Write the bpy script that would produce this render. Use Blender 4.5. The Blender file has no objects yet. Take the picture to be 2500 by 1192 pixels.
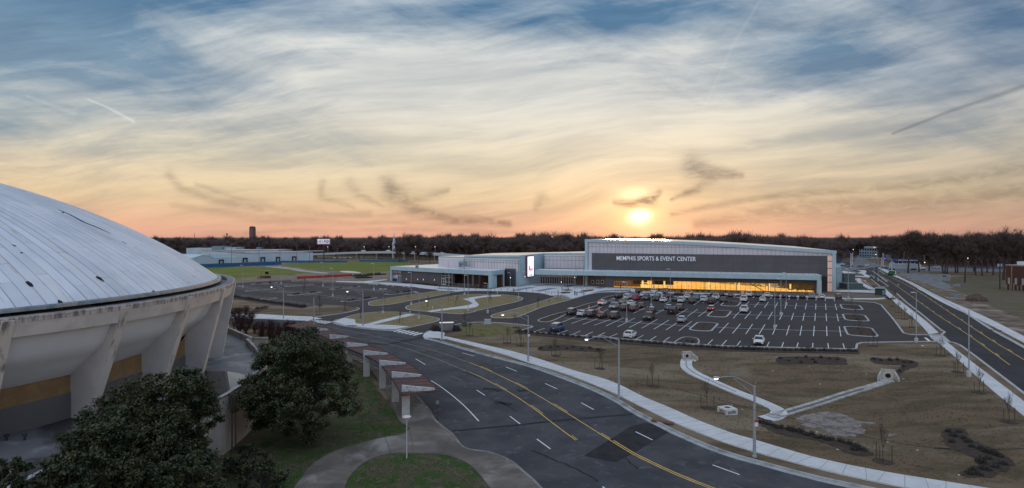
import bpy, bmesh, math, random
import numpy as np
from mathutils import Vector, Matrix
from mathutils.geometry import tessellate_polygon
random.seed(7); rng = np.random.default_rng(7)
R = math.radians
S = bpy.context.scene
COL = S.collection

# ------------------------------------------------------------------ camera
FPX, CXP, CYP, H = 1450.0, 1250.0, 578.0, 22.0
cam = bpy.data.cameras.new('camera'); camo = bpy.data.objects.new('camera', cam); COL.objects.link(camo)
cam.sensor_width = 36; cam.lens = 36 * FPX / 2500; cam.shift_y = (CYP - 596) / 2500
cam.clip_start = 0.5; cam.clip_end = 20000
camo.location = (0, 0, H); camo.rotation_euler = (R(90), 0, 0)
S.camera = camo

# ------------------------------------------------------------------ view
S.view_settings.view_transform = 'Standard'; S.view_settings.look = 'None'
S.view_settings.gamma = 1; S.view_settings.exposure = 0.0

def lin(c):
    return tuple(((v / 255) / 12.92 if v / 255 < .04045 else ((v / 255 + .055) / 1.055) ** 2.4) for v in c)

class NT:
    """small helper round a node tree"""
    def __init__(s, tree): s.t = tree; s.n = tree.nodes; s.l = tree.links
    def node(s, kind, **kw):
        n = s.n.new(kind)
        for k, v in kw.items(): setattr(n, k, v)
        return n
    def put(s, sock, v):
        if hasattr(v, 'is_output') or isinstance(v, bpy.types.NodeSocket): s.l.new(v, sock)
        elif isinstance(v, (tuple, list)):
            v = tuple(v)
            n = len(sock.default_value)
            sock.default_value = (v + (1,))[:n] if len(v) < n else v[:n]
        else: sock.default_value = v
    def m(s, op, a, b=None, c=None, clamp=False):
        n = s.node('ShaderNodeMath', operation=op, use_clamp=clamp)
        s.put(n.inputs[0], a)
        if b is not None: s.put(n.inputs[1], b)
        if c is not None: s.put(n.inputs[2], c)
        return n.outputs[0]
    def v(s, op, a, b=None, scale=None):
        n = s.node('ShaderNodeVectorMath', operation=op)
        s.put(n.inputs[0], a)
        if b is not None: s.put(n.inputs[1], b)
        if scale is not None: s.put(n.inputs['Scale'], scale)
        return n.outputs['Value'] if op in ('LENGTH', 'DOT_PRODUCT', 'DISTANCE') else n.outputs[0]
    def xyz(s, x, y, z):
        n = s.node('ShaderNodeCombineXYZ')
        for i, q in enumerate((x, y, z)): s.put(n.inputs[i], q)
        return n.outputs[0]
    def sep(s, a):
        n = s.node('ShaderNodeSeparateXYZ'); s.put(n.inputs[0], a); return n.outputs
    def noise(s, vec, scale, detail=4, rough=.55, dist=0):
        n = s.node('ShaderNodeTexNoise'); s.put(n.inputs['Vector'], vec)
        n.inputs['Scale'].default_value = scale; n.inputs['Detail'].default_value = detail
        n.inputs['Roughness'].default_value = rough; n.inputs['Distortion'].default_value = dist
        return n.outputs['Fac']
    def ramp(s, fac, stops, interp='LINEAR'):
        n = s.node('ShaderNodeValToRGB'); s.put(n.inputs[0], fac); e = n.color_ramp
        e.interpolation = interp
        while len(e.elements) < len(stops): e.elements.new(.5)
        for el, (p, c) in zip(e.elements, stops):
            el.position = p; el.color = (tuple(c) + (1,))[:4] if isinstance(c, (tuple, list)) else (c, c, c, 1)
        return n.outputs[0]
    def mix(s, f, a, b, blend='MIX'):
        n = s.node('ShaderNodeMix', data_type='RGBA', blend_type=blend)
        s.put(n.inputs[0], f); s.put(n.inputs[6], a); s.put(n.inputs[7], b); return n.outputs[2]
    def mr(s, x, a, b, c=0., d=1.):
        n = s.node('ShaderNodeMapRange', interpolation_type='SMOOTHSTEP')
        for i, q in enumerate((x, a, b, c, d)): s.put(n.inputs[i], q)
        return n.outputs[0]

# ------------------------------------------------------------------ sky
def make_world():
    w = bpy.data.worlds.new('World'); S.world = w; w.use_nodes = True
    T = NT(w.node_tree); T.n.clear()
    d = T.node('ShaderNodeTexCoord').outputs['Generated']
    x, y, z = T.sep(d)
    yy = T.m('MAXIMUM', y, .12)
    front = T.mr(y, .1, .5)
    u = T.m('DIVIDE', x, yy); v = T.m('DIVIDE', z, yy)
    p = T.xyz(u, v, 0.)
    def P(px, py): return ((px - CXP) / FPX, (CYP - py) / FPX, 0)
    # colours of the clear sky by elevation
    el = T.m('MULTIPLY', T.m('ARCSINE', z), 1 / (math.pi / 2))
    clear = T.ramp(el, [(0, lin((214, 156, 134))), (.035, lin((198, 174, 156))), (.085, lin((150, 165, 174))),
                        (.14, lin((128, 152, 172))), (.21, lin((98, 134, 164))), (.27, lin((74, 114, 152))), (.45, lin((74, 118, 164))), (1, lin((80, 120, 165)))])
    hazy = T.ramp(el, [(0, lin((220, 164, 142))), (.014, lin((226, 178, 146))), (.040, lin((226, 200, 162))),
                       (.080, lin((224, 212, 186))), (.14, lin((218, 217, 210))), (.25, lin((196, 205, 210))), (.42, lin((196, 204, 212))), (1, lin((218, 220, 224)))])
    # warped coordinates for streaks
    nw = T.node('ShaderNodeTexNoise'); T.put(nw.inputs['Vector'], p); nw.inputs['Scale'].default_value = 1.7
    nw.inputs['Detail'].default_value = 2
    wv = T.v('SUBTRACT', nw.outputs['Color'], (.5, .5, .5))
    pw = T.v('ADD', p, T.v('MULTIPLY', wv, (.10, .13, 0)))
    def streak(ang, sx, sy, sc, det=5, off=0., dist=.4):
        mp = T.node('ShaderNodeMapping'); T.put(mp.inputs['Vector'], pw)
        mp.inputs['Rotation'].default_value = (0, 0, R(ang)); 
        q = T.v('MULTIPLY', mp.outputs[0], (sx, sy, 1)); q = T.v('ADD', q, (off, off * .7, off))
        return T.noise(q, sc, det, .62, dist)
    s1 = streak(-12, 1.0, 4.6, 1.9, 9, 3.1, .35)
    s2 = streak(-5, 1.0, 8.5, 3.0, 9, 7.7, .3)
    s4 = streak(-9, 1.0, 12.0, 7.0, 8, 1.7, .25)
    s3 = streak(20, 1.0, 5.0, 2.0, 9, 12.4, .4)
    def gs(px, py, rx, ry, ang=0):
        q = T.v('SUBTRACT', p, P(px, py))
        if ang:
            mp = T.node('ShaderNodeMapping'); T.put(mp.inputs['Vector'], q); mp.inputs['Rotation'].default_value = (0, 0, R(ang)); q = mp.outputs[0]
        q = T.v('MULTIPLY', q, (FPX / rx, FPX / ry, 1))
        l = T.v('DOT_PRODUCT', q, q)
        return T.m('POWER', 2.718, T.m('MULTIPLY', l, -1.))
    def add(*a):
        r = a[0]
        for q in a[1:]: r = T.m('ADD', r, q)
        return r
    def k(a, f): return T.m('MULTIPLY', a, f)
    holes = add(k(gs(40, 40, 520, 330, -20), .95), k(gs(330, 190, 280, 90, -18), .35), k(gs(1090, 30, 330, 75), .75), k(gs(1650, 20, 260, 60), .45),
                k(gs(1960, 120, 260, 120, 10), .5), k(gs(560, 210, 260, 90, -10), .28), k(gs(1500, 60, 220, 60), .2), k(gs(2420, 60, 300, 240), .45), k(gs(760, 150, 200, 60, -10), .25))
    thick = add(k(gs(1130, 230, 420, 160, 5), .35), k(gs(1720, 90, 230, 60, -10), .45), k(gs(720, 110, 330, 32, 12), .38), k(gs(820, 195, 260, 22, 10), .38), k(gs(540, 330, 260, 60, -25), .12),
                k(gs(1250, 150, 700, 100), .15), k(gs(1500, 330, 700, 120), .25))
    strk = add(k(s1, .55), k(s2, .25), k(s3, .45))
    cov = T.m('ADD', T.m('MULTIPLY', T.m('SUBTRACT', strk, .60), 3.0), .62)
    cov = T.m('ADD', cov, thick); cov = T.m('SUBTRACT', cov, T.m('MULTIPLY', holes, 1.0))
    lowf = T.mr(el, .16, .05)
    cov = T.m('ADD', cov, k(lowf, .35))
    cov = T.m('MAXIMUM', T.m('MINIMUM', cov, 1.), 0.)
    sky = T.mix(cov, clear, hazy)
    # light and dark bands within the veil
    b = add(k(T.m('SUBTRACT', s2, .5), 1.7), k(T.m('SUBTRACT', s1, .5), 1.3), k(T.m('SUBTRACT', s4, .5), .55))
    gain = T.mr(b, -.5, .45)
    sky = T.mix(gain, T.v('MULTIPLY', sky, (.79, .82, .865)), T.v('MULTIPLY', sky, (1.15, 1.135, 1.11)))
    # bluish grey to the right, away from the glow
    rt = T.mr(u, .30, .92)
    sky = T.mix(k(rt, .68), sky, T.v('MULTIPLY', sky, (.54, .60, .72)))
    # dark streak strokes and small cloud plumes
    pn = T.node('ShaderNodeTexNoise'); T.put(pn.inputs['Vector'], T.v('MULTIPLY', p, (1, 1.6, 1))); pn.inputs['Scale'].default_value = 10; pn.inputs['Detail'].default_value = 4
    ps = T.v('ADD', p, T.v('MULTIPLY', T.v('SUBTRACT', pn.outputs['Color'], (.5, .5, .5)), (.020, .014, 0)))
    fine = T.noise(T.v('MULTIPLY', p, (1, 3, 1)), 26, 5, .6, .8)
    def seg(a, c, w0, w1, s, warp=True):
        A = Vector(P(*a)); B = Vector(P(*c)); ba = B - A
        pa = T.v('SUBTRACT', ps if warp else p, tuple(A))
        h = T.m('DIVIDE', T.v('DOT_PRODUCT', pa, tuple(ba)), ba.dot(ba), clamp=True)
        q = T.v('SUBTRACT', pa, T.v('SCALE', tuple(ba), None, h))
        dd = T.m('MULTIPLY', T.v('LENGTH', q), FPX)
        w0, w1 = (w0 * 1.35, w1 * 1.35) if warp else (w0, w1); ww = T.m('ADD', T.m('MULTIPLY', h, w1 - w0), w0)
        e = T.m('DIVIDE', dd, ww)
        return T.m('MULTIPLY', T.m('POWER', 2.718, T.m('MULTIPLY', T.m('MULTIPLY', e, e), -1.)), s)
    def poly(pts, ws, s, warp=True):
        r = None
        for i in range(len(pts) - 1):
            g_ = seg(pts[i], pts[i + 1], ws[i], ws[i + 1], s, warp)
            r = g_ if r is None else T.m('MAXIMUM', r, g_)
        return r
    dark = [poly([(1500, 494), (1548, 497), (1590, 488), (1612, 470)], [5, 9, 11, 5], 1.0),
            poly([(1640, 488), (1705, 462), (1735, 430), (1690, 408)], [4, 9, 20, 22], .75),
            poly([(1735, 425), (1810, 428)], [17, 6], .7),
            poly([(950, 448), (962, 478), (1010, 508), (1110, 536), (1240, 545)], [14, 22, 13, 10, 6], .75),
            poly([(985, 492), (1035, 482), (1090, 468)], [10, 9, 5], .5),
            poly([(412, 424), (440, 458), (520, 488), (640, 506)], [10, 9, 8, 8], .4),
            poly([(480, 448), (560, 478), (700, 512), (900, 520)], [6, 6, 10, 8], .3),
            poly([(790, 445), (785, 480), (862, 506)], [8, 7, 4], .38),
            poly([(858, 450), (872, 478), (935, 504)], [12, 8, 4], .38),
            poly([(1325, 484), (1308, 508)], [12, 5], .45),
            poly([(1700, 548), (1980, 505), (2500, 470)], [10, 24, 18], .5),
            poly([(1640, 520), (1900, 480), (2220, 455), (2520, 405)], [5, 8, 10, 16], .5),
            poly([(600, 566), (1000, 560), (1450, 572)], [4, 6, 3], .25),
            poly([(420, 500), (700, 540), (1000, 545)], [6, 8, 4], .26)]
    dk = dark[0]
    for q in dark[1:]: dk = T.m('MAXIMUM', dk, q)
    dk = T.m('MULTIPLY', dk, T.mr(fine, .30, .62, .45, 1.05))
    dk = T.m('MULTIPLY', dk, front, clamp=True)
    trail = poly([(2180, 326), (2330, 268), (2520, 205)], [3.5, 4.5, 7], .55, False)
    dk = T.m('MAXIMUM', dk, T.m('MULTIPLY', trail, front))
    lt = T.m('MAXIMUM', poly([(215, 243), (262, 262), (325, 296)], [2.0, 2.4, 5], .32, False), poly([(65, 235), (180, 277)], [3, 5], .10, False))
    lt = T.m('MAXIMUM', lt, poly([(1856, 0), (1790, 110), (1715, 270)], [3, 4, 3], .07, False))
    lt = T.m('MULTIPLY', lt, front)
    # glow of the low sun
    sv = Vector((math.sin(R(SUN_AZ)) * math.cos(R(SUN_EL)), math.cos(R(SUN_AZ)) * math.cos(R(SUN_EL)), math.sin(R(SUN_EL))))
    q = T.v('SUBTRACT', d, tuple(sv)); q = T.v('ADD', q, T.v('MULTIPLY', T.v('SUBTRACT', pn.outputs['Color'], (.5, .5, .5)), (.034, 0, .020))); qs = T.v('MULTIPLY', q, (1, 1, 1.35)); ds = T.v('LENGTH', qs)
    def glow(w, s, c):
        e = T.m('DIVIDE', ds, w); g_ = T.m('MULTIPLY', T.m('POWER', 2.718, T.m('MULTIPLY', T.m('MULTIPLY', e, e), -1.)), s)
        return T.v('SCALE', c, None, g_)
    q2 = T.v('MULTIPLY', q, (.38, .38, 1)); d2 = T.v('LENGTH', q2)
    wide = T.v('SCALE', (.58, .25, .05), None, T.m('MULTIPLY', T.m('POWER', 2.718, T.m('MULTIPLY', T.m('DIVIDE', d2, .075), -1.)), .42))
    sky = T.v('ADD', sky, wide)
    sky = T.v('ADD', sky, glow(.15, .26, (.75, .40, .14)))
    sky = T.mix(dk, sky, T.v('MULTIPLY', sky, (.42, .42, .46)))
    sky = T.mix(lt, sky, (.95, .92, .9))
    sky = T.v('ADD', sky, T.v('SCALE', glow(.044, .62, (.95, .50, .14)), None, T.m('SUBTRACT', 1., T.m('MULTIPLY', dk, .85))))
    sky = T.v('ADD', sky, T.v('SCALE', glow(.0132, 2.3, (1, .84, .55)), None, T.m('MULTIPLY', T.mr(fine, .25, .6, .45, 1.2), T.m('SUBTRACT', 1., T.m('MULTIPLY', dk, .8)))))
    g2 = gs(1552, 472, 46, 17)
    sky = T.v('ADD', sky, T.v('SCALE', (.55, .40, .22), None, T.m('MULTIPLY', T.m('MULTIPLY', g2, front), T.m('SUBTRACT', 1., dk))))
    # the unseen sky behind the viewer is brightened to lift light on the foreground
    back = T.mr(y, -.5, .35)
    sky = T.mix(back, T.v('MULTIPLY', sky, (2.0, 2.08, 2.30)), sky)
    under = T.mr(z, -.06, -.005)
    sky = T.mix(under, (.03, .03, .035), sky)
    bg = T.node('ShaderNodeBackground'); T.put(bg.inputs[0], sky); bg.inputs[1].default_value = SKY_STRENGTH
    o = T.node('ShaderNodeOutputWorld'); T.l.new(bg.outputs[0], o.inputs[0])
    w.cycles.sampling_method = 'MANUAL'; w.cycles.sample_map_resolution = 1024
SUN_AZ = math.degrees(math.atan2(1556 - CXP, FPX)); SUN_EL = 1.95; SKY_STRENGTH = 1.0
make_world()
sl = bpy.data.lights.new('sun', 'SUN'); sl.energy = .5; sl.angle = R(6); sl.color = (1, .62, .34)
so = bpy.data.objects.new('sun', sl); COL.objects.link(so)
so.rotation_euler = (R(90 - SUN_EL - 1.5), 0, R(180 - SUN_AZ))

# ------------------------------------------------------------------ projection helpers
def g(px, py, z=0.):
    Y = FPX * (H - z) / (py - CYP); return Vector(((px - CXP) / FPX * Y, Y, z))
def zat(py, Y): return H - (py - CYP) * Y / FPX
def gd(px, py, Y): return Vector(((px - CXP) / FPX * Y, Y, zat(py, Y)))

BASIN = [tuple(g(*q)[:2]) for q in [(1290, 838), (1500, 858), (1700, 872), (2080, 872), (2260, 868), (2330, 905), (2430, 990), (2492, 1080), (2470, 1165),
         (2300, 1160), (2130, 1136), (1960, 1095), (1800, 1050), (1700, 1010), (1600, 962), (1420, 898)]]
_B = np.array(BASIN)
def terr(x, y):
    A = _B; Bn = np.roll(_B, -1, 0); p = np.array((x, y)); ba = Bn - A; pa = p - A
    h = np.clip((pa * ba).sum(1) / (ba * ba).sum(1), 0, 1)
    d = np.sqrt(((pa - ba * h[:, None]) ** 2).sum(1)).min()
    ins = False; n = len(A)
    for i in range(n):
        (x1, y1), (x2, y2) = A[i], Bn[i]
        if (y1 > y) != (y2 > y) and x < (x2 - x1) * (y - y1) / (y2 - y1) + x1: ins = not ins
    if not ins: return 0.
    t = min(1, d / 15.); return -1.1 * t * t * (3 - 2 * t)
def gt(px, py, dz=0.):
    z = 0.
    for _ in range(12): p = g(px, py, z + dz); z = terr(p.x, p.y)
    return Vector((p.x, p.y, z + dz))

# ------------------------------------------------------------------ materials
MATS = {}
def mat(name, col, rough=.7, col2=None, scale=1., bump=0., bscale=None, metal=0., spec=.5, emit=None, estr=1., detail=5, thr=(.35, .65), stretch=None, col3=None, scale3=.2, thr3=(.5, .7), coat=0, coord='Object'):
    if name in MATS: return MATS[name]
    m = bpy.data.materials.new(name); m.use_nodes = True; T = NT(m.node_tree); b = T.n['Principled BSDF']
    T.put(b.inputs['Base Color'], col); b.inputs['Roughness'].default_value = rough; b.inputs['Metallic'].default_value = metal
    b.inputs['Specular IOR Level'].default_value = spec
    if coat: b.inputs['Coat Weight'].default_value = coat; b.inputs['Coat Roughness'].default_value = .08
    tc = T.node('ShaderNodeTexCoord').outputs[coord] if coord != 'World' else T.node('ShaderNodeNewGeometry').outputs['Position']
    if stretch: tc = T.v('MULTIPLY', tc, stretch)
    if col2 is not None:
        f = T.mr(T.noise(tc, scale, detail, .62, .3), thr[0], thr[1]); c = T.mix(f, col, col2)
        if col3 is not None:
            c = T.mix(T.mr(T.noise(tc, scale3, 4, .6, .6), thr3[0], thr3[1]), c, col3)
        T.put(b.inputs['Base Color'], c)
    if bump:
        bn = T.node('ShaderNodeBump'); bn.inputs['Strength'].default_value = 1; bn.inputs['Distance'].default_value = bump
        T.put(bn.inputs['Height'], T.noise(tc, bscale or scale * 2, 5, .65)); T.l.new(bn.outputs[0], b.inputs['Normal'])
    if emit is not None: T.put(b.inputs['Emission Color'], emit); b.inputs['Emission Strength'].default_value = estr
    MATS[name] = m; return m

# ------------------------------------------------------------------ mesh builder
class MB:
    def __init__(s): s.v = []; s.f = []; s.mi = []; s.k = 0
    def poly(s, pts, m=None):
        i = len(s.v); s.v += [tuple(p) for p in pts]; s.f.append(tuple(range(i, i + len(pts)))); s.mi.append(s.k if m is None else m)
    def flat(s, pts, z=None):
        P3 = [Vector((p[0], p[1], (p[2] if len(p) > 2 else 0) if z is None else z)) for p in pts]
        i = len(s.v); s.v += [tuple(p) for p in P3]
        for t in tessellate_polygon([[Vector((p.x, p.y, 0)) for p in P3]]):
            a, b, c = (P3[q] for q in t)
            n = (b - a).cross(c - a).z
            s.f.append(tuple(i + q for q in (t if n > 0 else t[::-1]))); s.mi.append(s.k)
    def prism(s, pts, z0, z1, bottom=False):
        s.flat(pts, z1)
        n = len(pts); ar = sum(pts[i][0] * pts[(i + 1) % n][1] - pts[(i + 1) % n][0] * pts[i][1] for i in range(n))
        for i in range(n):
            a, b = pts[i], pts[(i + 1) % n]
            if ar < 0: a, b = b, a
            s.poly([(a[0], a[1], z0), (b[0], b[1], z0), (b[0], b[1], z1), (a[0], a[1], z1)])
        if bottom: s.flat(pts, z0)
    def box(s, c, size, M=None):
        hx, hy, hz = size[0] / 2, size[1] / 2, size[2] / 2; c = Vector(c)
        P = [Vector((x, y, z)) for x in (-hx, hx) for y in (-hy, hy) for z in (-hz, hz)]
        if M is not None: P = [M @ p for p in P]
        P = [p + c for p in P]; i = len(s.v); s.v += [tuple(p) for p in P]
        for q in ((0, 1, 3, 2), (4, 6, 7, 5), (0, 4, 5, 1), (2, 3, 7, 6), (0, 2, 6, 4), (1, 5, 7, 3)):
            s.f.append(tuple(i + a for a in q)); s.mi.append(s.k)
    def hexa(s, P):   # 8 points: bottom 4 (ccw), top 4
        i = len(s.v); s.v += [tuple(p) for p in P]
        for q in ((3, 2, 1, 0), (4, 5, 6, 7), (0, 1, 5, 4), (1, 2, 6, 5), (2, 3, 7, 6), (3, 0, 4, 7)):
            s.f.append(tuple(i + a for a in q)); s.mi.append(s.k)
    def tube(s, pts, rad, n=8, caps=True):
        pts = [Vector(p) for p in pts]; rings = []
        if not isinstance(rad, (list, tuple)): rad = [rad] * len(pts)
        for j, p in enumerate(pts):
            a = pts[max(j - 1, 0)]; b = pts[min(j + 1, len(pts) - 1)]; t = (b - a).normalized()
            up = Vector((0, 0, 1)) if abs(t.z) < .95 else Vector((1, 0, 0))
            ux = t.cross(up).normalized(); uy = t.cross(ux)
            i = len(s.v); rings.append(i)
            for q in range(n):
                an = 2 * math.pi * q / n; s.v.append(tuple(p + (ux * math.cos(an) + uy * math.sin(an)) * rad[j]))
        for j in range(len(pts) - 1):
            a, b = rings[j], rings[j + 1]
            for q in range(n):
                s.f.append((a + q, b + q, b + (q + 1) % n, a + (q + 1) % n)); s.mi.append(s.k)
        if caps:
            s.f.append(tuple(rings[0] + q for q in range(n))); s.mi.append(s.k)
            s.f.append(tuple(rings[-1] + q for q in reversed(range(n)))); s.mi.append(s.k)
    def lathe(s, c, prof, n=16, M=None):
        c = Vector(c); i0 = len(s.v)
        for (r, z) in prof:
            for q in range(n):
                a = 2 * math.pi * q / n; p = Vector((r * math.cos(a), r * math.sin(a), z))
                if M is not None: p = M @ p
                s.v.append(tuple(c + p))
        for j in range(len(prof) - 1):
            for q in range(n):
                a = i0 + j * n + q; b = i0 + j * n + (q + 1) % n
                s.f.append((a, b, b + n, a + n)); s.mi.append(s.k)
        s.f.append(tuple(i0 + q for q in reversed(range(n)))); s.mi.append(s.k)
        s.f.append(tuple(i0 + (len(prof) - 1) * n + q for q in range(n))); s.mi.append(s.k)
    def build(s, name, mats, parent=None, smooth=False, fix=True, loc=None):
        me = bpy.data.meshes.new(name)
        o3 = Vector(loc) if loc is not None else (Vector(parent.location) if parent is not None and parent.get('_w') else Vector((0, 0, 0)))
        if o3.length: s.v = [(a - o3.x, b - o3.y, c - o3.z) for a, b, c in s.v]
        me.from_pydata(s.v, [], s.f)
        if not isinstance(mats, (list, tuple)): mats = [mats]
        for m in mats: me.materials.append(m)
        if len(mats) > 1: me.polygons.foreach_set('material_index', s.mi)
        if smooth: me.polygons.foreach_set('use_smooth', [True] * len(s.f))
        me.update()
        if fix:
            bm = bmesh.new(); bm.from_mesh(me); bmesh.ops.recalc_face_normals(bm, faces=bm.faces); bm.to_mesh(me); bm.free()
        o = bpy.data.objects.new(name, me); COL.objects.link(o)
        if loc is not None: o.location = o3
        if parent is not None: o.parent = parent
        return o

def tag(o, label=None, cat=None, group=None, kind=None):
    if label: o['label'] = label
    if cat: o['category'] = cat
    if group: o['group'] = group
    if kind: o['kind'] = kind
    return o
def thing(name, label, cat, loc=(0, 0, 0), rz=0., group=None, world=False):
    o = bpy.data.objects.new(name, None); COL.objects.link(o); o.location = loc; o.rotation_euler = (0, 0, rz); o.empty_display_size = .3
    if world: o['_w'] = 1
    return tag(o, label, cat, group)
def copy_tree(o, parent=None):
    c = o.copy(); COL.objects.link(c); c.parent = parent
    for ch in KIDS.get(o.name, []) or [k_ for k_ in o.children]: copy_tree(ch, c)
    return c
KIDS = {}
def structure(mb, name, m, **kw): return tag(mb.build(name, m, **kw), kind='structure')

def smooth(pts, n=6, closed=False):
    """Catmull-Rom through the given points"""
    out = []; N = len(pts)
    rngi = range(N) if closed else range(N - 1)
    for i in rngi:
        if closed: p0, p1, p2, p3 = (pts[(i + j) % N] for j in (-1, 0, 1, 2))
        else: p0, p1, p2, p3 = pts[max(i - 1, 0)], pts[i], pts[i + 1], pts[min(i + 2, N - 1)]
        for j in range(n):
            t = j / n; a = []
            for d in range(len(p1)):
                a.append(.5 * (2 * p1[d] + (p2[d] - p0[d]) * t + (2 * p0[d] - 5 * p1[d] + 4 * p2[d] - p3[d]) * t * t + (3 * p1[d] - p0[d] - 3 * p2[d] + p3[d]) * t ** 3))
            out.append(tuple(a))
    if not closed: out.append(tuple(pts[-1]))
    return out
def G(pts, z=0.): return [g(p[0], p[1], z) for p in pts]
def resample(pts, step):
    P = [Vector(p) for p in pts]; out = [P[0].copy()]; acc = 0.
    for a, b in zip(P, P[1:]):
        L = (b - a).length; 
        if L < 1e-6: continue
        t = step - acc
        while t <= L: out.append(a.lerp(b, t / L)); t += step
        acc = (acc + L) % step if step > 0 else 0
    return out
def offs(pts, d, closed=False):
    """offset of a ground path sideways (left is positive)"""
    P = [Vector((p[0], p[1], 0)) for p in pts]; N = len(P); out = []
    for i in range(N):
        a = P[(i - 1) % N] if closed else P[max(i - 1, 0)]; b = P[(i + 1) % N] if closed else P[min(i + 1, N - 1)]
        t = (b - a); t = t.normalized() if t.length > 1e-6 else Vector((1, 0, 0))
        out.append(P[i] + Vector((-t.y, t.x, 0)) * d)
    return out
def ribbon(mb, pts, w, z0, z1, closed=False, center=True):
    """a strip along a path; raised with side faces when z1 > z0"""
    a = offs(pts, w / 2 if center else w, closed); b = offs(pts, -w / 2 if center else 0, closed); n = len(pts)
    for i in range(n if closed else n - 1):
        j = (i + 1) % n
        A, B, C, D = a[i], a[j], b[j], b[i]
        mb.poly([(D.x, D.y, z1), (C.x, C.y, z1), (B.x, B.y, z1), (A.x, A.y, z1)])
        if z1 - z0 > .02:
            mb.poly([(A.x, A.y, z0), (A.x, A.y, z1), (B.x, B.y, z1), (B.x, B.y, z0)])
            mb.poly([(D.x, D.y, z0), (C.x, C.y, z0), (C.x, C.y, z1), (D.x, D.y, z1)])
BAY = Vector((math.sin(R(26)), math.cos(R(26)), 0))
# ------------------------------------------------------------------ shared materials
M_GROUND = mat('dry_grass', (.150, .105, .064), .95, (.098, .075, .042), .22, .05, 3.5, spec=.1, thr=(.42, .6), col3=(.21, .158, .105), scale3=.055, thr3=(.46, .62), stretch=(.55, 1.5, 1))
M_LAWN = mat('island_grass', (.235, .175, .095), .95, (.165, .145, .060), .35, .05, 4, spec=.1, thr=(.38, .66), col3=(.28, .21, .125), scale3=1.3, thr3=(.5, .72))
M_GREEN = mat('winter_green_grass', (.16, .18, .036), .95, (.12, .145, .030), .05, .05, 3, spec=.1, thr=(.36, .64), col3=(.17, .15, .05), scale3=.028, thr3=(.56, .72))
M_NEAR = mat('mossy_grass', (.085, .082, .042), .95, (.035, .082, .014), .33, .08, 5, spec=.15, thr=(.44, .60), col3=(.13, .10, .065), scale3=.9, thr3=(.50, .68))
M_DIRT = mat('bare_dirt', (.25, .19, .145), .95, (.17, .125, .095), .12, .05, 2, spec=.1, thr=(.4, .6), col3=(.30, .23, .17), scale3=.3, thr3=(.55, .7))
M_MULCH = mat('mulch', (.048, .036, .030), .95, (.085, .062, .050), 2.2, .06, 8, spec=.1)
M_ASPH = mat('parking_asphalt', (.048, .040, .037), .8, (.037, .031, .030), .11, .01, 14, spec=.25, thr=(.35, .65), col3=(.066, .056, .052), scale3=.45, thr3=(.58, .74), stretch=(1, 1, 1))
M_ROAD = mat('old_road_asphalt', (.070, .069, .073), .85, (.044, .044, .050), .16, .012, 16, spec=.2, thr=(.38, .62), col3=(.12, .118, .12), scale3=.7, thr3=(.56, .76))
M_NEWR = mat('new_road_asphalt', (.031, .028, .029), .8, (.041, .037, .037), .10, .01, 16, spec=.2, thr=(.4, .6), col3=(.062, .060, .062), scale3=.35, thr3=(.6, .75))
M_PATCH = mat('asphalt_patch', (.027, .025, .027), .9, (.038, .036, .038), .8, .01, 14, spec=.12)
M_CONC = mat('concrete', (.58, .58, .565), .75, (.49, .49, .48), .35, .005, 12, spec=.35, thr=(.35, .65), col3=(.64, .635, .62), scale3=2.5, thr3=(.55, .7))
M_CONCD = mat('weathered_concrete', (.245, .225, .205), .85, (.15, .135, .12), .35, .01, 10, spec=.25, thr=(.38, .62), col3=(.33, .31, .285), scale3=.8, thr3=(.56, .7))
M_GUT = mat('gutter_concrete', (.37, .38, .38), .8, (.22, .22, .215), .6, .005, 12, spec=.3, thr=(.4, .7))
M_PAVED = mat('dark_paver', (.19, .23, .27), .7, (.15, .18, .22), .6, spec=.35)
M_WHITE = mat('white_road_paint', (.72, .72, .70), .7, (.50, .50, .48), 3.0, spec=.3, thr=(.5, .72))
M_YELL = mat('yellow_road_paint', (.66, .42, .10), .7, (.42, .27, .08), 1.2, spec=.3, thr=(.45, .7))
M_FADE = mat('faded_road_paint', (.22, .215, .21), .75, (.10, .10, .10), 1.5, spec=.3, thr=(.4, .65))

# ------------------------------------------------------------------ ground sheet
def axis(lo, hi, flo, fhi, step, coarse):
    a = list(np.arange(flo, fhi + .01, step)); 
    x = flo; d = step
    while x > lo: d *= 1.7; x -= d; a.insert(0, max(x, lo))
    x = fhi; d = step
    while x < hi: d *= 1.7; x += d; a.append(min(x, hi))
    return a
bx = [p[0] for p in BASIN]; by = [p[1] for p in BASIN]
xs = axis(-9000, 9000, min(bx) - 2, max(bx) + 2, 1.2, 0); ys = axis(-60, 16000, min(by) - 2, max(by) + 2, 1.2, 0)
me = bpy.data.meshes.new('ground'); nx, ny = len(xs), len(ys)
vs = [(x, y, terr(x, y)) for y in ys for x in xs]
fs = [(j * nx + i, j * nx + i + 1, (j + 1) * nx + i + 1, (j + 1) * nx + i) for j in range(ny - 1) for i in range(nx - 1)]
me.from_pydata(vs, [], fs); me.materials.append(M_GROUND); me.polygons.foreach_set('use_smooth', [True] * len(fs)); me.update()
go = bpy.data.objects.new('ground', me); COL.objects.link(go); tag(go, kind='structure')

def area(name, pts, m, z, sm=0, closed=True):
    mb = MB(); p = smooth(pts, sm, True) if sm else pts
    mb.flat(G(p), z); return structure(mb, name, m)

# near green-brown lawn round the old arena, brown lawn stays ground
area('lawn', [(-900, 1500), (-900, 860), (500, 800), (640, 830), (700, 850), (780, 858), (850, 880), (885, 905), (960, 1000), (1010, 1060), (1020, 1100), (1150, 1110), (1250, 1165), (1330, 1260), (1300, 1600), (0, 1700)], M_NEAR, .006)
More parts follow.
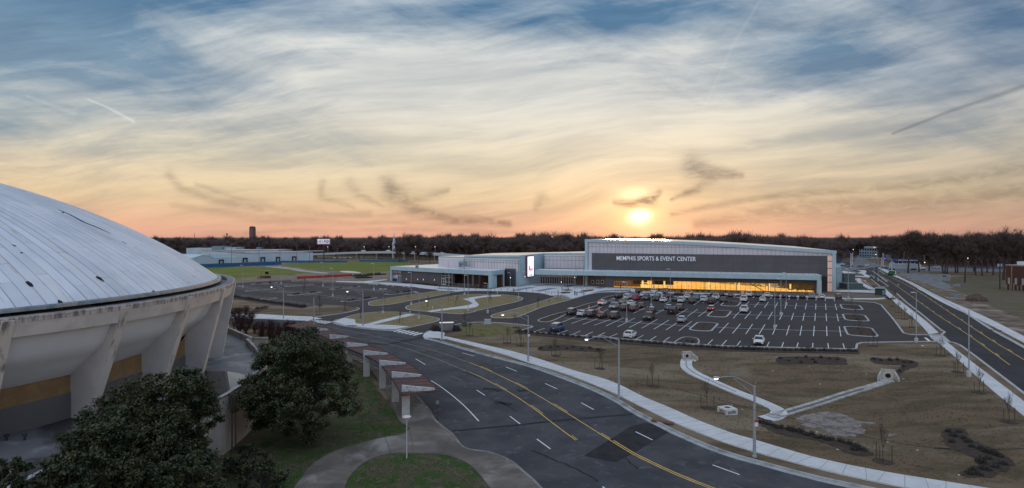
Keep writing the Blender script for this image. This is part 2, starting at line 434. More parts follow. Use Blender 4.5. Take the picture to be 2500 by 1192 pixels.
# bare dirt and green sports field at the far left
area('dirt', [(300, 700), (300, 642), (560, 640), (760, 638), (1000, 640), (1000, 692), (940, 690), (884, 688), (820, 687), (700, 684), (620, 688), (560, 692)], M_DIRT, .010)
area('field', [(300, 649), (480, 650), (560, 651), (640, 652), (700, 655), (770, 664), (735, 669), (650, 673), (600, 678), (560, 681), (440, 688), (300, 690)], M_GREEN, .022, 3)
area('field', [(690, 644), (780, 641.5), (860, 640), (990, 640), (990, 662), (950, 662), (900, 667), (860, 663), (790, 660), (735, 655)], M_GREEN, .022, 3)
area('dirt', [(2070, 646), (2180, 668), (2300, 722), (2420, 790), (2560, 870), (2620, 840), (2500, 782), (2420, 745), (2330, 700), (2290, 680), (2230, 668)], mat('gravelly_verge', (.20, .15, .115), .95, (.10, .078, .055), .3, .05, 2, spec=.1, thr=(.4, .6), col3=(.30, .24, .195), scale3=.12, thr3=(.5, .64)), .008, 3)
area('lawn', [(2290, 690), (2330, 676), (2420, 672), (2560, 690), (2700, 760), (2600, 800), (2480, 770), (2400, 740), (2340, 712)], mat('rough_winter_grass', (.105, .088, .055), .95, (.14, .112, .08), .25, .05, 3, spec=.1, col3=(.075, .11, .025), scale3=.09, thr3=(.55, .68)), .014, 3)
area('lawn', [(1150, 790), (1200, 790), (1250, 800), (1262, 808), (1230, 818), (1180, 822), (1120, 812), (1108, 797)], mat('greener_lawn', (.135, .125, .042), .95, (.17, .13, .07), .3, .05, 3, spec=.1, col3=(.075, .095, .022), scale3=.5, thr3=(.5, .66)), .012, 4)

# ------------------------------------------------------------------ parking and drives
LOT = [(400, 712), (470, 702), (560, 694), (620, 689), (700, 685), (884, 689.5), (943, 692), (1010, 697), (1066, 700), (1260, 700), (1420, 700), (1500, 706), (1800, 718), (2055, 727), (2062, 735),
       (2134, 739), (2151, 745), (2180, 779), (2206, 814), (2221, 818), (2298, 818), (2310, 826), (2293, 834), (2183, 835.5), (2105, 837), (2093, 841), (2090, 853), (1995, 851.5), (1900, 849), (1780, 846),
       (1690, 840.5), (1600, 834), (1454, 823), (1300, 811.5), (1270, 808), (1298, 800), (1291, 796), (1235, 790), (1195, 788), (1150, 788), (1106, 795), (1056, 808), (1034, 826), (940, 830), (850, 812), (735, 783),
       (733, 779), (777, 774), (840, 765), (877, 756), (871, 752), (842, 747), (797, 744), (768, 746), (748, 750), (650, 736), (562, 723), (400, 706)]
area('parking_lot', LOT, M_ASPH, .020)
# the wide old road that curves round the arena
FAR = [(380, 752), (560, 764), (650, 779), (700, 782), (745, 784), (812, 790), (842, 798), (887, 804), (940, 810), (1000, 816), (1034, 828), (1068, 835.5), (1141, 857), (1211, 876), (1293, 897.5), (1376, 927), (1446, 955), (1500, 982), (1543.6, 1010), (1607, 1043), (1651, 1065), (1718, 1094), (1785, 1118), (1860, 1139), (1960, 1166), (2052, 1188), (2330, 1245), (2700, 1320)]
FARs = smooth(FAR, 5)
NEAR = [(1700, 1700), (1500, 1380), (1400, 1270), (1322, 1192), (1280, 1152), (1246, 1124), (1195, 1104), (1139, 1093), (1109, 1057), (1070, 1026), (1052, 1000), (1020, 965), (960, 920), (900, 885), (853, 862), (800, 843), (720, 818), (640, 800), (560, 786), (380, 772)]
NEARs = smooth(NEAR, 5)
area('road', FARs + [(2700, 1700)] + NEARs, M_ROAD, .026)
# avenue at the right, cross street, street beyond the crossing
AVL = [(2078, 661), (2092, 664), (2110, 672), (2135, 688), (2160, 702), (2189, 717), (2212, 737.6), (2255, 772), (2298, 807), (2308, 818), (2316, 830), (2344, 844), (2419, 900), (2500, 962), (2640, 1075), (2800, 1200)]
AVR = [(2152, 650), (2165, 662), (2185, 676), (2197.6, 681), (2275, 718), (2350, 760), (2422, 806), (2500, 849), (2640, 930), (2800, 1020)]
area('avenue', AVL + AVR[::-1], M_NEWR, .030)
area('street', [(2010, 661), (2040, 653), (2075, 648), (2088, 636), (2093, 627), (2090, 619), (2096, 619), (2104, 628), (2128, 640), (2152, 648), (2290, 650), (2560, 652), (2560, 663), (2350, 664), (2250, 663.5), (2170, 664), (2100, 668)], mat('street_asphalt', (.16, .16, .17), .7, (.11, .11, .12), .1, spec=.4), .024)
area('parking_lot', [(2040, 686), (2070, 680), (2100, 684), (2106, 689), (2150, 703), (2155, 709), (2120, 711), (2098, 700), (2080, 690)], M_ASPH, .028)
area('parking_lot', [(2010, 640), (2080, 640), (2086, 652), (2040, 655), (2010, 650)], M_ASPH, .012)
area('road', [(2195, 667), (2230, 665), (2290, 672), (2300, 688), (2330, 700), (2300, 706), (2262, 692), (2225, 680)], mat('pale_gravel', (.23, .23, .24), .9, (.14, .135, .13), .3, .03, 3, spec=.1), .018, 3)

# road patches, joints and markings
area('road', [(1426, 1113), (1538, 1043), (1575, 1033), (1612, 1040), (1634, 1055), (1560, 1100), (1506, 1129), (1470, 1125)], M_PATCH, .031)
mb = MB()
mp = smooth([(1105, 1053), (1250, 1040), (1330, 1031), (1450, 1020), (1545, 1012)], 6)
ribbon(mb, G(mp), .55, 0, .033)
ribbon(mb, G(smooth([(890, 838), (945, 841), (985, 833), (1040, 822)], 5)), .9, 0, .033)
for a, b_, w in (((1300, 1100), (1470, 1180), .25), ((1200, 975), (1260, 1005), .2), ((1180, 950), (1225, 958), 1.0), ((1110, 905), (1170, 925), .25), ((1480, 1085), (1560, 1150), .2), ((1210, 985), (1245, 990), 1.2), ((1265, 955), (1285, 958), 1.4)):
    p = resample([Vector(q) for q in G([a, ((a[0] + b_[0]) / 2 + 4, (a[1] + b_[1]) / 2 - 3), b_])], .8)
    p = [q + Vector((random.uniform(-.15, .15), random.uniform(-.15, .15), 0)) for q in p]
    ribbon(mb, p, w, 0, .0325)
structure(mb, 'tar_seal', mat('tar_seam', (.026, .026, .029), .9, (.048, .048, .053), 2, thr=(.45, .7), spec=.1))

def dashes(mb, path, w, dash, gap, z, start=0.):
    P = resample(path, .5); i = int(start / .5)
    while i < len(P) - 1:
        j = min(len(P) - 1, i + max(1, int(dash / .5))); ribbon(mb, P[i:j + 1], w, 0, z); i = j + max(1, int(gap / .5))
YL1 = [(760, 792), (852, 808), (940, 827), (1047, 853), (1115, 875), (1182, 900), (1269, 941.5), (1330, 976), (1400, 1019), (1476, 1067), (1537, 1105), (1588, 1131), (1644, 1157), (1700, 1180), (1800, 1217), (1950, 1268)]
YL2 = [(800, 812), (880, 828), (960, 843), (1050, 871), (1123, 900), (1171, 919.6), (1224, 947.6), (1257.6, 967), (1305, 999.4), (1355, 1038), (1407, 1076.6)]
y1 = resample(G(smooth(YL1, 5)), .5); y2 = resample(G(smooth(YL2, 5)), .5)
far1 = [p for p in y1 if p.y > 104]; near1 = [p for p in y1 if p.y <= 104]
far2 = [p for p in y2 if p.y > 97]; near2 = [p for p in y2 if p.y <= 97]
mb = MB(); ribbon(mb, far1, .14, 0, .036); ribbon(mb, far2, .14, 0, .036); structure(mb, 'road_marking', mat('worn_yellow_paint', (.32, .24, .13), .75, (.17, .14, .10), 1.1, thr=(.4, .65)))
mb = MB(); ribbon(mb, near1, .13, 0, .036); ribbon(mb, near2, .13, 0, .036)
lastbit = [p for p in near1 if p.y < 64]; ribbon(mb, offs(lastbit, .32), .13, 0, .036)
n1 = [p for p in near1 if 64 <= p.y]; dashes(mb, [Vector(p) for p in offs(n1, .27)], .10, 4.2, 8.5, .036, 4)
dashes(mb, [Vector(p) for p in offs(near2, .27)], .10, 4.2, 8.5, .036, 9)
structure(mb, 'road_marking', M_YELL)
mb = MB()
for a, b_ in (((1128, 862), (1158, 870)), ((1236, 897), (1262, 907)), ((1331, 937), (1360, 950)), ((1419, 984), (1450, 1001)), ((1552, 1055), (1593, 1075)), ((1740, 1136), (1806, 1160)),
              ((1164, 953), (1184, 966)), ((1245, 1017), (1270, 1036)), ((1311, 1073), (1344, 1097)), ((1471, 1189), (1530, 1240)), ((1015, 877), (1039, 891))):
    ribbon(mb, G([a, b_]), .14, 0, .036)
ribbon(mb, G(smooth([(1052, 930), (1072, 942), (1104, 966), (1136, 994), (1169, 1029)], 5)), .14, 0, .036)
structure(mb, 'road_marking', M_WHITE)
mb = MB()
for a, b_ in (((1023, 837), (1053, 844)), ((1104, 919), (1127, 930)), ((1030, 856), (1041, 858)), ((838, 843), (905, 868)), ((905, 830), (922, 834)), ((700, 786), (716, 789)), ((760, 800), (780, 804)), ((620, 775), (636, 778))):
    ribbon(mb, G([a, b_]), .13, 0, .036)
structure(mb, 'road_marking', M_FADE)
# zebra crossings
def zebra(mb, A, B_, C, D, n, fill=.55):
    """stripes between edge A->B and edge D->C (px corners)"""
    A, B_, C, D = (g(*q) for q in (A, B_, C, D))
    for i in range(n):
        t0 = i / (n - 1 + fill) ; t1 = (i + fill) / (n - 1 + fill)
        mb.poly([(*A.lerp(B_, t0)[:2], .040), (*A.lerp(B_, t1)[:2], .040), (*D.lerp(C, t1)[:2], .040), (*D.lerp(C, t0)[:2], .040)])
mb = MB()
zebra(mb, (735, 783), (794, 791), (815, 786), (752, 779), 8)
zebra(mb, (950, 808), (1012, 820), (1035, 814), (968, 803), 7)
zebra(mb, (2268, 820), (2282, 833.5), (2320, 833.5), (2303, 820), 6)
ribbon(mb, G([(2259, 825), (2269, 833)]), .5, 0, .040)
structure(mb, 'crossing_marking', M_WHITE)
# avenue lines
mb = MB()
A1 = G(smooth([(2105, 655), (2124, 661), (2163, 681), (2212, 714.6), (2292.7, 772), (2356, 812.5), (2410, 851), (2465.5, 891.7)], 5))
A2 = G(smooth([(2147, 661), (2183, 681), (2241, 711.7), (2356, 788), (2428, 835.5), (2500, 878.7), (2640, 965)], 5))
for a in (A1, A2):
    ribbon(mb, a, .14, 0, .040); dashes(mb, [Vector(p) for p in offs(a, .3 if a is A1 else .3)], .14, 3, 9, .040, 3)
structure(mb, 'road_marking', M_YELL)
mb = MB()
for a in (((2130, 661), (2166, 689)), ((2146, 661), (2160, 670)), ((2125, 671), (2133, 677)), ((2142, 664.5), (2152, 664.3)), ((2145, 669.5), (2156, 669.3)), ((2240, 705), (2252, 711)), ((2150, 676), (2168, 687))):
    ribbon(mb, G(a), .22, 0, .041)
structure(mb, 'road_marking', M_WHITE)
mb = MB()
for a in (((1085, 743), (1063, 747.5)), ((1117, 736.5), (1098, 740)), ((1148, 730), (1132, 733)), ((1063, 750), (1040, 754)), ((1020, 738), (1002, 741.5)), ((960, 750), (943, 754)), ((943, 752), (925, 752)), ((925, 768), (908, 770)),
          ((1220, 753), (1233, 750)), ((1243, 748), (1256, 745)), ((1265, 743), (1276, 740.5)), ((1285, 738), (1297, 735)), ((1300, 733), (1310, 729.5)), ((1208, 757), (1190, 761)), ((1150, 773), (1133, 777)), ((1125, 780), (1108, 785)), ((1060, 796), (1050, 799)), ((600, 772), (570, 770))):
    ribbon(mb, G(a), .13, 0, .034)
structure(mb, 'road_marking', M_FADE)

# ------------------------------------------------------------------ bay lines
PITCH = 2.95
def along(px_pts):
    return resample(G(smooth(px_pts, 6)), .25)
def cumlen(P):
    L = [0.]
    for a, b_ in zip(P, P[1:]): L.append(L[-1] + (b_ - a).length)
    return L
def atlen(P, L, s):
    import bisect
    i = min(max(bisect.bisect(L, s) - 1, 0), len(P) - 2); t = (s - L[i]) / max(L[i + 1] - L[i], 1e-6); return P[i].lerp(P[i + 1], t)
mbw = MB(); mbf = MB()
def bays(mb, px_pts, back, fwd, pitch=PITCH, w=.13, center=True, skip=(), start=0.):
    P = along(px_pts); L = cumlen(P); s = start
    if center: ribbon(mb, P, w, 0, .034)
    while s <= L[-1]:
        c = atlen(P, L, s)
        if not any(lo <= s <= hi for lo, hi in skip):
            ribbon(mb, [c - BAY * back, c + BAY * fwd], w, 0, .0345)
        s += pitch
def barpx(mb, pairs, w=.15):
    for a, b_ in pairs: ribbon(mb, G([a, b_]), w, 0, .0345)
# bottom row (measured lines)
tops = [(1330, 802), (1386, 807), (1417, 808.5), (1447, 810.7), (1477, 812.6), (1507.6, 815), (1570.5, 819), (1602, 821.5), (1635, 823.5), (1740, 829.5), (1774, 831), (1808, 833), (1878, 835), (1913, 836), (1948.5, 837), (1984.5, 838), (2021, 838.5), (2058, 839)]
bots = [(1302, 811), (1360, 816), (1393.6, 819), (1425, 821), (1455, 823), (1484, 825), (1549, 830.5), (1584, 833), (1617, 836), (1726, 843), (1762, 844), (1798, 845.5), (1872, 847.5), (1908, 848.5), (1945, 849.5), (1984, 850.5), (2023, 851.5), (2062, 852)]
barpx(mbw, list(zip(tops, bots)))
R1 = [(1300, 811.5), (1454, 823), (1600, 834), (1690, 840.5), (1780, 846), (1900, 849), (1995, 851.5), (2090, 853)]
# second row
barpx(mbw, [((1405, 771 + 3), (1367, 789)), ((1435, 776), (1395, 790.5)), ((1463, 777), (1422.6, 792.5)), ((1491, 780), (1450.5, 794.7)), ((1523, 776), (1479, 796.5)), ((1550, 777), (1507.6, 798.5)), ((1567, 784), (1536, 800.5)), ((1605, 780), (1566.5, 802)),
            ((1633, 782), (1596.5, 804)), ((1652, 789), (1626, 806)), ((1689, 785), (1657.5, 808)), ((1778.6, 789), (1756, 813)), ((1808, 791), (1788.4, 814.5)), ((1837.5, 791.5), (1820.5, 816)), ((1867.5, 792.5), (1853, 816.6)),
            ((1896.8, 793.5), (1886, 817.5)), ((1927, 795), (1920, 819)), ((1957.6, 796), (1953, 820)), ((1988, 796.5), (1986, 821)), ((2018, 797), (2019, 821.2)), ((2049, 797.5), (2053, 821.8))])
ribbon(mbw, G(smooth([(1379, 777), (1466, 782), (1564, 789), (1640, 794), (1689, 797.6)], 5)), .14, 0, .034)
ribbon(mbw, G(smooth([(1749, 799), (1780, 801), (1860, 804), (1953, 806.7), (2077, 809.6)], 5)), .14, 0, .034)
# third row
barpx(mbw, [((1582, 749), (1547, 765)), ((1498, 750), (1474, 760)), ((1470, 749), (1449, 759)), ((1621, 756), (1598, 768)), ((1679, 754.5), (1651, 771)), ((1703.5, 755.5), (1678.5, 772.5)), ((1727, 757.5), (1705, 773.5)), ((1806, 761), (1790, 777.5)), ((1833.5, 761), (1818, 779)),
            ((1859.6, 761), (1846, 779)), ((1886, 762), (1875, 780.5)), ((1911.5, 764), (1903, 781)), ((1937.5, 764.5), (1932, 782)), ((1964, 765), (1960, 783.5)), ((1990.7, 765.3), (1989.4, 784)), ((2016.6, 766), (2018, 784.5)), ((2043, 767), (2047, 785))])
ribbon(mbw, G(smooth([(1560, 755.4), (1650, 760.5), (1737, 765)], 5)), .13, 0, .034)
ribbon(mbw, G(smooth([(1778, 767.4), (1860, 769.8), (1960, 773), (2067, 775.5)], 5)), .13, 0, .034)
# fourth row
barpx(mbw, [((1829, 737), (1819, 746)), ((1853, 738), (1841, 751)), ((1876, 738), (1866, 752)), ((1899, 738.5), (1892, 752)), ((1921, 740), (1916, 754)), ((1945, 740.5), (1941, 755)), ((1969, 741.3), (1966, 755.5)), ((1992, 742), (1991.5, 756)), ((2015.5, 742), (2016.5, 757)), ((2039, 742.5), (2042.5, 757.5)),
            ((1754, 738), (1735, 749)), ((1728, 733), (1715, 740)), ((1708, 735), (1694, 745)), ((1638, 735), (1624, 742))])
ribbon(mbw, G(smooth([(1826, 743.2), (1900, 745.5), (1980, 748), (2060, 750)], 5)), .12, 0, .034)
barpx(mbw, [((1884, 726), (1881, 730)), ((1906, 726.5), (1903, 731)), ((1928, 727), (1926, 732)), ((1949, 727.5), (1947.5, 732.5)), ((1970.7, 728), (1970, 733.5)), ((1993, 728.5), (1992, 734)), ((2014.5, 729), (2015, 735)), ((2036, 730), (2037.5, 735.5)), ((1842, 724), (1838, 728)), ((1716, 718), (1707, 724))])
structure(mbw, 'bay_marking', M_WHITE)
# left lot
bays(mbf, [(645, 693), (730, 697), (842, 703.5), (977, 715)], 5.2, 5.2, 3.0, .12, skip=((29, 36), (76, 82), (129, 150)), start=3)
bays(mbf, [(577, 698), (636, 708), (743, 717), (876, 732)], 5.2, 5.2, 3.0, .12, skip=((27, 33), (66, 72),), start=3)
bays(mbf, [(562, 722), (650, 733.5), (748, 747.5)], 0, 5.4, 3.0, .12, center=False, start=2)
bays(mbf, [(721, 686.5), (802, 689), (915, 695)], 4.5, 4.5, 3.0, .12, skip=((42, 48),), start=2)
structure(mbf, 'bay_marking', mat('thin_bay_paint', (.55, .52, .50), .75, (.32, .30, .29), 1.5, thr=(.4, .7)))
mb = MB()
for x, y in ((919.5, 695.5), (945.5, 697.5), (959, 698.5), (986, 700.3), (998, 701.5), (1028, 703.5)):
    ribbon(mb, G([(x - 3, y - .25), (x + 3, y + .25)]), 1.0, 0, .036)
structure(mb, 'bay_marking', M_WHITE)

# ------------------------------------------------------------------ kerbed islands
mk = MB(); mgr = MB(); mmu = MB(); mcp = MB()
def island(pts, fill, sm=4, w=.30, z=.15):
    p = smooth(pts, sm, True) if sm else pts
    P = G(p); 
    fill.flat([(q.x, q.y) for q in P], z - .02); ribbon(mk, [(q.x, q.y) for q in P], w, 0, z, True)
def capsule(px, py, length, width, fill, n=7, cw=.42):
    c = g(px, py); t = BAY; nrm = Vector((t.y, -t.x, 0)); r = width / 2; r2 = min(r, 1.9); P = []
    for sx, sy, a0 in ((1, 1, 0), (-1, 1, 90), (-1, -1, 180), (1, -1, 270)):
        for k_ in range(n):
            a = R(a0 + 90 * k_ / (n - 1))
            P.append(c + nrm * (sx * (r - r2) + r2 * math.cos(a)) + t * (sy * (length / 2 - r2) + r2 * math.sin(a)))
    fill.flat([(q.x, q.y) for q in P], .13); ribbon(mk, [(q.x, q.y) for q in P], cw, 0, .15, True); return P
island([(900, 743), (904, 737), (930, 731.5), (960, 727), (1003, 720.5), (1066, 711.5), (1089, 711), (1112, 711.8), (1100, 716), (1044, 727), (1003, 734.5), (960, 743), (921, 746.5), (905, 746)], mgr)
island([(990.5, 752), (1000, 746), (1028, 739), (1057, 732.5), (1095, 725), (1135, 720), (1180, 719.5), (1225, 720), (1265, 724.6), (1276, 730), (1263, 737), (1213, 748.3), (1164, 759.5), (1155, 763), (1125, 767), (1082, 764.5), (1035, 761), (1000, 757)], mgr)
island([(1199, 774), (1206, 768.5), (1230, 762), (1258, 755), (1305, 742), (1352, 727), (1362, 723), (1396, 730), (1367, 739), (1324, 750.5), (1282, 767.5), (1256, 776.5), (1211, 776.8)], mgr, 3)
ISL4 = [(814.5, 787), (820, 782), (833, 779.5), (860, 771), (889.5, 765.4), (932, 762.5), (977, 763.5), (1021.6, 769), (1064, 776.6), (1072, 782), (1055, 788.5), (999, 800.5), (966, 806.5), (938, 806.5), (887, 801.5), (842, 796), (818, 790)]
island(ISL4, mgr)
capsule(1719, 798, 14.5, 5.0, mmu); capsule(1757, 766.5, 15, 5.0, mmu); capsule(1785, 742, 15, 5.0, mmu)
capsule(2078, 750.3, 13.5, 5.4, mmu); capsule(2088, 776, 14, 5.4, mmu); capsule(2100, 810, 14.5, 5.8, mmu)
island([(1314, 783), (1330, 776), (1368, 764.5), (1392, 762), (1378, 770), (1347, 784.5), (1326, 787)], mmu, 4)
island([(1401, 754.5), (1420, 747), (1446, 739.8), (1466, 738.6), (1460, 745), (1432, 755), (1415, 757)], mmu, 4)
island([(1468, 731.5), (1478, 727), (1494, 722.8), (1506, 722.5), (1500, 728), (1488, 733.5), (1476, 734)], mmu, 4)
island([(1649, 840), (1657, 830), (1672, 824.3), (1690, 825), (1705, 830), (1700, 841.5)], mmu, 4)
island([(1792, 726), (1801, 720.5), (1822, 721), (1819, 727)], mmu, 3)
for a, b_ in (((603, 711.5), (669, 705)), ((617, 694.6), (674, 690.2)), ((700, 700), (760, 694.6)), ((708, 721.5), (779, 713.5)), ((811, 707), (874, 700)), ((641, 732), (671, 728)), ((839, 737), (914, 727.5)), ((944, 719.5), (1010, 712)),
              ((712, 686.6), (730, 686)), ((789, 689), (815, 688)), ((900, 694.6), (931, 693.4)), ((560, 700), (586, 698))):
    A = g(*a); B_ = g(*b_); t = (B_ - A).normalized(); n_ = Vector((-t.y, t.x, 0)); hw = 1.5; L_ = (B_ - A).length
    P = [A + n_ * hw + t, A - n_ * hw * .2, A - n_ * hw + t * 1.2, B_ - n_ * hw - t * 1.2, B_, B_ + n_ * hw - t]
    P = [(q.x, q.y) for q in P]
    P = smooth(P, 3, True); mmu.flat(P, .13); ribbon(mk, P, .34, 0, .15, True)
structure(mgr, 'grass_island', M_LAWN); structure(mmu, 'mulch_bed', M_MULCH)
# sidewalks
def slab(mb, pts, z=.13, sm=0, closed=True):
    p = smooth(pts, sm, True) if sm else pts
    mb.prism([tuple(q)[:2] for q in G(p)], 0, z)
slab(mcp, [(1043, 761), (1082, 755), (1124, 749.5), (1146, 745.8), (1155, 742), (1146, 737), (1131, 731.5), (1146, 727.8), (1191, 722), (1223, 722), (1223, 724), (1180, 727), (1158, 731), (1160, 736), (1170, 745), (1164, 750.5), (1146, 754.2), (1100, 757), (1066, 761.5), (1052, 763)], .17)
slab(mcp, [(816, 786.5), (831, 780.5), (842, 778), (867, 781.3), (868, 791), (889.5, 793.5), (930, 783), (994.5, 768), (1013, 770), (960, 782.5), (909.6, 794.6), (943, 794.6), (999, 798.5), (966, 805), (939, 805.5), (887, 800.6), (842, 795.2), (820, 789)], .17)
SWU = [(1084.6, 822), (1117.5, 829), (1188, 844.5), (1258, 861), (1329, 882), (1399, 905.6), (1470, 925), (1517, 943.4), (1574, 972), (1642.6, 1000.5), (1701, 1027), (1785, 1059), (1835.6, 1074), (1900, 1093.5), (1997.6, 1121), (2124, 1148), (2260, 1171), (2420, 1196), (2700, 1240)]
SWL = [(1089, 828.5), (1164, 848), (1235, 868), (1286.6, 885.6), (1376, 912.5), (1446, 939), (1500, 962), (1574, 998.7), (1642.6, 1032), (1718, 1063), (1785, 1087.6), (1860, 1110), (1900, 1121), (2028, 1154), (2164, 1183.6), (2209, 1192), (2400, 1225), (2700, 1280)]
swu = smooth(SWU, 5); swl = smooth(SWL, 5)
slab(mcp, swu + swl[::-1], .13)
slab(mcp, [(1032, 823), (1036, 815), (1054, 808), (1085.7, 814), (1084, 822.5), (1089, 829), (1066, 829), (1050, 830), (1040, 829)], .14)
slab(mcp, [(560, 768.5), (640, 768), (700, 772), (760, 774), (786, 779), (735, 783.5), (690, 781.5), (640, 779), (560, 778)], .13)
# avenue sidewalks
slab(mcp, smooth([(2150, 652), (2183, 669), (2203, 680), (2240, 697), (2300, 728), (2400, 772), (2500, 822), (2640, 893)], 4) + smooth([(2640, 915), (2500, 838), (2400, 786), (2300, 739), (2240, 704), (2203, 684), (2180, 673), (2143, 655)], 4), .13)
slab(mcp, smooth([(2163, 707), (2180, 722), (2225, 757), (2260, 785), (2291, 813)], 4) + smooth([(2268, 817), (2240, 786), (2205, 757), (2165, 722), (2150, 709)], 4), .13)
slab(mcp, smooth([(2309, 834), (2360, 875), (2420, 921), (2500, 982), (2640, 1090), (2800, 1215)], 4) + smooth([(2800, 1265), (2640, 1135), (2500, 1018), (2420, 952), (2340, 880), (2289, 836)], 4), .13)
slab(mcp, [(2040, 709.5), (2100, 711), (2150, 713.5), (2152, 716), (2100, 714.2), (2040, 712.6)], .12); slab(mcp, [(2060, 728.8), (2140, 729), (2180, 727), (2182, 729), (2140, 731.5), (2060, 731)], .12)
slab(mcp, [(2086, 681), (2100, 680), (2106, 690), (2128, 703), (2145, 706), (2145, 709), (2120, 706), (2098, 694)], .12)
slab(mcp, [(2092, 661), (2112, 660), (2116, 664), (2112, 669), (2125, 675), (2122, 678), (2086, 675.5), (2086, 674), (2112, 674.8), (2104, 669), (2092, 667), (2104, 664)], .12)
# restaurant and hall walks
slab(mcp, [(884, 688), (943, 682.6), (947, 683.5), (900, 690.5), (943, 690.6), (1010, 694), (1066, 700), (1100, 702), (1155, 705), (1199, 707), (1232, 700.5), (1258, 701), (1270, 701), (1309, 692), (1415, 693), (1479, 702.5), (1540, 704), (1560, 708), (1545, 713), (1500, 713.5), (1460, 715), (1428, 721), (1396, 730), (1357, 724.6),
           (1325.6, 717), (1290, 713.6), (1247, 712), (1180, 710.5), (1135, 711), (1112, 713.5), (1090, 713), (1075, 711.5), (1064, 707.5), (1034, 704.5), (1010, 701), (943, 695.5), (884, 691), (820, 688.5), (820, 687)], .12)
slab(mcp, [(1545, 712), (1700, 715.8), (1850, 720), (2055, 727), (2062, 728.5), (2062, 731), (1990, 728.3), (1850, 722.7), (1700, 718), (1550, 714.3)], .125)
structure(mcp, 'sidewalk', M_CONC)
# sidewalk joints
mj = MB(); P = resample(G(swu), 1.55); Q = [Vector(q) for q in G(swl)]
for p in P[::1]:
    q = min(Q, key=lambda a: (a - p).length)
    if (q - p).length < 5: ribbon(mj, [p, q], .045, 0, .135)
structure(mj, 'sidewalk_joint', mat('joint_grey', (.26, .26, .26), .9))
# darker plaza bands
mb = MB()
for q in ([(1243, 710.5), (1290, 702), (1309, 702.3), (1262, 711)], [(1300, 711.8), (1342, 704), (1362, 704.3), (1322, 712.5)], [(1300, 698.5), (1345, 694.5), (1356, 695), (1310, 699.8)], [(1366, 701), (1398, 695.5), (1418, 696), (1390, 701.5)],
          [(1336, 722), (1372, 721), (1392, 724.5), (1361, 725.6)], [(1440, 716.5), (1475, 709.5), (1540, 708), (1540, 712.5), (1500, 712)], [(1408, 715), (1440, 707), (1452, 707.5), (1420, 717)], [(1055, 703.5), (1100, 705), (1130, 707), (1100, 709), (1075, 706.5)], [(1450, 704), (1470, 700), (1478, 702.8), (1466, 706)]):
    mb.flat(G(q), .127)
structure(mb, 'plaza_paving', M_PAVED)
mb = MB()
for q in ([(1370, 709.5), (1372, 708), (1390, 707.5), (1400, 709.5), (1385, 711)], [(1365, 716), (1374, 713), (1395, 713.5), (1390, 717), (1375, 718)], [(1416, 711), (1425, 709), (1452, 709), (1445, 711.5), (1430, 712.5)]): mb.flat(G(q), .131)
structure(mb, 'mulch_bed', mat('red_mulch', (.07, .028, .022), .95, (.04, .018, .015), 3))
# kerbs
def kerb(pts, sm=4, w=.4, z=.15, m=None):
    ribbon(mk, G(smooth(pts, sm) if sm else pts), w, 0, z)
kerb(R1, 5); kerb([(2090, 853), (2092.5, 841), (2105, 837.3), (2183, 835.8), (2293, 834.3), (2327, 837), (2344.5, 844), (2380, 870), (2419, 900), (2500, 962), (2640, 1075)], 0)
kerb([(2062, 735), (2134, 739), (2151, 745), (2180, 779), (2206, 814), (2221, 818), (2270, 818.5), (2298, 818.5), (2307, 812), (2298, 807), (2255, 772), (2212, 737.6), (2189, 717)], 0)
kerb([(2197.6, 681), (2275, 718), (2350, 760), (2422, 806), (2500, 849), (2640, 930)], 4, .7)
kerb([(2150, 660), (2170, 669), (2190, 679)], 3)
kerb([(1270, 808), (1298, 800), (1291, 796), (1235, 790), (1195, 788), (1150, 788), (1106, 795), (1056, 808), (1040, 812)], 3)
kerb([(733, 779), (777, 774), (840, 765), (877, 756), (871, 752)], 3)
kerb([(1112, 713.5), (1135, 711.3), (1180, 710.9), (1247, 712.4), (1290, 714), (1325.6, 717.4), (1357, 725), (1396, 730.6), (1428, 721.6), (1460, 715.6), (1500, 714), (1550, 714.8), (1700, 718.4), (1850, 723), (1990, 728.6), (2062, 731.2)], 3, .3)
kerb([(2106, 684), (2134, 706), (2144, 709)], 0); kerb([(2127, 682), (2149, 700), (2143, 700)], 0); kerb([(2141, 680), (2169, 699.5), (2150, 700)], 0)
structure(mk, 'kerb', mat('kerb_concrete', (.44, .43, .415), .8, (.34, .33, .32), .8))
mb = MB(); mb.flat(G([(2129, 681), (2139, 681), (2164, 699), (2149, 699.3)]), .13); structure(mb, 'mulch_bed', M_MULCH)
# long gutter of the old road
mg = MB()
GL = G(smooth(FAR[10:], 5)); ribbon(mg, [Vector(p) for p in offs(GL, .33)], .66, 0, .06); ribbon(mg, [Vector(p) for p in offs(GL, .80)], .26, 0, .19)
GI = G(smooth([(814, 790), (842, 797), (887, 803), (938, 808), (968, 808)], 4)); ribbon(mg, GI, .4, 0, .07)
structure(mg, 'gutter', M_GUT)
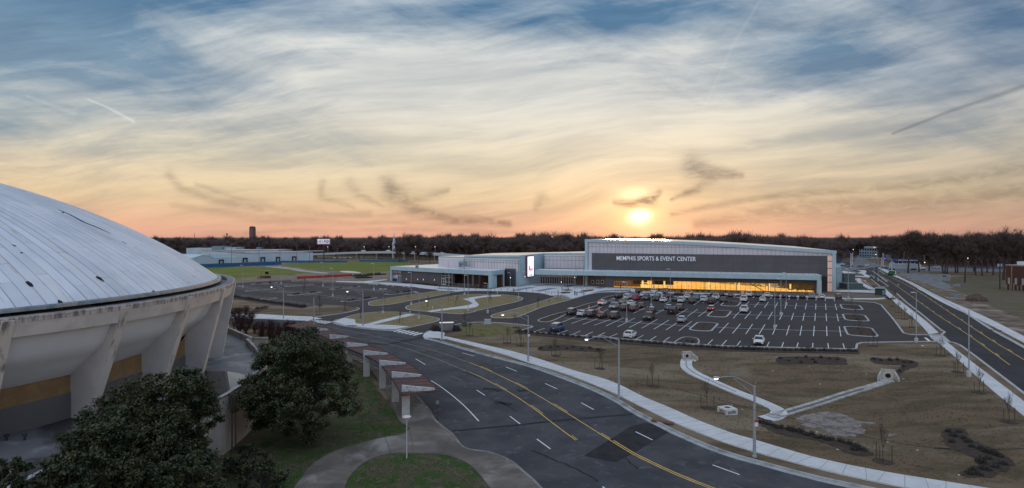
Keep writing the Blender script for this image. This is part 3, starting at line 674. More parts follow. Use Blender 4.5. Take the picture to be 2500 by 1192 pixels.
# near footpaths
def path(name, pts, m, z, sm=5): 
    mb = MB(); mb.prism([tuple(q)[:2] for q in G(smooth(pts, sm, True) if sm else pts)], 0, z); return structure(mb, name, m)
mb = MB()
W1 = smooth([(842, 872), (880, 886), (905, 905), (935, 945), (955, 985), (975, 1030), (998, 1046), (985, 1062), (930, 1072), (850, 1093), (800, 1112), (760, 1140), (735, 1170), (715, 1200), (690, 1260)], 5)
W2 = smooth([(830, 1260), (842, 1192), (862, 1155), (900, 1125), (950, 1110), (1010, 1108), (1080, 1112), (1130, 1127), (1160, 1150), (1195, 1192), (1250, 1290)], 5)
W3 = smooth([(1450, 1400), (1400, 1290), (1318, 1192), (1276, 1153), (1243, 1126), (1195, 1107), (1135, 1096), (1103, 1062), (1064, 1030), (1046, 1002), (1014, 967), (955, 922), (895, 887), (850, 865)], 5)
mb.prism([tuple(q)[:2] for q in G(W1 + W2 + W3)], 0, .12); structure(mb, 'footpath', mat('old_footpath', (.165, .138, .115), .85, (.098, .084, .072), .22, .01, 9, spec=.25, thr=(.36, .64), col3=(.27, .245, .215), scale3=.13, thr3=(.52, .68)))
mb = MB(); ribbon(mb, G(W3[1:]), .3, 0, .14); structure(mb, 'kerb', M_CONCD)
mb = MB()
for a, b_ in (((862, 1096), (900, 1122)), ((940, 1070), (955, 1110)), ((1010, 1050), (1100, 1060)), ((1000, 1046), (1010, 1108)), ((968, 1008), (1055, 1010)), ((940, 955), (1025, 975)), ((760, 1140), (862, 1155)), ((1103, 1062), (1080, 1112))):
    ribbon(mb, G([a, b_]), .05, 0, .125)
structure(mb, 'footpath_joint', mat('dark_joint', (.05, .045, .04), .9))
# ------------------------------------------------------------------ basin details: channels, headwalls, mulch beds
def drape_poly(mb, px_pts, dz, sm=4, step=1.5):
    P = [gt(*q) for q in (smooth(px_pts, sm, True) if sm else px_pts)]
    if sm: P = resample(P + [P[0]], .5); P = [q + Vector((random.gauss(0, .11), random.gauss(0, .11), 0)) for q in P]
    bm = bmesh.new(); vsb = [bm.verts.new((p.x, p.y, 0)) for p in P]; f = bm.faces.new(vsb)
    bmesh.ops.triangulate(bm, faces=[f])
    for _ in range(4):
        long_ = [e for e in bm.edges if e.calc_length() > step]
        if not long_: break
        bmesh.ops.subdivide_edges(bm, edges=long_, cuts=1); bmesh.ops.triangulate(bm, faces=[f for f in bm.faces if len(f.verts) > 3])
    for v in bm.verts: v.co.z = terr(v.co.x, v.co.y) + dz
    bm.normal_update(); k0 = len(mb.v); bm.verts.index_update()
    mb.v += [tuple(v.co) for v in bm.verts]
    for f in bm.faces:
        idx = [v.index + k0 for v in f.verts]
        if f.normal.z < 0: idx.reverse()
        mb.f.append(tuple(idx)); mb.mi.append(mb.k)
    bm.free()
def drape_ribbon(mb, P, w, dz, edge=0.):
    L_ = offs(P, w / 2); Rr = offs(P, -w / 2); rows = []
    for a, b_ in zip(L_, Rr):
        c = (a + b_) / 2; rows.append([(a.x, a.y, terr(a.x, a.y) + dz + edge), (c.x, c.y, terr(c.x, c.y) + dz), (b_.x, b_.y, terr(b_.x, b_.y) + dz + edge)])
    for r0, r1 in zip(rows, rows[1:]):
        for i in (0, 1): mb.poly([r0[i + 1], r1[i + 1], r1[i], r0[i]])
    for side in (0, 2):
        for r0, r1 in zip(rows, rows[1:]):
            a, b_ = r0[side], r1[side]; mb.poly([a, b_, (b_[0], b_[1], b_[2] - .3), (a[0], a[1], a[2] - .3)])
mb = MB()
C1 = [(1677, 879), (1675, 890), (1678, 900), (1692, 911), (1716, 923), (1752, 939), (1800, 960), (1840, 975), (1870, 988), (1893, 999), (1902, 1008), (1898, 1015), (1882, 1022), (1862, 1025)]
drape_ribbon(mb, resample([gt(*q) for q in smooth(C1, 5)], .7), 2.0, .05, .10)
structure(mb, 'drainage_channel', M_CONC); mb = MB()
C2 = [(2166, 932), (2150, 938), (2120, 947), (2060, 965), (2000, 985), (1950, 1000), (1910, 1012), (1880, 1022)]
drape_ribbon(mb, resample([gt(*q) for q in smooth(C2, 5)], .7), 1.6, .065, .10)
structure(mb, 'drainage_channel', mat('dirty_channel', (.42, .40, .37), .85, (.26, .24, .21), .9))
mb = MB()
drape_ribbon(mb, resample([gt(*q) for q in smooth([(2110, 950), (2060, 965), (2028, 975), (2000, 984.5), (1950, 999.5), (1915, 1010)], 5)], .7), .6, .10, .0)
drape_ribbon(mb, resample([gt(*q) for q in smooth([(1676, 884), (1675, 893), (1684, 904), (1705, 917), (1752, 938), (1800, 959)], 5)], .7), .10, .10, .0)
structure(mb, 'drainage_channel', mat('damp_silt', (.06, .055, .05), .5, (.10, .095, .09), 1.5))
def headwall(px, py, wd, ht, ang, label):
    c = gt(px, py); t = thing('drain_headwall', label, 'drain headwall', c, R(ang), 'concrete drain outlets')
    mb = MB(); n = 20; r = ht * .27; cz = ht * .42
    # front face with a round hole (ring of quads to a rectangle)
    def edge(a):
        ca, sa = math.cos(a), math.sin(a); k_ = min(wd / 2 / max(abs(ca), 1e-6), (ht - cz if sa > 0 else cz) / max(abs(sa), 1e-6)); return ca * k_, cz + sa * k_
    for i in range(n):
        a0, a1 = 2 * math.pi * i / n, 2 * math.pi * (i + 1) / n
        e0, e1 = edge(a0), edge(a1)
        h0 = (math.cos(a0) * r, cz + math.sin(a0) * r); h1 = (math.cos(a1) * r, cz + math.sin(a1) * r)
        mb.poly([(h0[0], 0, h0[1]), (e0[0], 0, e0[1]), (e1[0], 0, e1[1]), (h1[0], 0, h1[1])])
        mb.poly([(h0[0], 0, h0[1]), (h1[0], 0, h1[1]), (h1[0], .25, h1[1]), (h0[0], .25, h0[1])])
    mb.hexa([(-wd / 2, .26, -.6), (wd / 2, .26, -.6), (wd / 2, .5, -.6), (-wd / 2, .5, -.6), (-wd / 2, .26, ht), (wd / 2, .26, ht), (wd / 2, .5, ht), (-wd / 2, .5, ht)])
    mb.hexa([(-wd / 2, -.001, ht), (wd / 2, -.001, ht), (wd / 2, .5, ht), (-wd / 2, .5, ht), (-wd / 2, -.05, ht + .12), (wd / 2, -.05, ht + .12), (wd / 2, .5, ht + .12), (-wd / 2, .5, ht + .12)])
    mb.build('wall', M_HW, t, loc=None)
    for s_ in (-1, 1):
        m2 = MB(); x0 = s_ * wd / 2; x1 = s_ * (wd / 2 + .55)
        m2.hexa([(x0, .1, -.6), (x0 - s_ * .18, .1, -.6), (x1 - s_ * .18, -1.5, -.6), (x1, -1.5, -.6), (x0, .1, ht), (x0 - s_ * .18, .1, ht), (x1 - s_ * .18, -1.5, ht * .45), (x1, -1.5, ht * .45)])
        m2.build('wing_wall', M_HW, t)
    m3 = MB(); m3.lathe((0, .22, cz), [(r * .99, 0), (r * .99, .02)], 20, Matrix.Rotation(R(-90), 3, 'X')); m3.build('pipe_mouth', mat('pipe_dark', (.012, .012, .012), .9), t)
    m4 = MB(); m4.hexa([(-wd / 2 - .2, -1.7, -.2), (wd / 2 + .2, -1.7, -.2), (wd / 2, .1, -.2), (-wd / 2, .1, -.2), (-wd / 2 - .2, -1.7, .07), (wd / 2 + .2, -1.7, .07), (wd / 2, .1, .07), (-wd / 2, .1, .07)]); m4.build('apron', M_HW, t)
M_HW = mat('headwall_concrete', (.46, .44, .39), .85, (.34, .32, .28), 1.2)
headwall(1678, 876, 1.7, 1.15, 6, 'grey concrete drain outlet at the upper left end of the curved channel')
headwall(2168, 927, 1.9, 1.45, -30, 'buff concrete drain outlet at the right end of the straight channel')
mb = MB()
drape_poly(mb, [(1895, 880), (1902, 872), (1960, 871), (2040, 872), (2062, 876), (2067, 884), (2060, 891), (1990, 890), (1910, 889)], .04)
drape_poly(mb, [(2125, 880), (2132, 873), (2160, 877), (2200, 877), (2235, 882), (2242, 889), (2235, 897), (2215, 903), (2195, 914), (2190, 905), (2200, 893), (2160, 891), (2138, 888)], .04)
drape_poly(mb, [(1312, 852), (1340, 843), (1400, 844), (1450, 849), (1478, 853), (1474, 858), (1440, 859), (1395, 856), (1350, 857), (1325, 857)], .04)
drape_poly(mb, [(1840, 1025), (1858, 1030), (1885, 1040), (1925, 1048), (1960, 1053), (2000, 1066), (2050, 1080), (2095, 1092), (2131, 1107), (2110, 1113), (2070, 1107), (2040, 1092), (1985, 1075), (1930, 1066), (1890, 1056), (1860, 1040)], .04)
drape_poly(mb, [(2300, 1056), (2330, 1045), (2356, 1050), (2375, 1076), (2420, 1094), (2462, 1118), (2476, 1136), (2455, 1152), (2400, 1166), (2360, 1165), (2345, 1155), (2390, 1135), (2380, 1120), (2345, 1105), (2310, 1088)], .04)
# mulch strip below the parking rows
R1b = [(1256, 806), (1300, 813.5), (1454, 825.5), (1600, 837), (1690, 843.5), (1780, 849), (1900, 852), (1995, 854), (2098, 856), (2098, 865), (1990, 863), (1880, 861), (1780, 858), (1600, 847), (1500, 838), (1400, 829), (1300, 819), (1256, 814)]
drape_poly(mb, R1b, .06, 0, 3)
structure(mb, 'mulch_bed', M_MULCH)
mb = MB()
mb.flat(G([(540, 719), (562, 724), (650, 737), (748, 751), (738, 753.5), (640, 741), (560, 728), (530, 722)]), .03)
mb.flat(G([(976, 691), (1076, 697), (1100, 699), (1100, 701), (1060, 698.5), (976, 693)]), .03)
mb.flat(G(smooth([(620, 757), (640, 750), (655, 748), (655, 753), (640, 759), (624, 761)], 3, True)), .03)
mb.flat(G([(1056, 808), (1060, 803), (1118, 804), (1118, 810), (1085, 814)]), .05)
mb.flat(G([(2135, 718), (2150, 713.8), (2165, 718), (2180, 724), (2200, 734), (2180, 734), (2150, 726)]), .03) if False else None
structure(mb, 'mulch_bed', M_MULCH)
mb = MB()
drape_poly(mb, [(1940, 1025), (1965, 1013), (2000, 1007), (2040, 1008), (2075, 1018), (2092, 1029), (2138, 1032), (2130, 1038), (2098, 1040), (2112, 1050), (2110, 1060), (2085, 1066), (2040, 1065), (2015, 1052), (1985, 1046), (1950, 1040), (1960, 1034)], .035, 3)
drape_poly(mb, [(2158, 1062), (2180, 1059), (2188, 1063), (2172, 1067)], .035, 3)
structure(mb, 'bare_soil', mat('pale_soil', (.26, .22, .195), .95, (.13, .11, .09), .8, .03, 4, spec=.1, thr=(.42, .66)))
# mulch strip in front of the glazing
mb = MB(); mb.flat(G([(1565, 708.5), (1700, 710.8), (1850, 715.5), (1990, 720.5), (2060, 722), (2060, 726.5), (1850, 719.5), (1700, 715.3), (1565, 711.5)]), .03)
mb.flat(G([(2008, 718), (2040, 716.5), (2150, 718), (2165, 722), (2060, 728)]), .028)
structure(mb, 'bare_soil', mat('brown_bed', (.17, .12, .09), .95, (.11, .08, .06), .8))

# manhole box in the basin
c = gt(1776, 1009); t = thing('drain_inlet', 'square white concrete drain inlet with round lid between the channel and the sidewalk', 'drain inlet', c, R(20))
mb = MB(); mb.box((0, 0, .62), (1.7, 1.7, .2))
for sx in (-1, 1):
    for sy in (-1, 1): mb.box((sx * .74, sy * .74, .26), (.22, .22, .52))
mb.box((0, 0, -.1), (1.7, 1.7, .3)); mb.build('box', mat('inlet_concrete', (.62, .61, .58), .8, (.45, .44, .42), 2), t)
mb = MB(); mb.lathe((0, 0, .722), [(.36, 0), (.36, .03), (.3, .035)], 20); mb.build('lid', mat('iron_lid', (.05, .045, .05), .6), t)
# rusty street inlets
for (x, y, a, w_, lb) in ((1617, 1033, -32, 2.6, 'rusty iron storm inlet in the kerb beside the dark asphalt patch'), (1060, 828.5, -20, 2.6, 'rusty storm inlet at the kerb below the white corner slab'), (860, 797, -14, 2.4, 'dark storm inlet at the kerb of the grass island corner'), (2430, 808, -40, 2.2, 'rusty storm inlet in the kerb at the right of the avenue')):
    c = g(x, y); mb = MB(); M_ = Matrix.Rotation(R(a), 3, 'Z'); mb.box((c.x, c.y, .17), (w_, .7, .1), M_); mb.box(c + M_ @ Vector((0, -.3, .12)), (w_ * .9, .35, .12), M_)
    tag(mb.build('storm_inlet', mat('rusty_iron', (.22, .085, .045), .8, (.06, .03, .025), 3), loc=c), lb, 'storm inlet', 'kerb storm inlets')

# ------------------------------------------------------------------ old domed arena
AC = Vector((-86.3, 67.3, 0)); AR = 47.4; AZ = 16.0; DOME_SAG = 16.3; TZ = 5.0
arena = thing('domed_arena', 'old round concrete arena with a weathered pale sheet metal dome and slanting concrete fins', 'arena', AC, 0, world=True)
def ap(r, th, z): a = R(th); return Vector((AC.x + r * math.cos(a), AC.y + r * math.sin(a), z))
def rimr(th):
    th = (th + 180) % 360 - 180
    return float(np.interp(th, [-180, -60, -24.4, -13.9, -3.2, 8.9, 20, 40, 180], [51.5, 51.8, 52, 52.1, 51.4, 50.6, 49.8, 49.6, 51.5]))
def dome_z(r): q = min(1, r / AR); return AZ + DOME_SAG * (1 - q * q) ** .93
M_DOME = bpy.data.materials.new('dome_sheet'); M_DOME.use_nodes = True
T = NT(M_DOME.node_tree); b = T.n['Principled BSDF']
pos = T.node('ShaderNodeTexCoord').outputs['Object']; X, Y, Z = T.sep(pos)
th = T.m('ARCTAN2', Y, X); rr = T.v('LENGTH', T.xyz(X, Y, 0.))
# meridian seams, with the sheet count halving towards the crown
def seam(nn, wd, jit=0.):
    a = T.m('MULTIPLY', th, nn / (2 * math.pi)); fr = T.m('FRACT', a); dd = T.m('MULTIPLY', T.m('MINIMUM', fr, T.m('SUBTRACT', 1., fr)), 1.)
    dist = T.m('MULTIPLY', T.m('MULTIPLY', dd, 2 * math.pi / nn), rr); return T.m('SUBTRACT', 1., T.mr(dist, wd * .4, wd)), T.m('FLOOR', a)
s1, id1 = seam(240, .075); s2, id2 = seam(80, .11)
nz = T.noise(pos, .13, 5, .6, .5); sn = T.noise(T.xyz(T.m('MULTIPLY', th, 40.), T.m('MULTIPLY', rr, .12), 0.), 1.2, 5, .65)
wn = T.node('ShaderNodeTexWhiteNoise', noise_dimensions='2D'); T.put(wn.inputs['Vector'], T.xyz(id1, T.m('FLOOR', T.m('ADD', T.m('MULTIPLY', rr, .16), T.m('MULTIPLY', id1, .37))), 0.))
c = T.mix(T.mr(nz, .38, .66), (.66, .70, .74), (.50, .56, .62))
c = T.mix(T.mr(sn, .45, .7, 0, .6), c, (.68, .65, .62))
c = T.mix(T.mr(wn.outputs['Value'], .0, 1., 0., .22), c, (.30, .33, .38))
c = T.mix(T.m('MULTIPLY', T.mr(T.noise(T.xyz(T.m('MULTIPLY', th, 90.), T.m('MULTIPLY', rr, .25), 0.), 1., 4, .6), .58, .75), .7), c, (.33, .30, .27))
cs = T.m('ADD', T.m('MULTIPLY', rr, .16), T.m('MULTIPLY', id1, .37)); cf = T.m('FRACT', cs); cross = T.m('SUBTRACT', 1., T.mr(T.m('MINIMUM', cf, T.m('SUBTRACT', 1., cf)), .003, .008))
cross = T.m('MULTIPLY', cross, T.mr(wn.outputs['Value'], .55, .6))
vis = T.mr(T.noise(T.xyz(id1, T.m('MULTIPLY', rr, .05), 0.), .9, 2), .35, .6)
c = T.mix(T.m('MULTIPLY', s1, T.m('MULTIPLY', vis, .62)), c, (.14, .16, .19)); c = T.mix(T.m('MULTIPLY', s2, .25), c, (.2, .2, .22)); c = T.mix(T.m('MULTIPLY', cross, .5), c, (.12, .12, .13))
T.put(b.inputs['Base Color'], c); b.inputs['Roughness'].default_value = .55; b.inputs['Specular IOR Level'].default_value = .45
bn = T.node('ShaderNodeBump'); bn.inputs['Distance'].default_value = .05; T.put(bn.inputs['Height'], T.m('ADD', T.m('MULTIPLY', s1, -1.), T.m('ADD', sn, wn.outputs['Value']))); bn.inputs['Strength'].default_value = .5
T.l.new(bn.outputs[0], b.inputs['Normal'])
mb = MB(); nr, nt = 26, 160
for i in range(nr + 1):
    r = AR * math.sin(i / nr * math.pi / 2) if i else .05
    for j in range(nt): mb.v.append(tuple(ap(r, 360 * j / nt, dome_z(r))))
for i in range(nr):
    for j in range(nt):
        a = i * nt + j; b_ = i * nt + (j + 1) % nt; mb.f.append((a, a + nt, b_ + nt, b_)); mb.mi.append(0)
dome = mb.build('dome_roof', M_DOME, arena, smooth=True)
# torn black gaps in the sheeting, dark sheet-free strips laid just proud of the dome
def dome_pt(px, py):
    u = Vector(((px - CXP) / FPX, 1, -(py - CYP) / FPX)); t0, t1 = 10, 90; prev = None
    for k_ in range(4000):
        t_ = t0 + k_ * .02; p = Vector((0, 0, H)) + u * t_; r = (Vector((p.x, p.y, 0)) - AC).length
        if r < AR and p.z <= dome_z(r): return Vector((p.x, p.y, dome_z(r)))
    return None
mb = MB()
for pts, w_ in (((( 142, 512), (170, 524), (205, 543), (240, 557), (270, 571)), [.12, .32, .34, .30, .10]), (((235, 677), (243, 680), (254, 689)), [.35, .5, .1]), (((65, 688), (72, 694), (78, 701)), [.30, .45, .3]), (((297, 590), (309, 596)), [.12, .12]),
              (((142, 740), (147, 739), (153, 740)), [.1, .5, .2]), (((30, 598), (38, 602)), [.1, .22]), (((50, 618), (56, 618)), [.15, .15]), (((152, 520), (156, 519)), [.15, .15]), (((55, 466), (64, 468)), [.12, .12]), (((241, 525), (244, 525)), [.1, .1]), (((373, 714), (377, 714)), [.2, .2])):
    P = [dome_pt(*q) for q in pts]
    if any(p is None for p in P): continue
    up = Vector((0, 0, .03))
    L_ = []; 
    for i, p in enumerate(P):
        a = P[max(i - 1, 0)]; b_ = P[min(i + 1, len(P) - 1)]; t_ = (b_ - a).normalized(); n_ = Vector((-t_.y, t_.x, 0)).normalized() * w_[i] / 2
        q1, q2 = p + n_, p - n_
        q1.z = dome_z((Vector((q1.x, q1.y, 0)) - AC).length) + .03; q2.z = dome_z((Vector((q2.x, q2.y, 0)) - AC).length) + .03
        L_.append((q1, q2))
    mb = MB()
    for (a, b_), (c_, d_) in zip(L_, L_[1:]): mb.poly([b_, d_, c_, a])
    mb.build('torn_gap', mat('gap_black', (.006, .007, .010), .9), arena)
def ring(mb, prof, n=160, rf=None):
    base = len(mb.v)
    for j in range(n):
        th_ = 360 * j / n; k_ = (rimr(th_) if rf is None else rf(th_))
        for (dr, z) in prof: mb.v.append(tuple(ap(k_ + dr, th_, z)))
    m_ = len(prof)
    for j in range(n):
        for i in range(m_ - 1):
            a = base + j * m_ + i; b_ = base + ((j + 1) % n) * m_ + i
            mb.f.append((a, a + 1, b_ + 1, b_)); mb.mi.append(mb.k)
mb = MB(); ring(mb, [(.02, AZ - .02), (.5, AZ + .04), (.55, AZ - .06), (.55, AZ - .34), (-.6, AZ - .36)], rf=lambda t_: AR); mb.build('eave_gutter', mat('verdigris_copper', (.22, .27, .28), .6, (.36, .33, .30), 1.2, thr=(.4, .6), col3=(.14, .20, .22), scale3=.9), arena, smooth=False)
mb = MB(); ring(mb, [(-4.8, AZ - .65), (-1.0, AZ - .8), (-1.0, AZ - .3), (-.15, AZ - .3)]); mb.build('gutter_deck', mat('gutter_deck', (.10, .11, .12), .7, (.2, .2, .2), .5), arena)
M_RIM = mat('stained_rim_concrete', (.60, .55, .49), .85, (.48, .44, .39), .5, .01, 6, thr=(.4, .65), col3=(.56, .51, .45), scale3=.25)
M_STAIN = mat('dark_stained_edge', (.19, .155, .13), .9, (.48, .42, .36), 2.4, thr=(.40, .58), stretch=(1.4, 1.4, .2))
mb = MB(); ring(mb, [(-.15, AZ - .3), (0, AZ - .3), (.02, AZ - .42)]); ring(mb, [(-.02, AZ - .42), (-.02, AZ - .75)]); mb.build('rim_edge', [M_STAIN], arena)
mb = MB(); ring(mb, [(-.05, AZ - .75), (-.05, AZ - .78), (-.3, AZ - 1.9), (-1.0, AZ - 1.9)]); mb.build('ring_beam', M_RIM, arena)
# bowl shell under the stands: pale band, then a shaded soffit running in to the wall
M_BOWL = mat('bowl_concrete', (.78, .80, .80), .8, (.70, .72, .72), .25, thr=(.3, .7))
mb = MB(); ring(mb, [(-1.0, AZ - 1.9), (-1.35, AZ - 2.6), (-1.9, AZ - 3.6), (-2.4, AZ - 4.3), (-3.1, AZ - 4.8), (-3.9, AZ - 5.5), (-4.9, AZ - 6.4), (-5.6, 9.1)]); bo = mb.build('bowl_shell', M_BOWL, arena, smooth=True)
WR = 46.3
mb = MB(); ring(mb, [(0, 9.3), (0, 7.4)], rf=lambda t_: WR); mb.build('upper_wall', mat('ochre_brick', (.30, .18, .075), .9, (.24, .14, .065), .8, thr=(.4, .6)), arena)
mb = MB()
nz_ = 22
prof = []
for i in range(nz_):
    z0 = 7.4 - i * (2.4 / nz_); prof += [(.0, z0), (.09, z0 - .035), (.09, z0 - .06), (.0, z0 - .065)]
prof.append((0, TZ)); ring(mb, prof, rf=lambda t_: WR + .02); mb.build('louvre_wall', mat('louvre_metal', (.19, .175, .165), .6), arena)
# small floodlit brick pilasters are left out of sight; the radial fins
M_FIN = mat('fin_concrete', (.54, .52, .49), .82, (.45, .435, .41), .3, .008, 6, thr=(.35, .65), col3=(.42, .40, .375), scale3=.12)
M_FEDGE = mat('fin_edge_concrete', (.62, .56, .48), .85, (.22, .19, .165), 1.6, thr=(.50, .72), stretch=(1, 1, .18))
fins = [-24.4, -13.9, -3.2, 8.0, 20.5] + [20.5 + 11.6 * (k_ + 1) for k_ in range(26) if 20.5 + 11.6 * (k_ + 1) < 325]
for th_ in fins:
    rt_ = rimr(th_); hw = .42; rad = Vector((math.cos(R(th_)), math.sin(R(th_)), 0)); tan_ = Vector((-rad.y, rad.x, 0))
    def fp(r, z, s_): return AC + rad * r + tan_ * (s_ * hw) + Vector((0, 0, z))
    zt = AZ - .5; fo = 48.3
    outl = [(rt_ + .25, zt), (fo, TZ), (WR - .3, TZ), (WR - .3, 9.2), (rt_ - 3.6, AZ - 5.2), (rt_ - 1.2, AZ - 1.95), (rt_ - .4, zt)]
    mb = MB(); A = [fp(r, z, -1) for r, z in outl]; B_ = [fp(r, z, 1) for r, z in outl]
    i0 = len(mb.v); n = len(outl); mb.v += [tuple(p) for p in A + B_]
    for tri in tessellate_polygon([[Vector((r, z, 0)) for r, z in outl]]):
        mb.f.append(tuple(i0 + q for q in tri)); mb.f.append(tuple(i0 + n + q for q in reversed(tri))); mb.mi += [0, 0]
    for i in range(1, n):
        j = (i + 1) % n
        mb.f.append((i0 + i, i0 + j, i0 + n + j, i0 + n + i)); mb.mi.append(0)
    mb.v += [tuple(p) for p in (A[0], A[1], B_[1], B_[0])]; k_ = len(mb.v) - 4; mb.f.append((k_, k_ + 1, k_ + 2, k_ + 3)); mb.mi.append(1)
    mb.build('concrete_fin', [M_FIN, M_FEDGE], arena)
# lower podium with its parapet; the roof terrace is a step wider than the arena
M_POD = mat('podium_brick', (.40, .355, .315), .9, (.33, .29, .255), .5, .01, 8, thr=(.35, .65)); M_TERR = mat('terrace_roof', (.16, .16, .165), .55, (.055, .052, .055), .10, .01, 4, spec=.5, thr=(.44, .56), col3=(.30, .30, .31), scale3=.16, thr3=(.52, .64))
PZ = 5.9
edge_px = [(150, 1130), (300, 1075), (420, 1030), (515, 985), (560, 960), (600, 934), (640, 900), (652, 880), (642, 866), (632, 851), (607, 827), (618, 823.5), (576, 806), (540, 792)]
EP = [g(x, y, PZ) for x, y in edge_px]; EP = [Vector((-33.5, 20, PZ)), Vector((-32, 34, PZ)), *EP, Vector((-60, 118, PZ)), Vector((-80, 124, PZ)), Vector((-120, 110, PZ)), Vector((-140, 67, PZ)), Vector((-120, 20, PZ)), Vector((-80, 5, PZ)), Vector((-50, 6, PZ))]
mb = MB(); n = len(EP)
for i in range(n):
    a, b_ = EP[i], EP[(i + 1) % n]; mb.poly([(a.x, a.y, -.2), (b_.x, b_.y, -.2), (b_.x, b_.y, PZ), (a.x, a.y, PZ)])
mb.build('podium_wall', M_POD, arena)
inn = [Vector(p) for p in offs(EP, .45, True)]
mb = MB()
for i in range(n):
    j = (i + 1) % n; a, b_, c_, d_ = EP[i], EP[j], inn[j], inn[i]
    mb.poly([(a.x, a.y, PZ + .02), (b_.x, b_.y, PZ + .02), (c_.x, c_.y, PZ + .02), (d_.x, d_.y, PZ + .02)]); mb.poly([(d_.x, d_.y, PZ + .02), (c_.x, c_.y, PZ + .02), (c_.x, c_.y, TZ - .1), (d_.x, d_.y, TZ - .1)])
    mb.poly([(a.x, a.y, PZ + .02), (b_.x, b_.y, PZ + .02), (b_.x, b_.y, PZ - .2), (a.x, a.y, PZ - .2)])
mb.build('parapet_coping', mat('coping', (.42, .42, .42), .7, (.25, .24, .24), .6), arena)
mb = MB(); mb.flat([(p.x, p.y) for p in inn], TZ); mb.build('terrace', M_TERR, arena)
mb = MB(); mb.flat([tuple(p)[:2] for p in [g(x, y, TZ) for x, y in smooth([(470, 908), (520, 907), (560, 908), (596, 916), (604, 930), (585, 950), (548, 975), (520, 992), (480, 1010), (450, 1000), (440, 950)], 4, True)]], TZ + .02)
mb.build('standing_water', mat('still_water', (.012, .013, .015), .02, spec=.6), arena)
mb = MB()
for (x, y) in ((512, 862), (535, 856), (495, 893), (484, 912), (16, 1076), (60, 1075), (500, 885)):
    c_ = g(x, y, TZ); mb = MB(); mb.lathe(c_, [(.09, 0), (.09, .35), (.2, .36), (.2, .5), (.05, .55)], 8); mb.build('roof_vent', mat('vent_dark', (.03, .03, .035), .6), arena)
mb = MB(); a = g(565, 1105); 
for s_ in (0, .35): mb.tube([(a.x + .25 + s_, a.y - .4, 0), (a.x + .25 + s_, a.y - .4, PZ - .2)], .07, 6)
mb.build('downpipe', mat('pipe_dark_grey', (.05, .045, .045), .6), arena)
# outer free-standing wall end with coping
t = thing('garden_wall', 'short buff wall with pale coping beside the arena terrace and red brown shrubs', 'wall', g(636, 845), 0, world=True)
a, b_ = g(620, 823.5, PZ), g(651.6, 823, PZ); a = Vector((a.x, a.y, 0)); b_ = Vector((b_.x, b_.y, 0)); d_ = (b_ - a).normalized(); n_ = Vector((-d_.y, d_.x, 0)) * .3
mb = MB(); mb.prism([tuple((a + n_))[:2], tuple((a - n_))[:2], tuple((b_ - n_))[:2], tuple((b_ + n_))[:2]], 0, PZ - .35); mb.build('wall', M_POD, t)
mb = MB(); n2 = n_ * 1.3; mb.prism([tuple((a + n2))[:2], tuple((a - n2))[:2], tuple((b_ - n2 + d_ * .1))[:2], tuple((b_ + n2 + d_ * .1))[:2]], PZ - .35, PZ - .05); mb.build('coping', M_CONCD, t)

# ------------------------------------------------------------------ covered walkway beside the road
wk = thing('covered_walkway', 'curved rusty brown canopy roof carried on slanted white concrete posts beside the road', 'walkway canopy', g(940, 950), 0, world=True)
RZ = 3.35
Lp = [g(x, y, RZ) for x, y in smooth([(700, 795), (752, 808), (800, 827), (845, 849), (900, 872), (930, 891), (958, 925), (980, 963)], 4)]
Rp = [g(x, y, RZ) for x, y in smooth([(760, 783), (800, 800), (847, 825), (900, 842.5), (948, 861), (1008, 894), (1042, 923), (1073, 953)], 4)]
mb = MB()
for i in range(len(Lp) - 1):
    a, b_, c_, d_ = Lp[i], Lp[i + 1], Rp[i + 1], Rp[i]
    for z_ in (RZ, RZ - .22): mb.poly([(a.x, a.y, z_), (b_.x, b_.y, z_), (c_.x, c_.y, z_), (d_.x, d_.y, z_)])
    for p, q in ((a, b_), (c_, d_)): mb.poly([(p.x, p.y, RZ), (q.x, q.y, RZ), (q.x, q.y, RZ - .22), (p.x, p.y, RZ - .22)])
a, b_ = Lp[-1], Rp[-1]; mb.poly([(a.x, a.y, RZ), (b_.x, b_.y, RZ), (b_.x, b_.y, RZ - .22), (a.x, a.y, RZ - .22)])
mb.build('roof', mat('rusty_roof', (.115, .048, .038), .8, (.062, .030, .026), .7, .01, 5, thr=(.36, .66), col3=(.17, .10, .085), scale3=1.6, thr3=(.60, .75)), wk)
mb = MB()
for P_ in (Lp, Rp):
    for a, b_ in zip(P_, P_[1:]): mb.tube([a + Vector((0, 0, .03)), b_ + Vector((0, 0, .03))], .06, 4)
for f_ in np.linspace(0.02, .98, 34):
    i = int(f_ * (len(Lp) - 1)); q = f_ * (len(Lp) - 1) - i; a = Lp[i].lerp(Lp[i + 1], q); b_ = Rp[i].lerp(Rp[i + 1], q); mb.tube([a + Vector((0, 0, .01)), b_ + Vector((0, 0, .01))], .035, 4)
mb.build('roof_seam', mat('seam_rust', (.07, .035, .03), .8), wk)
M_WPOST = mat('aged_white_paint', (.42, .41, .39), .8, (.32, .31, .295), .8, thr=(.4, .7), col3=(.20, .20, .195), scale3=1.2, thr3=(.60, .75)); M_LICH = mat('lichen_white', (.46, .48, .47), .8, (.20, .24, .24), 2.6, thr=(.45, .68))
POSTS = [((982, 1024.5), (1061, 950)), ((957.5, 983.5), (1029, 917)), ((926.5, 949), (990, 887.5)), ((888, 919.5), (946.5, 864)), ((847, 896), (897, 842)), ((806, 872), (850, 822)), ((760, 850), (801, 805))]
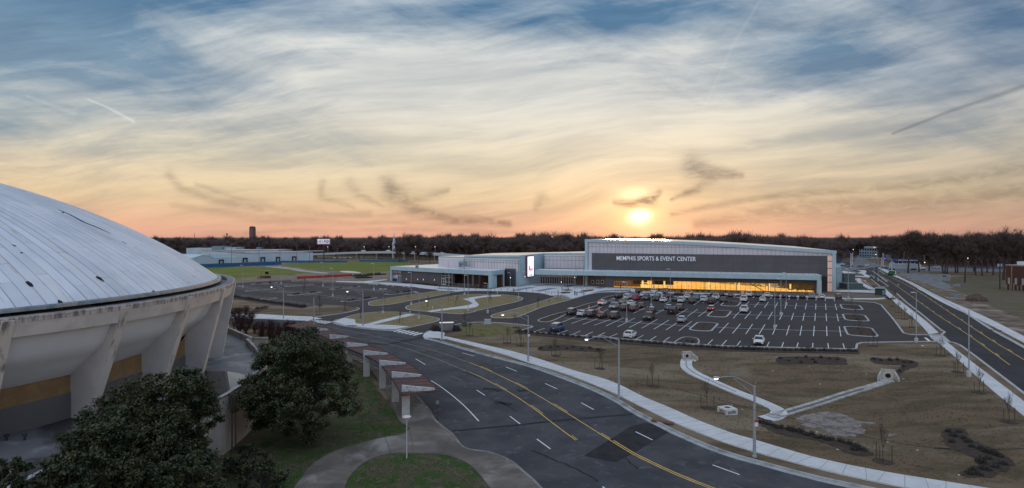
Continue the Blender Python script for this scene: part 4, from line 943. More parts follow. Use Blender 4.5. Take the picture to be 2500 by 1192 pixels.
for (bx_, by_), (tx, ty) in POSTS:
    base = g(bx_, by_); tip = g(tx, ty, RZ + .12); ax = Vector((tip.x - base.x, tip.y - base.y, 0)); L0 = ax.length; ax.normalize(); nn_ = Vector((-ax.y, ax.x, 0)) * .2
    mb = MB(); a = base - ax * .05; w1 = .95
    P_ = [a - nn_, a + ax * w1 - nn_, a + ax * w1 + nn_, a + nn_]; mb.hexa([tuple(p) for p in P_] + [(p.x, p.y, RZ - .2) for p in P_]); mb.build('post', M_WPOST, wk)
    mb = MB(); ht_ = 4.15
    P0 = [(a - nn_), (a + nn_)]
    b0, b1 = a - nn_, a + nn_; t0, t1 = Vector((tip.x, tip.y, 0)) - nn_, Vector((tip.x, tip.y, 0)) + nn_
    mb.hexa([(b0.x, b0.y, RZ - .2), (t0.x, t0.y, RZ + .04), (t1.x, t1.y, RZ + .04), (b1.x, b1.y, RZ - .2), (b0.x, b0.y, ht_), (t0.x, t0.y, RZ + .22), (t1.x, t1.y, RZ + .22), (b1.x, b1.y, ht_)]); mb.build('fin_beam', M_LICH, wk)
# ------------------------------------------------------------------ facade frames: s runs along the wall to the right, d is how far in front of it, z is up
class Face:
    def __init__(s, A, B_, off=0.):
        s.A = Vector((A[0], A[1], 0)); s.u = (Vector((B_[0], B_[1], 0)) - s.A).normalized(); s.n = Vector((s.u.y, -s.u.x, 0)); s.A = s.A + s.n * off
    def P(s, a, d, z): p = s.A + s.u * a + s.n * d; return Vector((p.x, p.y, z))
    def px(s, x, y, d=0.):
        """pixel -> (s, z) on the plane d in front"""
        A = s.A + s.n * d; k_ = (x - CXP) / FPX
        # A.x + u.x a = k (A.y + u.y a)
        a = (k_ * A.y - A.x) / (s.u.x - k_ * s.u.y); Y = A.y + s.u.y * a
        return a, H - (y - CYP) * Y / FPX
    def box(s, mb, s0, s1, d0, d1, z0, z1, z0b=None, z1b=None):
        z0b = z0 if z0b is None else z0b; z1b = z1 if z1b is None else z1b
        mb.hexa([s.P(s0, d1, z0), s.P(s1, d1, z0b), s.P(s1, d0, z0b), s.P(s0, d0, z0), s.P(s0, d1, z1), s.P(s1, d1, z1b), s.P(s1, d0, z1b), s.P(s0, d0, z1)])
GA, GB = g(1498, 702), g(1989, 715)
FG = Face(GA, GB)                 # glazed ground floor wall
FH = Face(GA, GB, -6.5)           # tall hall wall behind it
FC = 4.0                          # the canopy reaches this far in front of the glazing
hall = thing('event_hall', 'long event hall with sloping pale roof, dark lettered wall and yellow lit glazing', 'event hall', FH.P(50, 0, 0), 0, world=True)
M_ALU = mat('pale_blue_panel', (.34, .45, .49), .55, (.30, .41, .45), .3, spec=.45)
M_DARKW = mat('dark_grey_panel', (.085, .080, .082), .6, (.070, .068, .072), .12, spec=.4, thr=(.35, .65))
M_GREYW = mat('mid_grey_panel', (.115, .10, .095), .65, (.10, .09, .088), .3, spec=.4)
M_ROOFW = mat('white_roof_membrane', (.80, .78, .77), .20, (.74, .72, .71), .07, spec=.9)
M_PARAP = mat('parapet_cap', (.55, .60, .62), .45)
def trans_panel():
    m = mat('translucent_panel', (.52, .50, .53), .35, (.46, .45, .48), .25, spec=.6); T = NT(m.node_tree); b = T.n['Principled BSDF']
    return m
M_TRANS = trans_panel(); M_MULL = mat('panel_joint', (.13, .15, .17), .6)
def eave(s_): # height of the sloping roof edge along the hall
    return float(np.interp(s_, SX, SZ))
SX, SZ = [], []
for x, y in ((1428, 584.0), (1500, 585.6), (1600, 587.5), (1680, 590.2), (1750, 593.8), (1850, 599.5), (1950, 606), (2042, 612)):
    a, z = FH.px(x, y, .35); SX.append(a); SZ.append(z)
s0, s1 = SX[0], SX[-1]
# main wall body with sloping top, in short bays
mb = MB(); N_ = 24; ss = list(np.linspace(s0, s1, N_ + 1)); DEPTH = 118
for a, b_ in zip(ss, ss[1:]): mb.hexa([FH.P(a, 0, 0), FH.P(b_, 0, 0), FH.P(b_, -DEPTH, 0), FH.P(a, -DEPTH, 0), FH.P(a, 0, eave(a) - .5), FH.P(b_, 0, eave(b_) - .5), FH.P(b_, -DEPTH, eave(b_) - .5), FH.P(a, -DEPTH, eave(a) - .5)])
mb.build('wall', M_TRANS, hall)
mb = MB()
for a, b_ in zip(ss, ss[1:]): mb.hexa([FH.P(a, .15, eave(a) - .45), FH.P(b_, .15, eave(b_) - .45), FH.P(b_, -DEPTH, eave(b_) - .45), FH.P(a, -DEPTH, eave(a) - .45), FH.P(a, .15, eave(a) - .08), FH.P(b_, .15, eave(b_) - .08), FH.P(b_, -DEPTH, eave(b_) - .08), FH.P(a, -DEPTH, eave(a) - .08)])
mb.build('roof', M_ROOFW, hall)
mb = MB(); t0 = 1.3
for a, b_ in zip(ss, ss[1:]): mb.hexa([FH.P(a, .75, eave(a) - t0), FH.P(b_, .75, eave(b_) - t0), FH.P(b_, .1, eave(b_) - t0), FH.P(a, .1, eave(a) - t0), FH.P(a, .75, eave(a)), FH.P(b_, .75, eave(b_)), FH.P(b_, .1, eave(b_)), FH.P(a, .1, eave(a))])
mb.build('fascia', M_ALU, hall)
for x0, x1, yb in ((1428, 1434.5, 700), (2032, 2040.5, 713)):
    a, _ = FH.px(x0, yb, .7); b_, _ = FH.px(x1, yb, .7); mb = MB(); FH.box(mb, a, b_, .05, .72, 0, eave(a) - t0, 0, eave(b_) - t0); mb.build('corner_pier', M_ALU, hall)
# panel joints
mb = MB(); a0, _ = FH.px(1434, 620); a1, _ = FH.px(2032, 620)
x = a0 + .4; zt_, zb_ = FH.px(1500, 618)[1], FH.px(1500, 657)[1]
while x < a1:
    FH.box(mb, x, x + .09, 0, .05, 4.5, eave(x) - t0); x += 1.72
zj = FH.px(1500, 603.5)[1]; FH.box(mb, a0, FH.px(1800, 600)[0], 0, .05, zj, zj + .12)
for yy in (640, 658, 675, 693): z_ = FH.px(2025, yy)[1]; FH.box(mb, FH.px(2020, 650)[0], a1, .02, .1, z_, z_ + .2)
mb.build('panel_joint', M_MULL, hall)
def quadwall(face, name, m, corners, d0, d1, parent):
    """corners: four (px, py) tl, tr, br, bl seen on the plane d1"""
    q = [face.px(x, y, d1) for x, y in corners]; mb = MB(); (a, za), (b_, zb), (c, zc), (e, ze) = q
    mb.hexa([face.P(e, d1, ze), face.P(c, d1, zc), face.P(c, d0, zc), face.P(e, d0, ze), face.P(a, d1, za), face.P(b_, d1, zb), face.P(b_, d0, zb), face.P(a, d0, za)])
    return mb.build(name, m, parent)
a, zt1 = FH.px(1445, 618, .3); b_, zt2 = FH.px(2020, 625, .3)
mb = MB(); FH.box(mb, a, b_, .05, .3, 5.5, zt1, 0, zt2); FH.box(mb, FH.px(2003, 700, .3)[0], b_, .05, .3, 0, 6.2); mb.build('dark_wall', M_DARKW, hall)
mb = MB(); x = a + 2
while x < b_ - 1: FH.box(mb, x, x + .06, .3, .32, 5.5, zt2 + (zt1 - zt2) * (1 - (x - a) / (b_ - a)) - .1); x += 4.1
for q in (8.6, 11.2): FH.box(mb, a, b_, .3, .325, q, q + .06)
mb.build('wall_joint', mat('joint_dark', (.035, .034, .036), .7), hall)
# warm lit translucent strip at the right end
a, _ = FH.px(2021, 650, .2); b_, _ = FH.px(2031.5, 650, .2)
mb = MB(); FH.box(mb, a, b_, .03, .12, 0, eave(b_) - 2.4); mb.build('lit_panel_strip', mat('lit_translucent', (.55, .42, .38), .5, emit=(1, .55, .42), estr=.22), hall)
mb = MB(); FH.box(mb, a - .05, b_ + .05, .1, .16, 0, .1)
for yy in (639, 656.5, 673, 690): z_ = FH.px(2026, yy, .2)[1]; FH.box(mb, a - .05, b_ + .05, .1, .18, z_, z_ + .28)
FH.box(mb, (a + b_) / 2 - .05, (a + b_) / 2 + .05, .1, .15, 0, eave(b_) - 2.4); mb.build('strip_frame', M_MULL, hall)
# canopy roof and long pale band
cz0, cz1 = 5.2, 7.15
s_l, _ = FG.px(1306, 660, FC); s_r, _ = FG.px(2006, 680, FC)
mb = MB(); FG.box(mb, s_l, s_r, -7.5, FC - .1, cz1 - .12, cz1); mb.build('canopy_roof', mat('canopy_membrane', (.76, .79, .80), .3, (.68, .72, .74), .3), hall)
mb = MB(); FG.box(mb, s_l, s_r, FC - .5, FC, cz0, cz1 + .08); FG.box(mb, s_l, s_r, -6.2, FC - .5, cz0 + .1, cz0 + .5)
FG.box(mb, s_r - .5, s_r, -6, FC, cz0, cz1 + .08); FG.box(mb, s_r - 1.5, s_r, FC - 2.4, FC, 0, cz0); mb.build('canopy_band', M_ALU, hall)
mb = MB(); a, _ = FG.px(1480, 660, FC); 
FG.box(mb, s_l + 7, s_r, FC - .02, FC + .02, cz1 - .12, cz1 + .05); mb.build('band_trim', M_PARAP, hall)
for i in range(46):
    mb = MB(); s_ = s_l + 18 + i * 2.15 + random.uniform(-.4, .4); mb.box(FG.P(s_, FC - 1.6 + random.uniform(-.5, .5), cz1 + .06), (.22, .22, .14)); mb.build('roof_drain', mat('drain_black', (.02, .02, .02), .7), hall); 
# ground floor grey wall with the long window opening
gz = 3.35; zl = 0.05
w0, _ = FG.px(1479, 690); o0, _ = FG.px(1497.7, 690); o1, _ = FG.px(1988.7, 700); w1 = s_r - .3
mb = MB(); FG.box(mb, w0, w1, -.4, 0, gz, cz0 + .3); FG.box(mb, w0, o0, -.4, 0, 0, gz); FG.box(mb, o1, w1, -.4, 0, 0, gz); FG.box(mb, w1 - .4, w1, -6.4, 0, 0, cz0 + .3); mb.build('grey_wall', M_GREYW, hall)
# lit lobby behind the glass: floor, back wall, ceiling
ID = -6.2
M_LIT = mat('lit_yellow_wall', (.55, .30, .03), .7, emit=(1, .46, .025), estr=.72)
T = NT(M_LIT.node_tree); b = T.n['Principled BSDF']; nv = T.noise(T.v('MULTIPLY', T.node('ShaderNodeTexCoord').outputs['Object'], (1, 1, 3.)), .55, 4, .6); T.put(b.inputs['Emission Color'], T.mix(T.mr(nv, .38, .62), (1, .50, .08), (1, .68, .22)))
mb = MB(); a = FG.px(1560, 690)[0]
mb.poly([FG.P(a, ID, 0), FG.P(o1 + 1, ID, 0), FG.P(o1 + 1, ID, gz + .6), FG.P(a, ID, gz + .6)]); mb.build('lobby_back_wall', M_LIT, hall)
mb = MB(); mb.poly([FG.P(o0 - .5, ID, 0), FG.P(a, ID, 0), FG.P(a, ID, gz + .6), FG.P(o0 - .5, ID, gz + .6)]); mb.build('lobby_dark_wall', mat('lobby_brown', (.10, .06, .04), .8, emit=(.5, .24, .08), estr=.10), hall)
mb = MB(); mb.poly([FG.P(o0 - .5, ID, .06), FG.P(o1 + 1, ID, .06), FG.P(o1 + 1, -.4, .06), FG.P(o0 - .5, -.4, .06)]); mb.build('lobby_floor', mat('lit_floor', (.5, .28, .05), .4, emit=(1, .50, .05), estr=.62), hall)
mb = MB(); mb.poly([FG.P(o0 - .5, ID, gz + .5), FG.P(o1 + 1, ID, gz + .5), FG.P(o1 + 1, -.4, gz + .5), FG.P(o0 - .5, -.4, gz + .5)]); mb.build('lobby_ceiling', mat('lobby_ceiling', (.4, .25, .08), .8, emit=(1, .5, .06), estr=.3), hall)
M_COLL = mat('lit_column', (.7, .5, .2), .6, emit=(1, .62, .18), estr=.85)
for x in (1569, 1622, 1675, 1731, 1791, 1876 - 80, 1805, 1878, 1930):
    if x == 1791: continue
    a, _ = FG.px(x, 690, -3); mb = MB(); FG.box(mb, a - .35, a + .35, -3.3, -2.7, .06, gz + .5); mb.build('lobby_column', M_COLL, hall)
for (xa, ya, xb, yb, dk) in ((1735, 702, 1754, 692, 0), (1832, 693, 1866, 711, 1), (1857, 694, 1884, 704, 0)):
    p = FG.px(xa, ya, -2.2); q = FG.px(xb, yb, -2.2); mb = MB(); mb.tube([FG.P(p[0], -2.2, p[1]), FG.P(q[0], -2.2, q[1])], .16, 6); mb.build('lobby_brace', mat('dark_brace', (.06, .045, .03), .7) if dk else M_COLL, hall)
for x, w_ in ((1546, 6), (1592, 9), (1600, 4)):
    a, _ = FG.px(x, 690, ID + .1); mb = MB(); FG.box(mb, a, a + w_, ID + .02, ID + .15, 1.2, gz + .4); mb.build('lobby_opening', mat('dark_opening', (.025, .02, .018), .7), hall)
a, _ = FG.px(1565, 690, -3); mb = MB(); FG.box(mb, a, a + 4, -4.5, -3.4, .9, 1.1); FG.box(mb, a, a + 4, -4.4, -4.3, .06, .9); FG.box(mb, a, a + 4, -4.5, -3.4, 1.9, 2.1); mb.build('front_desk', M_COLL, hall)
a, _ = FG.px(1925, 705, -2); 
for k_ in range(4):
    mb = MB(); FG.box(mb, a + k_ * 2.9, a + k_ * 2.9 + 2.1, -3.5, -2.5, .7, 1.1); FG.box(mb, a + .5 + k_ * 2.9, a + k_ * 2.9 + .8, -3.2, -2.9, .06, .7); mb.build('lobby_machine', mat('machine_black', (.02, .02, .02), .5), hall)
mb = MB(); x = o0
while x < o1:
    mb.box(FG.P(x, -.12, gz / 2), (.13, .1, gz), Matrix.Rotation(math.atan2(FG.u.y, FG.u.x), 3, 'Z')); x += 1.9
FG.box(mb, o0, o1, -.16, -.06, .02, .14); FG.box(mb, o0, o1, -.16, -.06, gz - .1, gz); FG.box(mb, o0, o1, -.15, -.08, .95, 1.0)
mb.build('window_frame', mat('mullion', (.10, .09, .07), .5), hall)
for x in (1582, 1626 - 2, 1681, 1750 - 20, 1759.5, 1855, 1866 - 24):
    pass
a, _ = FG.px(1750, 700, .3)
for x in (1596, 1719, 1798, 1876): 
    a, _ = FG.px(x, 690, .4); mb = MB(); FG.box(mb, a - .14, a + .14, .1, .4, 0, cz0); mb.build('canopy_post', mat('post_grey', (.15, .15, .15), .6), hall)
gm = bpy.data.materials.new('clear_glass'); gm.use_nodes = True; T = NT(gm.node_tree); b = T.n['Principled BSDF']; T.n.remove(b)
tr = T.node('ShaderNodeBsdfTransparent'); gl = T.node('ShaderNodeBsdfGlossy'); gl.inputs['Roughness'].default_value = .05; mx = T.node('ShaderNodeMixShader'); fr = T.node('ShaderNodeFresnel'); fr.inputs[0].default_value = 1.35
T.l.new(fr.outputs[0], mx.inputs[0]); T.l.new(tr.outputs[0], mx.inputs[1]); T.l.new(gl.outputs[0], mx.inputs[2]); T.l.new(mx.outputs[0], T.n['Material Output'].inputs[0])
mb = MB(); mb.poly([FG.P(o0, -.1, .02), FG.P(o1, -.1, .02), FG.P(o1, -.1, gz), FG.P(o0, -.1, gz)]); mb.build('window_glass', gm, hall)
# entrance doors at the left end of the glazing
mb = MB()
for x in np.linspace(1500, 1538, 7):
    a, _ = FG.px(x, 700, .03); FG.box(mb, a - .06, a + .06, -.05, .06, 0, 2.6)
a, _ = FG.px(1500, 700); b_, _ = FG.px(1538, 700); FG.box(mb, a, b_, -.05, .07, 2.5, 2.65); mb.build('door_frame', mat('silver_frame', (.45, .42, .38), .4), hall)
# letters
def text_obj(txt, name, m, origin, ux, nrm, width, height, parent, depth=.08, bold=.012, lift=.02):
    cu = bpy.data.curves.new('t', 'FONT'); cu.body = txt; cu.extrude = .001; cu.offset = bold; cu.resolution_u = 3
    to = bpy.data.objects.new('t', cu); COL.objects.link(to); dg = bpy.context.evaluated_depsgraph_get(); me_ = bpy.data.meshes.new_from_object(to.evaluated_get(dg)); bpy.data.objects.remove(to)
    xs_ = [v.co.x for v in me_.vertices]; ys_ = [v.co.y for v in me_.vertices]; x0, x1, y0, y1 = min(xs_), max(xs_), min(ys_), max(ys_)
    loc = Vector(parent.location) if parent is not None and parent.get('_w') else Vector((0, 0, 0))
    for v in me_.vertices:
        p = Vector(origin) + Vector(ux) * ((v.co.x - x0) / (x1 - x0) * width) + Vector((0, 0, (v.co.y - y0) / (y1 - y0) * height)) + Vector(nrm) * (lift + (depth if v.co.z > 0 else 0))
        v.co = p - loc
    me_.materials.clear(); me_.materials.append(m); me_.name = name; o = bpy.data.objects.new(name, me_); COL.objects.link(o)
    if parent is not None: o.parent = parent
    return o
p = FH.px(1505.5, 637, .45); q = FH.px(1699, 637, .45); zt_ = FH.px(1600, 626.3, .45)[1]; zb_ = FH.px(1600, 636.8, .45)[1]
text_obj('MEMPHIS SPORTS & EVENT CENTER', 'sign_lettering', mat('letter_white', (.62, .65, .70), .5, emit=(.8, .86, 1), estr=.14), FH.P(p[0], .3, zb_), FH.u, FH.n, q[0] - p[0], zt_ - zb_, hall, .25, .002)  # faint glow put into the letters so they read brighter

# ------------------------------------------------------------------ entry wing between hall and tower block
e0, e1 = g(1322, 693), g(1415, 695)
FE = Face(e0, e1, -2.0); wing = thing('entry_wing', 'entry wing with pale panels, canopied doors and screen tower left of the hall', 'building wing', FE.P(8, 0, 0), 0, world=True)
TWc = g(1268.5, 700)              # corner of the screen tower
tw2 = gd(1328, 640, 283.); LW = Vector((-51.3, 42, 0)).normalized()
FT = Face(TWc, tw2)               # angled tower face
FL = Face(TWc + LW * 52, TWc)     # left wall, runs from far left to the tower corner
lenT = (Vector((tw2.x, tw2.y, 0)) - TWc).length
WZ = 13.7
cor = [FL.P(18.6 - .0, 0, 0), FL.P(52, 0, 0), FT.P(lenT, 0, 0), FE.P(FE.px(1428, 660)[0], 0, 0), FE.P(FE.px(1428, 660)[0] + 4, -42, 0), FL.P(40, -40, 0), FL.P(10, -30, 0)]
def wz(p):  # roof plane: rises towards the hall
    return 12.9 + 1.5 * min(1, max(0, (p.x + 25) / 55))
mb = MB(); n = len(cor)
for i in range(n):
    a, b_ = cor[i], cor[(i + 1) % n]; mb.poly([(a.x, a.y, 0), (b_.x, b_.y, 0), (b_.x, b_.y, wz(b_)), (a.x, a.y, wz(a))])
mb.build('wall', M_ALU, wing)
mb = MB(); i0 = len(mb.v); mb.v += [(p.x, p.y, wz(p) + .05) for p in cor]
for tri in tessellate_polygon([[Vector((p.x, p.y, 0)) for p in cor]]): mb.f.append(tuple(i0 + q for q in tri)); mb.mi.append(0)
mb.build('roof', M_ROOFW, wing)
# second lower stretch at far left
cor2 = [FL.P(0, -.6, 0), FL.P(18.6, -.6, 0), FL.P(18.6, -22, 0), FL.P(0, -22, 0)]
mb = MB(); mb.prism([tuple(p)[:2] for p in cor2], 0, 12.2); mb.build('back_wing_wall', M_ALU, wing); mb = MB(); mb.flat([tuple(p)[:2] for p in cor2], 12.25); mb.build('back_roof', M_ROOFW, wing)
def panelwall(face, a, b_, z0, z1, step, parent, d=.12, zj=None):
    mb = MB(); face.box(mb, a, b_, .02, d, z0, z1); mb.build('panel_wall', M_TRANS, parent)
    mb = MB(); x = a + .5
    while x < b_: face.box(mb, x, x + .08, d - .02, d + .05, z0, z1); x += step
    if zj: face.box(mb, a, b_, d - .02, d + .05, zj, zj + .14)
    mb.build('panel_joint', M_MULL, parent)
    mb = MB(); face.box(mb, a - .3, b_ + .2, .02, d + .35, z1, z1 + .35); mb.build('trim', M_PARAP, parent)
zq = lambda x, y, F_=FL: F_.px(x, y)[1]
panelwall(FL, 19.4, FL.px(1266, 640)[0], 6.5, zq(1200, 633) - .1, 1.75, wing, zj=zq(1200, 641))
panelwall(FL, 1.2, 17.8, 6.5, 11.3, 1.75, wing, d=-.45)
panelwall(FE, FE.px(1330, 640)[0], FE.px(1427, 640)[0], 7.2, zq(1380, 625, FE), 1.75, wing, zj=zq(1380, 636, FE))
# fascia strip above the panels
mb = MB(); FL.box(mb, 18.6, 52, .0, .5, 12.3, 12.95, 12.9, 13.45); mb.build('fascia', M_ALU, wing)
# dark block next to the restaurant
a, _ = FL.px(1233.5, 690, .4); b_, _ = FL.px(1258, 690, .4); mb = MB(); FL.box(mb, a, b_, .05, .6, 0, zq(1245, 656)); mb.build('dark_wall', mat('charcoal_panel', (.06, .06, .068), .6), wing)
# video screen on the tower
a, z1_ = FT.px(1286, 627, .5); b_, _ = FT.px(1300.5, 627, .5); z0_ = FT.px(1293, 674.5, .5)[1]
FS = Face(FT.P(a, .9, 0), FT.P(b_, .9, 0))
scr = thing('video_screen', 'tall bright white video screen with pink emblem fixed to the entry tower', 'video screen', FS.P(0, 0, z0_), 0, world=True)
sw = (FT.P(b_, 0, 0) - FT.P(a, 0, 0)).length
mb = MB(); FS.box(mb, -.35, sw + .25, -.85, .05, z0_ - .3, z1_ + .3); mb.build('housing', mat('plum_housing', (.16, .06, .09), .5), scr)
mb = MB(); mb.poly([FS.P(0, .08, z0_), FS.P(sw, .08, z0_), FS.P(sw, .08, z1_), FS.P(0, .08, z1_)]); mb.build('screen', mat('screen_white', (.8, .8, .8), .4, emit=(1, .93, .98), estr=1.25), scr)
HS = z1_ - z0_; M_PINK = mat('screen_pink', (.6, .05, .15), .4, emit=(.75, .06, .20), estr=1); M_PURP = mat('screen_purple', (.3, .05, .2), .4, emit=(.42, .05, .26), estr=1); M_NAVY = mat('screen_navy', (.03, .05, .3), .4, emit=(.05, .10, .45), estr=1)
def fr_(mb, pts): mb.poly([FS.P(x * sw, .11, z0_ + y * HS) for x, y in pts])
mb = MB(); fr_(mb, [(.14, .745), (.86, .745), (.86, .77), (.14, .77)]); fr_(mb, [(.14, .5), (.20, .5), (.20, .745), (.14, .745)]); fr_(mb, [(.80, .38), (.86, .38), (.86, .745), (.80, .745)]); mb.build('emblem', M_PURP, scr)
mb = MB(); fr_(mb, [(.14, .38), (.42, .38), (.42, .52), (.14, .52)]); fr_(mb, [(.14, .33), (.86, .33), (.86, .39), (.14, .39)]); fr_(mb, [(.14, .33), (.30, .33), (.52, .285), (.50, .25)]); fr_(mb, [(.70, .33), (.86, .33), (.50, .25), (.50, .285)]); fr_(mb, [(.40, .33), (.50, .29), (.60, .33)]); mb.build('emblem', M_PINK, scr)
mb = MB()
fr_(mb, [(.10, .025), (.90, .025), (.90, .035), (.10, .035)])
for x, w_, h_ in ((.12, .06, .03), (.22, .05, .05), (.32, .08, .07), (.44, .06, .05), (.52, .10, .09), (.62, .05, .12), (.70, .06, .05), (.80, .07, .035)): fr_(mb, [(x, .03), (x + w_, .03), (x + w_, .03 + h_), (x, .03 + h_)])
mb.build('skyline', M_NAVY, scr)
# entrance doors
mb = MB(); a, _ = FE.px(1308, 690, .4); b_, _ = FE.px(1413, 690, .4)
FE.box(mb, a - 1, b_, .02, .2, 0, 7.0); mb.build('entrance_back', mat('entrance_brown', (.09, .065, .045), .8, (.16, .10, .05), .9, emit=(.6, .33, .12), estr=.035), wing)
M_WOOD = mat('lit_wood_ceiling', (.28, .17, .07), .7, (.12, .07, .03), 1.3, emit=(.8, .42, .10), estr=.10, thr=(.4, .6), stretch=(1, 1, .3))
mb = MB(); FE.box(mb, a - 1, b_, .22, .32, 3.6, 5.8); mb.build('wood_band', M_WOOD, wing)
for i in range(17):
    s_ = a + 2.2 + i * (b_ - a - 2.6) / 16
    if i < 16:
        mb = MB(); FE.box(mb, s_ + .12, s_ + (b_ - a - 2.6) / 16 - .02, .22, .28, .05, 3.0); mb.build('door', mat('door_glass', (.02, .022, .026), .15, spec=.7), wing)
mb = MB()
for i in range(17):
    s_ = a + 2.2 + i * (b_ - a - 2.6) / 16; FE.box(mb, s_ - .11, s_ + .11, .2, .42, 0, 3.45)
FE.box(mb, a + 2, b_, .2, .42, 3.2, 3.45); mb.build('door_frame', mat('silver_frame', (.45, .42, .38), .4), wing)
# ticket wall
FK = Face(FE.P(FE.px(1413, 690)[0], 3, 0), FG.P(w0, 0, 0)); LK = (FG.P(w0, 0, 0) - FK.A).length
tk, _ = FK.px(1403, 690); mb = MB(); FK.box(mb, -.6, LK, -.8, 0, 0, 5.6); mb.build('ticket_wall', mat('taupe_brick', (.14, .10, .08), .85, (.11, .08, .065), 1.5), wing)
for x in (1447, 1459.5, 1471):
    a, z_ = FK.px(x, 688.5); mb = MB(); FK.box(mb, a - .85, a + .85, 0, .12, z_ - .85, z_ + .85); f_ = mb.build('ticket_window', mat('silver_frame', (.45, .42, .38), .4), wing)
    m2 = MB(); FK.box(m2, a - .6, a + .6, .1, .15, z_ - .6, z_ + .6); pn = m2.build('pane', mat('dark_pane', (.015, .015, .018), .2), f_, loc=None)
    pn.data.transform(Matrix.Translation(-Vector(wing.location)))
a, z_ = FK.px(1450, 675.5); b2, _ = FK.px(1474, 675.5); text_obj('TICKETING', 'lettering', mat('dull_letters', (.30, .26, .24), .6), FK.P(a, 0, z_), FK.u, FK.n, b2 - a, .75, wing, .05, .0, .02)

# ------------------------------------------------------------------ restaurant wing
RA, RB, RC = g(953, 686.8), g(1199, 705), g(1231.6, 699.4)
FR = Face(RA, RB); LR = (Vector((RB.x, RB.y, 0)) - FR.A).length; FR2 = Face(RB, RC); LR2 = (RC - RB).length
rest = thing('low_wing', 'low grey wing with pale blue frame and painted wall at its left end', 'building wing', FR.P(30, -5, 0), 0, world=True)
rz = 7.4; bk0 = g(1070, 644.6, rz); bk0 = Vector((bk0.x, bk0.y, 0))
foot = [FR.A, RB, RC, FL.P(FL.px(1234, 690)[0], .3, 0), FL.P(19, .2, 0), bk0]
mb = MB(); mb.flat([tuple(p)[:2] for p in foot], rz - .1); mb.build('roof', M_ROOFW, rest)
mb = MB(); FR.box(mb, 0, LR, -.8, 0, 5.55, rz); FR2.box(mb, 0, LR2, -.8, 0, 5.55, rz); FR.box(mb, 0, .9, -.8, 0, 0, 5.55); FR.box(mb, LR - 1.5, LR, -1.5, 0, 0, 5.55); FR2.box(mb, .05, LR2 * .42, -1.2, 0, 0, 5.55); FR2.box(mb, LR2 * .80, LR2, -1.2, 0, 0, 5.55)
a = foot[5]; b_ = foot[0]; FW = Face(a, b_); FW.box(mb, 0, (b_ - a).length, -.6, 0, 0, rz); mb.build('frame', M_ALU, rest)
sx = lambda x: FR.px(x, 690, -1)[0]
for p_ in ((1104, 1107), (1154, 1158)): mb = MB(); FR.box(mb, sx(p_[0]), sx(p_[1]), -1.9, -.6, 0, 5.6); mb.build('pillar', M_GREYW, rest)
mb = MB(); FR.box(mb, 1, sx(1077), -1.6, -1, 0, 5.6); mb.build('wall', mat('warm_grey_wall', (.085, .078, .080), .75, (.07, .066, .068), .4), rest)
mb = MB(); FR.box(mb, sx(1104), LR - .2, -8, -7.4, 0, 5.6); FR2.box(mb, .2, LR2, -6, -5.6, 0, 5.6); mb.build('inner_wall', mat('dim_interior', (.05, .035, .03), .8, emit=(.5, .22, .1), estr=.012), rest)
mb = MB(); FR.box(mb, 1, LR - .2, -8, -.2, 5.5, 5.56); mb.build('soffit', M_GREYW, rest)
mb = MB(); FR.box(mb, sx(1077), sx(1104), -1.45, -1.35, 0, 5.6); mb.build('window', mat('dim_glass', (.02, .016, .015), .15, spec=.7), rest)
mb = MB()
for x in (1077.2, 1086, 1096, 1103.5): FR.box(mb, sx(x) - .08, sx(x) + .08, -1.4, -1.2, 0, 5.6)
for z_ in (3.4, 1.3, 4.3): FR.box(mb, sx(1077), sx(1104), -1.4, -1.25, z_, z_ + .16)
mb.build('window_frame', mat('silver_frame', (.45, .42, .38), .4), rest)
mb = MB(); a = sx(1077.6)
for k_ in (0, 1.35): FR.box(mb, a + k_, a + k_ + .18, -1.25, -1.05, 0, 2.9)
FR.box(mb, a + 2.7, a + 2.88, -1.25, -1.05, 0, 2.9); FR.box(mb, a, a + 2.88, -1.25, -1.05, 2.75, 2.95); FR.box(mb, a, a + 2.88, -1.25, -1.05, 0, .25); mb.build('door_frame', mat('white_frame', (.6, .63, .64), .5), rest)
for x in (992.5, 1020, 1034, 1061):
    a, z_ = FR.px(x, 681.5 + (x - 992) * .03, -1); mb = MB(); FR.box(mb, a - .14, a + .14, -1, -.8, z_ - .35, z_ + .35); mb.build('wall_light', mat('wall_light', (.7, .7, .7), .5, emit=(.9, .92, 1), estr=.25), rest)
mb = MB()
s_ = sx(1108)
while s_ < LR - 1.5:
    FR.box(mb, s_, s_ + .05, -.35, -.3, 0, 1.15); s_ += .35
FR.box(mb, sx(1108), LR - 1.5, -.38, -.28, 1.1, 1.18); mb.build('railing', mat('rail_grey', (.20, .19, .18), .6), rest)
for k_ in range(9):
    a = sx(1112 + k_ * 9.5) + random.uniform(-.3, .3); tb = thing('patio_table', 'white patio table behind the railing of the low wing', 'patio table', FR.P(a, -2.4 - random.random(), 0), 0, 'white tables on the covered patio')
    mb = MB(); mb.lathe((0, 0, .7), [(.6, 0), (.6, .05)], 10); mb.build('table_top', mat('table_white', (.55, .54, .52), .6), tb); mb = MB(); mb.lathe((0, 0, 0), [(.28, 0), (.06, .06), (.06, .7)], 8); mb.build('pedestal', mat('table_white', (.55, .54, .52), .6), tb)
